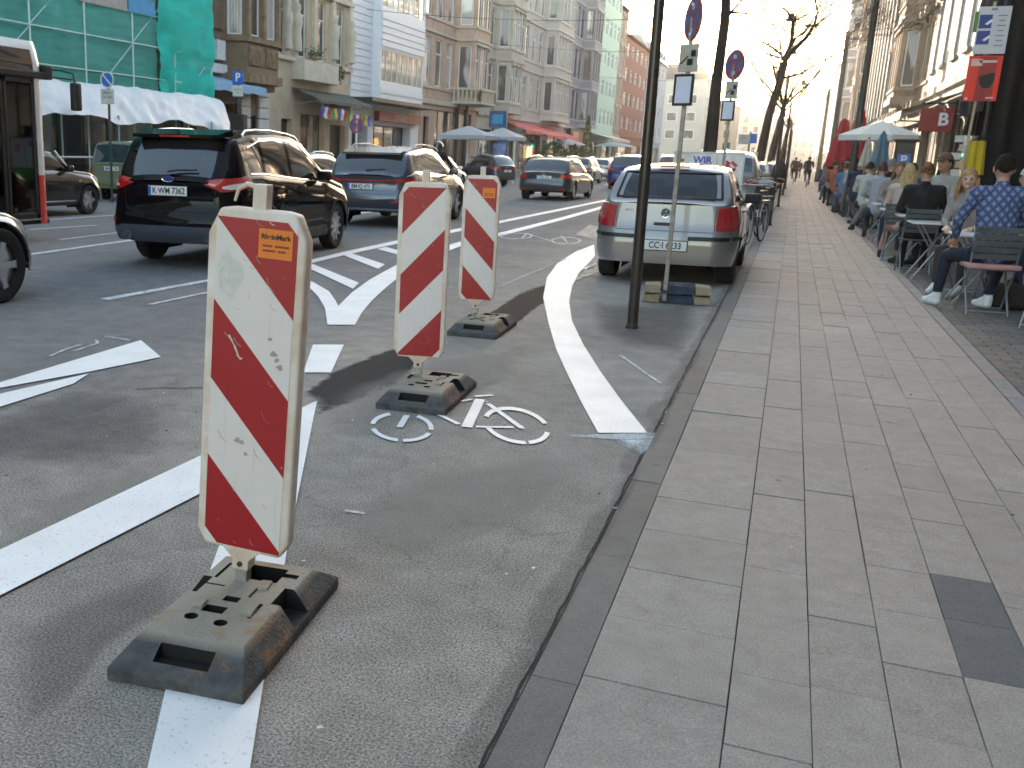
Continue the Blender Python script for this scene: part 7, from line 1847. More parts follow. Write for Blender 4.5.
def shirt_pattern():
    m = bpy.data.materials.new('shirt_pattern'); m.use_nodes = True; nt = m.node_tree; L = nt.links; b = nt.nodes['Principled BSDF']
    tc = nd(nt, 'ShaderNodeTexCoord'); sp = nd(nt, 'ShaderNodeSeparateXYZ'); L.new(tc.outputs['Object'], sp.inputs[0])
    def M(op, a, b_=None, c=None):
        n = nd(nt, 'ShaderNodeMath', operation=op)
        for i, x in enumerate((a, b_, c)):
            if x is None: continue
            if isinstance(x, (int, float)): n.inputs[i].default_value = x
            else: L.new(x, n.inputs[i])
        return n.outputs[0]
    u = M('MULTIPLY', sp.outputs[0], 1 / .072); v = M('MULTIPLY', sp.outputs[2], 1 / .092)
    # diamond lattice: |frac(u+v)-.5| and |frac(u-v)-.5|
    a = M('ABSOLUTE', M('SUBTRACT', M('FRACT', M('ADD', u, v)), .5)); c = M('ABSOLUTE', M('SUBTRACT', M('FRACT', M('SUBTRACT', u, v)), .5))
    mn = M('MINIMUM', a, c); mx = M('MAXIMUM', a, c)
    line = M('LESS_THAN', mn, .07); core = M('GREATER_THAN', mn, .36); ring = M('MULTIPLY', M('GREATER_THAN', mn, .2), M('LESS_THAN', mn, .26))
    x1 = nd(nt, 'ShaderNodeMix', data_type='RGBA'); x1.inputs['A'].default_value = (.07, .10, .22, 1); x1.inputs['B'].default_value = (.20, .28, .44, 1); L.new(ring, x1.inputs['Factor'])
    x2 = nd(nt, 'ShaderNodeMix', data_type='RGBA'); L.new(x1.outputs['Result'], x2.inputs['A']); x2.inputs['B'].default_value = (.33, .36, .45, 1); L.new(core, x2.inputs['Factor'])
    x3 = nd(nt, 'ShaderNodeMix', data_type='RGBA'); L.new(x2.outputs['Result'], x3.inputs['A']); x3.inputs['B'].default_value = (.045, .045, .14, 1); L.new(line, x3.inputs['Factor'])
    L.new(x3.outputs['Result'], b.inputs['Base Color']); b.inputs['Roughness'].default_value = .85
    return m


def cafe():
    pink = (.50, .27, .25)
    # patterned shirt man, back to the viewer
    person('man seen from behind in a blue diamond-patterned shirt and dark trousers on the nearest chair', (1.93, 11.78, .012), math.radians(4), 'sit', top=(.1, .2, .5), legs=(.012, .015, .035), hair=(.022, .015, .010), shoes=(.75, .76, .78), vox=.0085, scale=1.08, topmat=shirt_pattern(), fingers=True, socks=True, skin=(.50, .28, .2),
           J=dict(elL=(-.30, .08, .84), haL=(-.27, .22, .66), knL=(-.30, .30, .50), anL=(-.33, .30, .10), footdir=(-.45, .9, 0), knR=(.2, .40, .52), anR=(.06, .10, .12)), head_yaw=0)
    cafe_chair_proto('slatted grey folding chair with pink cushion under the man in the patterned shirt', (1.93, 11.75, .012), math.radians(4), pink)
    c2 = cafe_chair_proto('slatted folding chair with a blue-grey cushion, cut by the right edge of the photo', (2.33, 10.9, .012), math.radians(-20), (.10, .14, .22))
    pc = cafe_chair_proto('slatted folding chair under the person in the black coat', (1.68, 15.75, .012), math.radians(2), None)
    # woman with fair hair facing the viewer's left
    person('fair-haired woman in a grey-beige jacket looking over past the man in the patterned shirt', (1.98, 13.5, .012), math.radians(150), 'sit', top=(.30, .26, .23), legs=(.05, .04, .04), hair=(.42, .25, .12), hairstyle='long', vox=.0095, scale=.98, skin=(.62, .38, .29), head_yaw=math.radians(20), lean=.12, sex='f', fingers=True, shoes=(.7, .7, .68))
    person('person in a dark and white cap at the right edge', (2.42, 13.3, .012), math.radians(160), 'sit', top=(.04, .04, .05), legs=(.04, .05, .08), hair=(.1, .07, .05), vox=.012, cap=(.5, .5, .52), head_yaw=math.radians(10), skin=(.55, .33, .25), fingers=True)
    person('chestnut-haired person in a black coat seen from behind', (1.68, 15.8, .012), math.radians(-3), 'sit', top=(.005, .006, .008), legs=(.008, .008, .012), hair=(.20, .10, .045), hairstyle='bun', vox=.012, coat=True, scale=1.02)
    person('blond person in a pale pink jacket leaning at the kerb side of the second table', (1.62, 17.6, .012), math.radians(-12), 'sit', top=(.52, .40, .36), legs=(.42, .2, .15), hair=(.55, .38, .2), hairstyle='long', vox=.013, sex='f', J=dict(anL=(-.25, .2, .1), knL=(-.2, .35, .5)))
    person('dark-haired man in a brown cap and light shirt facing left', (2.1, 17.2, .012), math.radians(125), 'sit', top=(.35, .32, .28), legs=(.02, .02, .02), hair=(.03, .02, .015), vox=.012, scale=1.12, cap=(.12, .07, .04), skin=(.40, .22, .14), head_yaw=.3)
    person('bald grey-haired man in a black suit jacket, legs crossed towards the pavement', (1.95, 24.4, .012), math.radians(18), 'sit', top=(.005, .006, .008), legs=(.16, .16, .17), hair=(.25, .2, .17), vox=.015, scale=1.08, coat=True, J=dict(knL=(-.35, .25, .52), anL=(-.50, .30, .12)), skin=(.58, .36, .28))
    pts = [((1.75, 27.6), 10, (.42, .03, .03), (.03, .025, .02), 'red sweater'), ((2.2, 29), 150, (.03, .035, .05), (.04, .03, .02), 'navy jumper'), ((1.7, 30.6), -15, (.02, .02, .025), (.09, .05, .03), 'black top'), ((1.85, 32.8), 20, (.06, .10, .22), (.05, .03, .02), 'dark blue shirt'),
           ((1.62, 34.5), -5, (.68, .66, .62), (.06, .035, .02), 'white shirt'), ((2.05, 36.2), 170, (.12, .1, .09), (.35, .22, .1), 'brown cardigan'), ((1.6, 38.5), 8, (.12, .22, .42), (.12, .07, .04), 'light blue shirt'), ((1.95, 40.2), -30, (.03, .03, .03), (.25, .14, .07), 'charcoal coat'),
           ((1.58, 42.6), 5, (.015, .02, .05), (.03, .02, .02), 'midnight blue jacket'), ((1.9, 44.5), 160, (.45, .38, .3), (.2, .12, .06), 'sand-coloured coat'), ((1.6, 47), 0, (.5, .06, .05), (.04, .03, .02), 'bright red top'), ((1.8, 50), 15, (.22, .20, .28), (.5, .35, .2), 'lilac pullover'),
           ((2.6, 26.5), 40, (.3, .28, .3), (.05, .04, .03), 'grey hoodie'), ((2.9, 19.5), 30, (.05, .08, .12), (.08, .05, .03), 'teal-black jacket'), ((2.7, 22), 190, (.35, .1, .1), (.04, .03, .02), 'rust pullover'), ((2.5, 34), 60, (.25, .3, .2), (.1, .06, .03), 'olive shirt'), ((2.6, 40), 100, (.4, .4, .45), (.05, .04, .04), 'pale grey top'), ((2.5, 46), 30, (.1, .1, .3), (.05, .04, .04), 'violet top')]
    for i, ((x, y), a, c, h, w) in enumerate(pts):
        person('seated person in a %s in the row of cafe guests' % w, (x, y, .012), math.radians(a), 'sit', top=c, legs=(.02, .025, .05) if i % 2 else (.12, .11, .1), hair=h, hairstyle='long' if i % 3 == 1 else 'short', vox=.02, sex='f' if i % 3 == 1 else 'm', scale=random.uniform(.98, 1.08), lean=random.uniform(-.1, .1))
    for (x, y, a, c_, h, w_) in [(1.72, 20.2, 175, (.30, .24, .2), (.25, .15, .07), 'tan jumper facing the viewer at the third table'), (2.5, 20.9, 10, (.03, .03, .035), (.05, .03, .02), 'black pullover behind the third table'), (1.6, 22.3, 0, (.35, .36, .4), (.1, .06, .04), 'pale grey shirt by the kerb side of the fourth table'), (2.35, 25.6, 170, (.08, .1, .18), (.3, .2, .1), 'slate blue coat behind the suit jacket'), (1.6, 26.1, -10, (.5, .47, .43), (.04, .03, .02), 'ivory jacket just past the suit jacket')]:
        person('seated guest in a ' + w_, (x, y, .012), math.radians(a), 'sit', top=c_, legs=(.03, .035, .06), hair=h, hairstyle='short' if x < 1.7 else 'long', vox=.018, scale=1.03)
    xs_ = random.Random(5)
    cl = [((.03, .04, .08), 'navy coat'), ((.55, .52, .48), 'off-white shirt'), ((.14, .22, .38), 'denim jacket'), ((.02, .02, .02), 'black hoodie'), ((.38, .10, .07), 'brick red jumper'), ((.26, .22, .18), 'brown jacket'), ((.10, .14, .12), 'dark green coat'), ((.45, .25, .22), 'salmon blouse'), ((.18, .18, .2), 'grey fleece'), ((.05, .08, .2), 'royal blue sweater'), ((.6, .5, .3), 'mustard top'), ((.3, .3, .32), 'light grey blazer'), ((.02, .02, .03), 'black leather jacket'), ((.5, .45, .42), 'cream cardigan')]
    for i, (c_, w_) in enumerate(cl):
        person('seated guest in a %s farther along the cafe row' % w_, (xs_.uniform(1.3, 1.75), 29.6 + i * 2.15, .012), math.radians(xs_.choice((0, 15, -20, 165))), 'sit', top=c_, legs=xs_.choice(((.02, .02, .03), (.1, .12, .2), (.2, .18, .15))), hair=xs_.choice(((.04, .03, .02), (.3, .18, .08), (.12, .07, .04))), hairstyle='long' if i % 2 else 'short', vox=.024, scale=xs_.uniform(1.0, 1.12), lean=xs_.uniform(-.12, .12))
    # chairs under them
    labs = ['under the pale pink jacket', 'under the black suit jacket', 'under the red sweater', 'under the black top', 'under the dark blue shirt', 'under the white shirt', 'under the light blue shirt', 'under the charcoal coat', 'under the midnight blue jacket', 'under the bright red top']
    for lab, (x, y, a) in zip(labs, [(1.62, 17.6, -12), (1.95, 24.4, 18), (1.75, 27.6, 10), (1.7, 30.6, -15), (1.85, 32.8, 20), (1.62, 34.5, -5), (1.6, 38.5, 8), (1.95, 40.2, -30), (1.58, 42.6, 5), (1.6, 47, 0)]):
        dup(pc, (x, y, .012), math.radians(a), 'slatted folding chair ' + lab)
    dup(pc, (2.1, 17.2, .012), math.radians(125), 'slatted folding chair under the man in the brown cap'); dup(pc, (1.98, 13.5, .012), math.radians(150), 'slatted folding chair under the fair-haired woman'); dup(pc, (2.42, 13.3, .012), math.radians(160), 'slatted folding chair under the person in the cap')
    dup(pc, (1.72, 20.2, .012), math.radians(175), 'slatted folding chair under the tan jumper at the third table'); dup(pc, (2.2, 29, .012), math.radians(150), 'slatted folding chair under the navy jumper')
    t0 = table_proto('white square table right in front of the man in the patterned shirt', (1.98, 12.62, .012), 0)
    for (x, y, w) in [(2.62, 11.3, 'white table corner cut by the right edge, beside the nearest chair'), (1.78, 14.9, 'white table between the fair-haired woman and the black coat'), (1.78, 16.75, 'white table between the black coat and the pink jacket'), (1.72, 18.9, 'white table in front of the pink jacket'), (1.75, 21.3, 'white table ahead of the tan jumper'), (1.75, 23.2, 'white table just before the man in the black suit jacket'),
                       (2.0, 28.3, 'white table between the red sweater and the navy jumper'), (1.75, 31.7, 'white table beneath the white parasol edge'), (1.8, 35.4, 'white table by the white shirt'), (1.75, 39.4, 'white table by the light blue shirt'), (1.8, 43.6, 'white table by the midnight blue jacket')]:
        dup(t0, (x, y, .012), random.uniform(-.08, .08), w)
    for (x, y, c, lab) in [(1.9, 12.6, (.7, .7, .7), 'white cup on the table before the patterned shirt'), (1.72, 16.8, (.7, .68, .6), 'cream cup on the table behind the black coat'), (1.8, 18.9, (.3, .1, .05), 'brown cup on the table before the pink jacket')]:
        c_ = thing('cup', lab, 'cup', (x, y, .753), 0); m = MB(); m.lathe([(0, 0), (.025, 0), (.04, .07), (.036, .07), (.022, .008), (0, .008)], (0, 0, 0), 'Z', 16); m.build('bowl', mat('cup_%02d' % int(c[0] * 99), c, .25), c_, smooth=.9)
        s = MB(); s.lathe([(0, -.004), (.06, 0), (.062, .006), (0, .002)], (0, 0, 0), 'Z', 16); s.build('saucer', M_white, c_)
    g = thing('potted_grass', 'square pot of bright green grass standing on a ledge behind the second table', 'plant', (2.0, 18.0, .753), 0)
    MB().box((0, 0, .10), (.2, .2, .2)).build('pot', M_ink, g); gr = MB(); rr_ = random.Random(2)
    for _ in range(160): x, y = rr_.uniform(-.1, .1), rr_.uniform(-.1, .1); gr.add([(x - .006, y, .2), (x + .006, y, .2), (x + rr_.uniform(-.03, .03), y + rr_.uniform(-.03, .03), .2 + rr_.uniform(.1, .18))], [(0, 1, 2)])
    gr.build('grass_blades', mat('grass_lime', (.14, .30, .02), .6), g)
    dup_t = dup(t0, (2.0, 18.0, .012), 0, 'white table carrying the pot of bright green grass')
    # parasols
    def parasol(lab, x, y, rim, apex, rad, m, n=8, group='cafe parasols', base=.012):
        r = thing('parasol', lab, 'parasol', (x, y, base), 0, group); wood = mat('pole_wood', (.35, .22, .12), .6)
        MB().tube([(0, 0, 0), (0, 0, apex)], .028, 10).build('pole', wood, r, smooth=1)
        c = MB(); vs = [(0, 0, apex)]
        for k, f in ((1, .5), (2, 1.0)):
            for i in range(n): a = 2 * PI * i / n + .2; vs.append((rad * f * math.cos(a), rad * f * math.sin(a), apex + (rim - apex) * (f ** 1.15)))
        for i in range(n): a = 2 * PI * i / n + .2; vs.append((rad * math.cos(a), rad * math.sin(a), rim - .14))
        fs = [(0, 1 + i, 1 + (i + 1) % n) for i in range(n)] + [(1 + i, 1 + n + i, 1 + n + (i + 1) % n, 1 + (i + 1) % n) for i in range(n)] + [(1 + n + i, 1 + 2 * n + i, 1 + 2 * n + (i + 1) % n, 1 + n + (i + 1) % n) for i in range(n)]
        c.add(vs, fs); c.build('canopy', m, r)
        for i in range(n): a = 2 * PI * i / n + .2; MB().tube([(0, 0, apex - .5), (rad * .55 * math.cos(a), rad * .55 * math.sin(a), apex + (rim - apex) * .5 - .02)], .01, 4).build('rib', wood, r)
        MB().box((0, 0, .05), (.5, .5, .09)).build('base', M_darkmetal, r); return r
    def closed(lab, x, y, z0, z1, rad, m, group='cafe parasols'):
        r = thing('closed_parasol', lab, 'parasol', (x, y, .012), 0, group); MB().tube([(0, 0, 0), (0, 0, z1)], .025, 8).build('pole', mat('pole_wood', (.35, .22, .12), .6), r, smooth=1)
        c = MB(); n = 16; vs = []; P = [(z0, 1.0), (z0 + (z1 - z0) * .3, .8), (z0 + (z1 - z0) * .65, .5), (z1 - .08, .28), (z1, .06)]
        for z, f in P:
            for k in range(n): a = 2 * PI * k / n; q = rad * f * (1 if k % 2 else .6); vs.append((q * math.cos(a), q * math.sin(a), z))
        c.add(vs, [(i * n + k, i * n + (k + 1) % n, (i + 1) * n + (k + 1) % n, (i + 1) * n + k) for i in range(len(P) - 1) for k in range(n)]); c.build('folded_canopy', m, r, smooth=.5)
        MB().box((0, 0, .05), (.45, .45, .09)).build('base', M_darkmetal, r); return r
    parasol('open white parasol over the cafe guests beside the lamp column', 1.92, 29.2, 2.17, 2.52, .98, mat('parasol_white', (.72, .69, .62), .8, var=.04))
    closed('closed grey-blue parasol standing before the black ticket machine', 1.80, 26.4, 1.32, 2.2, .24, mat('parasol_blue', (.12, .20, .27), .85, var=.15))
    closed('closed pale parasol left of the grey-blue one', 1.62, 28.2, 1.4, 2.1, .18, mat('parasol_beige', (.5, .46, .4), .85, var=.15))
    red = mat('parasol_red', (.42, .03, .04), .85, var=.15)
    closed('big closed red parasol, left one of the pair by the lamp column', 1.45, 40, 1.35, 3.0, .5, red); closed('big closed red parasol, right one of the pair behind the lamp column', 2.0, 41.5, 1.5, 3.4, .5, red)
    # ticket machine
    r = thing('ticket_machine', 'black ticket machine with a blue P sticker and a green light behind the cafe tables', 'ticket machine', (2.32, 26.8, .012), math.radians(-6))
    MB().box((0, 0, 1.0), (.40, .32, 2.0)).build('housing', mat('machine_black', (.015, .015, .015), .4), r, bevel=.02); MB().box((0, 0, 2.0), (.52, .42, .06)).build('lid', M_ink, r, bevel=.01)
    s = MB().box((.0, -.166, 1.55), (.26, .01, .3)).build('sign_face', M_signblue, r); text_mesh('sign_text', 'P', .26, M_white, s, (0, -.173, 1.56), (1, 0, 0), (0, 0, 1), .001, .006)
    l = MB(); l.lathe([(0, -.172), (.04, -.171)], (.09, 0, 1.37), 'Y', 12); l.build('green_light', mat('green_dot', (.1, .8, .05), emit=((.1, 1, .05), 1.2)), r)
    # sign post with white board and red poster
    r = thing('poster_post', 'wooden post carrying a white information board over a red poster with a black blot', 'sign', (2.06, 16.0, .012), 0)
    MB().tube([(.03, .05, 0), (.06, .05, 1.7), (.10, .05, 3.55)], .018, 8).build('post', mat('post_pale', (.45, .34, .22), .6), r, smooth=1)
    b = MB().box((.115, 0, 3.19), (.365, .02, .59)).build('information_board', mat('board_white', (.58, .57, .60), .4, var=.04), r, bevel=.004)
    for z in (3.30, 3.10):
        q = MB().box((.02, -.012, z), (.145, .003, .17)).build('blue_panel', mat('panel_navy', (.02, .045, .25), .4), b)
        h_ = MB(); h_.plate([(-.03, -.02), (.0, -.035), (.055, .01), (.045, .04), (.015, .02)], (.045, -.0145, z - .01), (1, 0, 0), (0, 0, 1), .001); h_.build('white_figure', M_white, q)
    MB().box((-.085, -.002, 3.30), (.05, .015, .26)).build('green_strip', mat('strip_green', (.10, .26, .04), .5), b)
    ln = MB()
    for k in range(7): ln.box((.205, -.012, 3.37 - k * .062), (.10 - .03 * (k % 2), .002, .012))
    ln.box((.10, -.012, 3.45), (.07, .002, .025)); ln.build('text_lines', mat('text_grey', (.2, .2, .24)), b)
    po = MB().box((.10, 0, 2.585), (.385, .02, .575)).build('poster', mat('poster_red', (.80, .03, .015), .45, var=.04), r, bevel=.003)
    MB().box((.13, -.0115, 2.58), (.20, .002, .565), ry=.0).build('dark_stripe', mat('poster_darkred', (.36, .02, .02), .45), po)
    bl = MB(); bl.plate([(-.09, .04), (-.03, .06), (.05, .09), (.095, .08), (.09, -.02), (.05, -.10), (-.02, -.11), (-.075, -.05)], (.14, -.0135, 2.57), (1, 0, 0), (0, 0, 1), .001); bl.build('black_blot', M_ink, po)
    tl = MB(); tl.box((.00, -.0135, 2.79), (.13, .002, .09)); tl.box((.13, -.0135, 2.80), (.2, .002, .03)); tl.box((.21, -.0135, 2.34), (.09, .002, .02)); tl.box((-.055, -.0135, 2.33), (.03, .002, .03)); tl.build('poster_text', mat('poster_pink', (.75, .5, .45)), po)
    # red B sign
    r = thing('hanging_sign', 'dark red square sign with a white letter B beside the black drapes', 'sign', (2.55, 24.0, .012), 0)
    b = MB().box((0, 0, 2.36), (.60, .06, .47)).build('sign_panel', mat('sign_maroon', (.30, .035, .03), .5), r, bevel=.004); text_mesh('sign_text', 'B', .34, M_white, b, (.12, -.033, 2.36), (1, 0, 0), (0, 0, 1), .002, .01)
    MB().tube([(.33, .05, 0), (.33, .05, 2.75)], .025, 8).build('post', M_darkmetal, r); MB().tube([(.33, .05, 2.7), (-.3, .05, 2.68)], .015, 6).build('arm', M_darkmetal, r)
    # black drape closing the cafe
    r = thing('black_drape', 'tall black cloth drape hanging from a frame at the right edge', 'drape', (2.66, 18.6, .012), 0)
    cloth('drape_cloth', lambda u, v: ((2.6 * u - .12 * (1 - v) * (1 - u), .10 * math.sin(u * 42), .02 + 6.4 * v), (0, 1, 0)), 70, 24, mat('drape_black', (.009, .008, .008), .9, var=.3, scale=3.), r, .10, 5)
    cloth('side_cloth', lambda u, v: ((-.02 + .04 * math.sin(u * 18), .02 + 2.4 * u, 2.3 + 4.1 * v), (1, 0, 0)), 40, 20, mat('drape_black', (.009, .008, .008), .9), r, .08, 6)
    MB().tube([(0, 0, 0), (0, 0, 6.5)], .04, 8).build('frame_post', M_darkmetal, r); MB().tube([(0, 0, 6.45), (2.5, 0, 6.45)], .03, 8).build('frame_rail', M_darkmetal, r)
    closed('closed black parasol left of the red poster', 3.0, 21.5, 2.0, 3.6, .26, mat('parasol_black', (.02, .018, .018), .9))
    r = thing('yellow_jacket', 'bright yellow jacket hanging in front of the black drape', 'jacket', (2.52, 17.9, 1.34), 0)
    cloth('jacket_cloth', lambda u, v: ((-.13 + .26 * u * (1 - .15 * v), .03 * math.sin(u * 14), .5 * v), (0, 1, 0)), 16, 12, mat('jacket_yellow', (.62, .46, .03), .8, var=.1), r, .05, 7)
    MB().tube([(-.1, 0, .5), (0, 0, .56), (.1, 0, .5)], .01, 5).build('hanger', M_ink, r)
    # bits hung on the poles and shelf behind the guests
    r = thing('notice_stand', 'slim stand with small pale notices between the parasols and the yellow jacket', 'sign', (2.32, 18.2, .012), 0)
    MB().tube([(0, 0, 0), (0, 0, 2.0)], .015, 6).build('post', M_darkmetal, r)
    for k, (x, z, c) in enumerate([(-.03, 1.86, (.6, .6, .6)), (.04, 1.72, (.5, .48, .42)), (-.05, 1.6, (.65, .62, .6)), (.03, 1.47, (.55, .4, .2)), (-.02, 1.35, (.6, .6, .55))]): MB().box((x, -.02, z), (.13, .01, .1), ry=.2 * (k % 2)).build('notice', mat('notice_%d' % k, c, .7), r)
    for k, (x, y, lab) in enumerate([(1.72, 34.0, 'dark round bag lying on the slabs beside the white-shirted guest'), (2.25, 12.3, 'black rucksack under the table by the nearest chair')]):
        b = thing('bag', lab, 'bag', (x if k else 1.38, y, .012), 0); m = MB(); m.box((0, 0, .13), (.34, .28, .26)); m.build('bag_body', mat('bag_dark', (.03, .025, .025), .8), b, bevel=.08, seg=3, smooth=1); MB().tube([(-.08, 0, .24), (0, 0, .33), (.08, 0, .24)], .012, 6).build('strap', M_ink, b)


def riders():
    for i, (x, y, c, lab) in enumerate([(.85, 69, (.015, .015, .018), 'cyclist in black riding away along the sunlit pavement'), (.1, 78, (.10, .05, .05), 'second cyclist farther up, just left of the one in black')]):
        person(lab, (x, y - .25, .03), 0, 'ride', top=c, legs=(.02, .02, .03), hair=(.03, .02, .02), vox=.02, scale=1.05, group='cyclists on the pavement')
        bicycle((x, y, .012), 0, ['bicycle ridden by the cyclist in black', 'bicycle ridden by the second cyclist'][i])
    for i, (x, y) in enumerate([(1.1, 96), (.5, 104), (-.1, 120), (1.3, 130)]):
        person('walker far up the pavement, %s' % ['nearest the third lamp column', 'left of the third lamp column', 'close to the kerb', 'farthest of the walkers'][i], (x, y, .012), PI * (i % 2), 'stand', top=[(.3, .05, .05), (.05, .05, .06), (.35, .33, .3), (.05, .08, .15)][i], vox=.03, group='distant walkers')
    # scooter rider
    person('motor scooter rider in black jacket and helmet beside the grey-blue SUV', (-9.05, 26.6, -.13), math.radians(-4), 'ride', top=(.01, .01, .012), legs=(.015, .015, .02), hairstyle='none', vox=.016, scale=1.08, group='riders', coat=True, skin=(.02, .02, .02),
           J=dict(knL=(-.16, .38, .85), anL=(-.16, .36, .48), knR=(.16, .38, .85), anR=(.16, .36, .48), waist=(0, .0, 1.14), chest=(0, .04, 1.36), neck=(0, .07, 1.52), head=(0, .10, 1.66), sh=(.19, .03, 1.46)))
    r = thing('motor_scooter', 'black motor scooter ridden beside the grey-blue SUV', 'motor scooter', (-9.05, 26.9, 0), math.radians(-4))
    for y in (-.62, .68):
        w = MB(); w.lathe([(.12, -.05), (.24, -.06), (.27, 0), (.24, .06), (.12, .05)], (0, 0, 0), 'X', 24); o = w.build('wheel', M_rubber, r, smooth=.8); o.location = (0, y, .27)
        k = MB(); k.lathe([(0, -.045), (.12, -.05), (.12, .05), (0, .045)], (0, 0, 0), 'X', 12); k.build('rim', M_alloy, o)
    b = MB(); b.add([(x, y, z) for x in (-.16, .16) for (y, z) in ((-.8, .5), (-.8, .78), (-.1, .74), (0, .35), (.35, .30), (.55, .85), (.62, .8), (.5, .2), (-.1, .2))], [tuple(range(8, -1, -1)), tuple(range(9, 18))] + [(i, (i + 1) % 9, 9 + (i + 1) % 9, 9 + i) for i in range(9)])
    b.build('body', mat('scooter_black', (.02, .02, .022), .25, coat=1), r, bevel=.03, seg=2, smooth=.9)
    MB().box((0, -.35, .82), (.28, .75, .1)).build('seat', M_blackplastic, r, bevel=.03); MB().tube([(-.32, .5, 1.02), (0, .56, 1.0), (.32, .5, 1.02)], .016, 8).build('handlebar', M_steel, r)
    MB().box((0, -.83, .68), (.12, .03, .06)).build('tail_light', M_redlens, r); MB().tube([(0, .68, .27), (0, .52, 1.0)], .03, 8).build('fork', M_darkmetal, r)
    h = MB(); ell_mesh(h, (0, 0, 0), (.145, .165, .155)); o = thing('helmet', 'black helmet worn by the scooter rider', 'helmet', (-9.05 + .01, 26.72, 1.65), 0); h.build('shell', mat('helmet_black', (.015, .015, .02), .2, coat=1), o, smooth=1)
    MB().plate([(-.1, -.04), (.1, -.04), (.1, .05), (-.1, .05)], (0, .155, 0), (1, 0, 0), (0, 0, 1), .015).build('visor', M_tint, o)


# ------------------------------------------------------------------ trees
def planept(px, py, Y):
    w = RW @ Vector((px - CX, -(py - CY), -F_PX)); t = Y / w.y; return Vector((w.x * t, Y, EYE + w.z * t))


def grow(mb, p, d, r, L_, lv, rr, up=.15):
    n = 4; pts = [p]; rs = [r]; q = p.copy(); dd = d.copy()
    for i in range(n):
        dd = (dd + Vector((rr.uniform(-1, 1), rr.uniform(-1, 1), rr.uniform(-.6, 1) + up)) * .22).normalized(); q = q + dd * (L_ / n); pts.append(q); rs.append(r * (1 - .55 * (i + 1) / n))
    mb.tube(pts, rs, 6 if lv > 1 else 4 if lv == 1 else 3, cap=False)
    if lv <= 0: return
    for i in range(1, n + 1):
        for _ in range(2 if i >= 2 else 1):
            a = Vector((rr.uniform(-1, 1), rr.uniform(-1, 1), rr.uniform(-.3, .9))).normalized(); nd_ = (dd * .7 + a * .8).normalized()
            grow(mb, pts[i], nd_, max(.004, rs[i] * rr.uniform(.45, .62)), L_ * rr.uniform(.5, .72), lv - 1, rr, up)


def tree(label, name, trunk, limbs, seed, lv=3, bark=(.055, .042, .030), L_=2.2, lim_r=.07, group='bare plane trees along the kerb'):
    """trunk: list of (point, radius); limbs: lists of (point, radius)"""
    rr = random.Random(seed); b0 = Vector(trunk[0][0]); r = thing(name, label, 'tree', b0, 0, group)
    bm_ = mat('bark_%02d' % int(bark[0] * 999), bark, .9, var=.45, scale=5, bump=.8, bscale=9, stretch=(1, 1, .35))
    t = MB(); t.tube([Vector(p) - b0 for p, _ in trunk], [q for _, q in trunk], 14); t.build('trunk', bm_, r, smooth=1.2)
    c = MB()
    for li in limbs:
        P = [Vector(p) - b0 for p, _ in li]; R_ = [q for _, q in li]; R_ = [q * .8 for q in R_]; c.tube(P, R_, 8)
        for i in range(1, len(P)):
            seg = P[i] - P[i - 1]; n = max(2, int(seg.length / .40))
            for k in range(n):
                q = P[i - 1].lerp(P[i], (k + 1) / n); a = Vector((rr.uniform(-1, 1), rr.uniform(-1, 1), rr.uniform(-.2, 1))).normalized()
                grow(c, q, (seg.normalized() * .6 + a).normalized(), max(.009, R_[i] * .36), L_ * rr.uniform(.35, .8), lv - 1, rr)
        grow(c, P[-1], (P[-1] - P[-2]).normalized(), R_[-1], L_, lv, rr)
    # small seed balls and buds
    s = MB()
    for _ in range(60):
        v = Vector(rr.choice(c.v)); s.cur = 0
        if v.z > trunk[-1][0][2] - 1 - b0.z: q = v + Vector((0, 0, -.12)); s.tube([v, q], .003, 3, cap=False); ell_mesh(s, q, (.02, .02, .02), 5)
    cr = c.build('crown', bm_, r, smooth=1.2); s.build('seed_balls', bm_, cr)
    return r


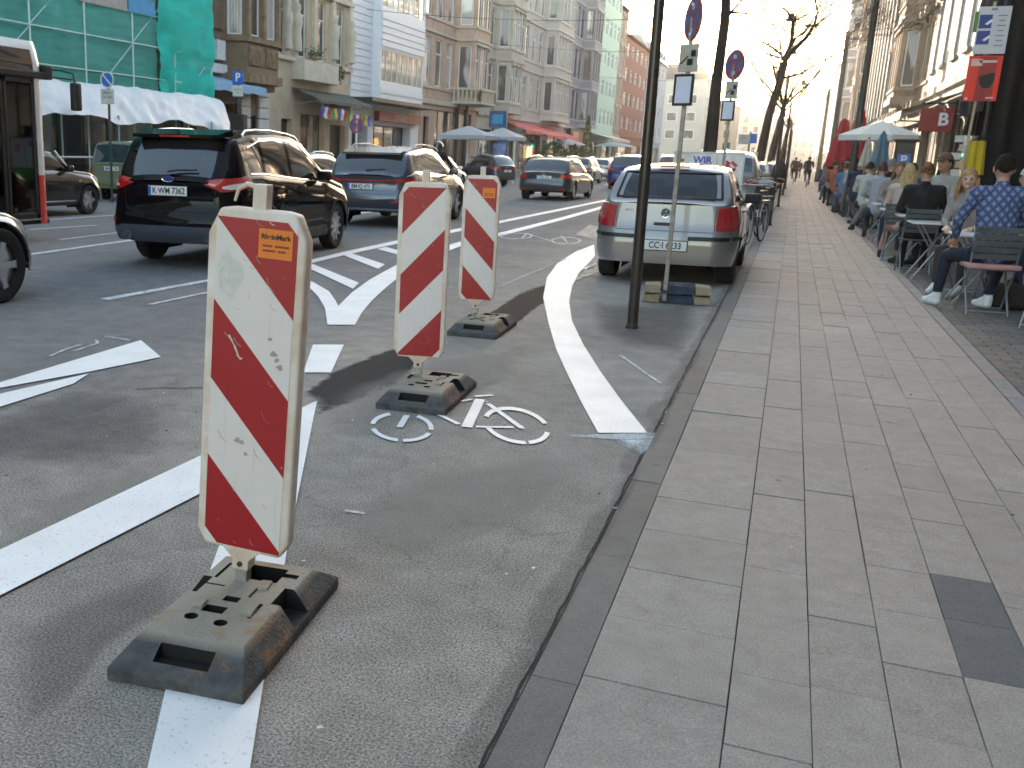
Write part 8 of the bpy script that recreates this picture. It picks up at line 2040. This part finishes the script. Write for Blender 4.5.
def trees():
    Y = 28.0
    T = [planept(709, 175, Y), planept(710, 150, Y), planept(717, 80, Y), planept(725, 20, Y), planept(727, -20, Y)]
    base = Vector((T[0].x - .02, Y, 0)); top = T[-1]
    tree('thick dark leaning tree trunk rising out of the picture behind the parked silver hatchback', 'plane_tree', [(base, .24), (T[1], .17), (T[2], .135), (T[3], .115), (top, .11), (top + Vector((.1, .2, 2.0)), .10)],
         [[(T[3], .04), (T[3] + Vector((.6, .4, .9)), .03), (T[3] + Vector((1.4, .9, 1.3)), .02)], [(top, .07), (top + Vector((-.9, .5, 1.6)), .05), (top + Vector((-1.4, 1.2, 3.2)), .03)], [(top + Vector((0, 0, 1)), .08), (top + Vector((1.0, .6, 2.8)), .05), (top + Vector((1.6, 1.4, 4.5)), .03)],
          [(T[3] + Vector((0, 0, .2)), .035), (T[3] + Vector((.5, -.3, .1)), .025), (T[3] + Vector((1.1, -.6, -.2)), .014)]], 4, 3, bark=(.030, .022, .016))
    Y = 45.0; p = lambda x, y, dy=0: planept(x, y, Y + dy)
    base = Vector((p(756, 165).x, Y, 0))
    tree('branching bare tree with a forked crown standing alone against the bright sky', 'plane_tree', [(base, .24), (p(760, 158), .19), (p(769, 115), .155), (p(779, 85), .15), (p(784, 62), .17)],
         [[(p(784, 62), .13), (p(793, 50), .11), (p(806, 38), .09), (p(814, 25), .07), (p(818, 12), .05), (p(812, -12), .04)], [(p(783, 60), .10), (p(791, 45), .09), (p(793, 22), .07), (p(788, 12), .05), (p(776, 3, 1), .03)], [(p(793, 40), .06), (p(805, 32), .05), (p(816, 15, -1), .035), (p(832, 4), .03)],
          [(p(814, 27), .05), (p(830, 14), .04), (p(850, 4), .03)], [(p(782, 55), .07), (p(770, 46), .05), (p(752, 36, .5), .035), (p(738, 26), .025)], [(p(784, 78), .07), (p(800, 74), .06), (p(815, 65, -.6), .04), (p(826, 59), .03)],
          [(p(780, 58), .06), (p(768, 54), .04), (p(757, 48), .02)], [(p(793, 22), .05), (p(808, 14), .04), (p(818, 8), .03)], [(p(780, 68), .05), (p(765, 66, 1), .03), (p(745, 62, 1), .015)], [(p(782, 60), .06), (p(780, 42, 1), .045), (p(774, 25, 1), .03), (p(764, 10), .02)]], 11, 3, bark=(.070, .048, .032), L_=2.0)
    for i, (x, y, h, s) in enumerate([(-1.4, 62, 9, 21), (-1.6, 80, 10, 5), (-1.3, 100, 10, 9), (-1.5, 122, 10, 12)]):
        b = Vector((x, y, 0)); t = b + Vector((.5, 0, h * .5)); rr = random.Random(s)
        limbs = []
        for k in range(5):
            a = 2 * PI * k / 5 + rr.random(); q = t + Vector((math.cos(a) * 1.4, math.sin(a) * 1.4, 1.5)); limbs.append([(t, .09), (q, .06), (q + Vector((math.cos(a) * 1.2, math.sin(a) * 1.2, 1.8)), .04)])
        tree(['slender bare tree just beyond the forked one', 'bare tree by the far end of the kerbside cars', 'hazy bare tree far up the kerb', 'faintest bare tree at the far end of the kerb'][i], 'plane_tree', [(b, .2), (b + Vector((.2, 0, h * .25)), .16), (t, .13)], limbs, s, 2, bark=(.09, .065, .045), L_=2.0)
    # left side greenery in tubs
    plantm = mat('leaf_green', (.05, .10, .025), .7, var=.4, scale=9)
    for i, (x, y, w, h) in enumerate([(-18.4, 84, 1.2, 2.9), (-18.2, 92, 1.5, 2.5), (-19.8, 106, 1.0, 5.5)]):
        r = thing('potted_tree', ['round green shrub under the first red awnings', 'broad green shrub right of the red awnings', 'slim dark conifer in front of the mauve house'][i], 'shrub', (x, y, .11), 0, 'shrubs on the far pavement')
        MB().box((0, 0, .25), (.7, .7, .5)).build('tub', mat('terracotta', (.3, .14, .08)), r); MB().tube([(0, 0, .4), (0, 0, h * .6)], .05, 6).build('stem', mat('bark_stem', (.08, .05, .03)), r)
        m = MB(); rr = random.Random(i)
        for _ in range(900):
            t = rr.random(); rad = w * (math.sin(PI * min(1, t * 1.1 + .05)) ** .6 if i < 2 else (1 - t) * .9 + .1) * math.sqrt(rr.random()); a = rr.uniform(0, 2 * PI); p_ = Vector((rad * math.cos(a), rad * math.sin(a), .5 + t * (h - .5))); q = Vector((rr.uniform(-1, 1), rr.uniform(-1, 1), rr.uniform(-1, 1))).normalized() * .12; t_ = q.orthogonal().normalized() * .07
            m.add([p_ - q, p_ + t_, p_ + q, p_ - t_], [(0, 1, 2, 3)])
        m.build('crown', plantm, r)


def left_street_things():
    # grey parasol kiosk
    gm = mat('parasol_grey', (.42, .43, .44), .8, var=.06)
    for k, (x, y) in enumerate([(-15.95, 52), (-14.8, 54.5)]):
        r = thing('market_parasol', ['left', 'right'][k] + ' of the two square grey parasols over the pavement kiosk', 'parasol', (x, y, .0), 0, 'grey kiosk parasols')
        m = MB(); w = 1.3 - .2 * k; m.add([(-w, -w, 2.45), (w, -w, 2.45), (w, w, 2.45), (-w, w, 2.45), (0, 0, 2.95), (-w, -w, 2.25), (w, -w, 2.25), (w, w, 2.25), (-w, w, 2.25)], [(0, 1, 4), (1, 2, 4), (2, 3, 4), (3, 0, 4), (0, 5, 6, 1), (1, 6, 7, 2), (2, 7, 8, 3), (3, 8, 5, 0)]); m.build('canopy', gm, r)
        MB().tube([(0, 0, 0), (0, 0, 2.9)], .06, 8).build('pole', M_white, r, smooth=1); MB().box((0, 0, .06), (.8, .8, .1)).build('base', M_steel, r)
        for (a, b) in ((-w + .1, -w + .1), (w - .1, -w + .1)): MB().tube([(a, b, 0), (a, b, 2.4)], .05, 6).build('corner_post', M_white, r)
    r = thing('kiosk_sign', 'dark blue box sign standing above the grey kiosk parasols', 'sign', (-15.6, 56.5, 0), 0)
    MB().box((0, 0, 3.45), (1.0, .3, .9)).build('sign_box', mat('box_blue', (.01, .08, .22), .4), r); MB().tube([(-.3, .0, 0), (-.3, 0, 3.1)], .06, 8).build('post', M_darkmetal, r)
    MB().box((0, -.16, 3.45), (.6, .02, .5)).build('sign_motif', mat('motif_blue', (.03, .3, .5)), r)
    r = thing('advert_pillar', 'blue advertising pillar beneath the grey parasols', 'advert pillar', (-14.6, 53.5, 0), 0); MB().box((0, 0, 1.2), (.9, .25, 2.2)).build('poster_case', mat('case_blue', (.03, .10, .25), .4), r, bevel=.03); MB().box((0, -.13, 1.35), (.7, .02, 1.5)).build('poster', mat('case_poster', (.15, .25, .5), .4, var=.5, scale=3.), r)
    for k, (x, y, w, c, z) in enumerate([(-18.0, 112, 2.3, (.38, .45, .43), 2.7), (-19.6, 96, 1.6, (.5, .5, .47), 2.6)]):
        r = thing('market_parasol', ['large grey-green round parasol before the mint block', 'smaller cream parasol near the red awnings'][k], 'parasol', (x, y, 0), 0, 'parasols on the far pavement')
        m = MB(); n = 10; vs = [(0, 0, z + .5)] + [(w * .6 * math.cos(2 * PI * i / n), w * .6 * math.sin(2 * PI * i / n), z + .28) for i in range(n)] + [(w * math.cos(2 * PI * i / n), w * math.sin(2 * PI * i / n), z) for i in range(n)]
        m.add(vs, [(0, 1 + i, 1 + (i + 1) % n) for i in range(n)] + [(1 + i, 1 + n + i, 1 + n + (i + 1) % n, 1 + (i + 1) % n) for i in range(n)]); m.build('canopy', mat('can_%d' % k, c, .8), r); MB().tube([(0, 0, 0), (0, 0, z + .45)], .06, 8).build('pole', M_white, r)
    for k in range(4):
        r = thing('bin_or_cabinet', ['grey street cabinet in front of the slatted house', 'low grey cabinet by the balcony house', 'pale cabinet near the kiosk', 'dark litter bin by the cream house'][k], 'street cabinet', (-18.4, [54, 62, 68, 45][k], .11), 0)
        MB().box((0, 0, .6), (.5, .9, 1.2)).build('housing', [M_steel, M_steel, M_white, M_darkmetal][k], r, bevel=.03); MB().box((0, 0, 1.22), (.56, .96, .06)).build('lid', M_darkmetal, r)
    # overhead wires with hanging lamps
    for k, (y, z) in enumerate([(52, 8.0), (74, 8.6), (98, 8.4)]):
        r = thing('span_wire', 'span wire with a hanging lamp across the street, ' + ['nearest', 'middle', 'farthest'][k] + ' of the three', 'street lamp', (-8.5, y, z), 0, 'span wires across the street')
        P = [(-13.5 + 27 * i / 12, 0, .9 * (2 * i / 12 - 1) ** 2) for i in range(13)]; MB().tube(P, .012, 4).build('wire', M_ink, r)
        l = thing('x', '', '', (0, 0, 0)) if False else None
        for xx in ((7.6,) if k < 2 else (8.4,)): m = MB(); m.lathe([(0, .1), (.08, .05), (.28, -.25), (0, -.2)], (xx, 0, .0), 'Z', 12); m.build('lamp_shade', mat('lamp_grey', (.2, .2, .2), .5), r, smooth=1)
# ------------------------------------------------------------------ light, air, camera
SUN_AZ, SUN_EL = math.radians(-14.0), math.radians(9.5)      # azimuth from +Y, negative = towards -X


def light():
    w = bpy.data.worlds.new('World'); sc.world = w; w.use_nodes = True; nt = w.node_tree; nt.nodes.clear()
    o = nt.nodes.new('ShaderNodeOutputWorld'); b = nt.nodes.new('ShaderNodeBackground'); s = nt.nodes.new('ShaderNodeTexSky')
    s.sky_type = 'NISHITA'; s.sun_disc = False; s.sun_elevation = SUN_EL; s.sun_rotation = SUN_AZ; s.air_density = 1.0; s.dust_density = 1.0; s.ozone_density = 1.0
    x = nt.nodes.new('ShaderNodeMix'); x.data_type = 'RGBA'; x.blend_type = 'MULTIPLY'; x.inputs['Factor'].default_value = 1; x.inputs['B'].default_value = (1.12, .985, .865, 1); nt.links.new(s.outputs[0], x.inputs['A']); nt.links.new(x.outputs['Result'], b.inputs[0]); nt.links.new(b.outputs[0], o.inputs[0]); b.inputs[1].default_value = .15
    l = bpy.data.lights.new('sun', 'SUN'); l.energy = 2.0; l.angle = math.radians(.6); l.color = (1.0, .82, .62)
    d = Vector((math.sin(SUN_AZ) * math.cos(SUN_EL), math.cos(SUN_AZ) * math.cos(SUN_EL), math.sin(SUN_EL)))
    lo = bpy.data.objects.new('sun', l); COL.objects.link(lo); lo.rotation_euler = d.to_track_quat('Z', 'Y').to_euler()


def haze(dens):
    m = bpy.data.materials.new('haze_air'); m.use_nodes = True; nt = m.node_tree; nt.nodes.clear()
    o = nt.nodes.new('ShaderNodeOutputMaterial'); v = nt.nodes.new('ShaderNodeVolumePrincipled'); v.inputs['Density'].default_value = dens; v.inputs['Color'].default_value = (.97, .96, .94, 1); v.inputs['Anisotropy'].default_value = .68
    nt.links.new(v.outputs[0], o.inputs['Volume'])
    a = MB().span((-420, -160, -1.1), (420, 950, 32)).build('haze', m); tag(a, kind='stuff')


def camera():
    c = bpy.data.cameras.new('camera'); o = bpy.data.objects.new('camera', c); COL.objects.link(o)
    c.sensor_fit = 'HORIZONTAL'; c.sensor_width = 36; c.lens = F_PX / 1024 * 36
    c.shift_x = -(CX - 512) / 1024; c.shift_y = (CY - 384) / 1024
    c.clip_start = .05; c.clip_end = 3000
    M = RW.to_4x4(); M.translation = (0, 0, EYE); o.matrix_world = M
    c.dof.use_dof = True; c.dof.focus_distance = 4.2; c.dof.aperture_fstop = (c.lens / 1000) / .0045
    sc.camera = o


camera(); light(); ground(); beacons(); street_poles(); trailer_and_bikes(); all_cars(); bus(); left_buildings(); right_buildings(); cafe(); riders(); trees(); left_street_things()
haze(.0006)
vs = sc.view_settings; vs.view_transform = 'Standard'; vs.look = 'None'; vs.gamma = 1; vs.use_curve_mapping = False; vs.exposure = 2.82
sc.render.engine = 'CYCLES'
sc.cycles.max_bounces = 8; sc.cycles.diffuse_bounces = 3; sc.cycles.glossy_bounces = 4; sc.cycles.transparent_max_bounces = 12; sc.cycles.volume_bounces = 0; sc.cycles.use_denoising = True
sc.cycles.sample_clamp_indirect = 6
bpy.context.view_layer.update()
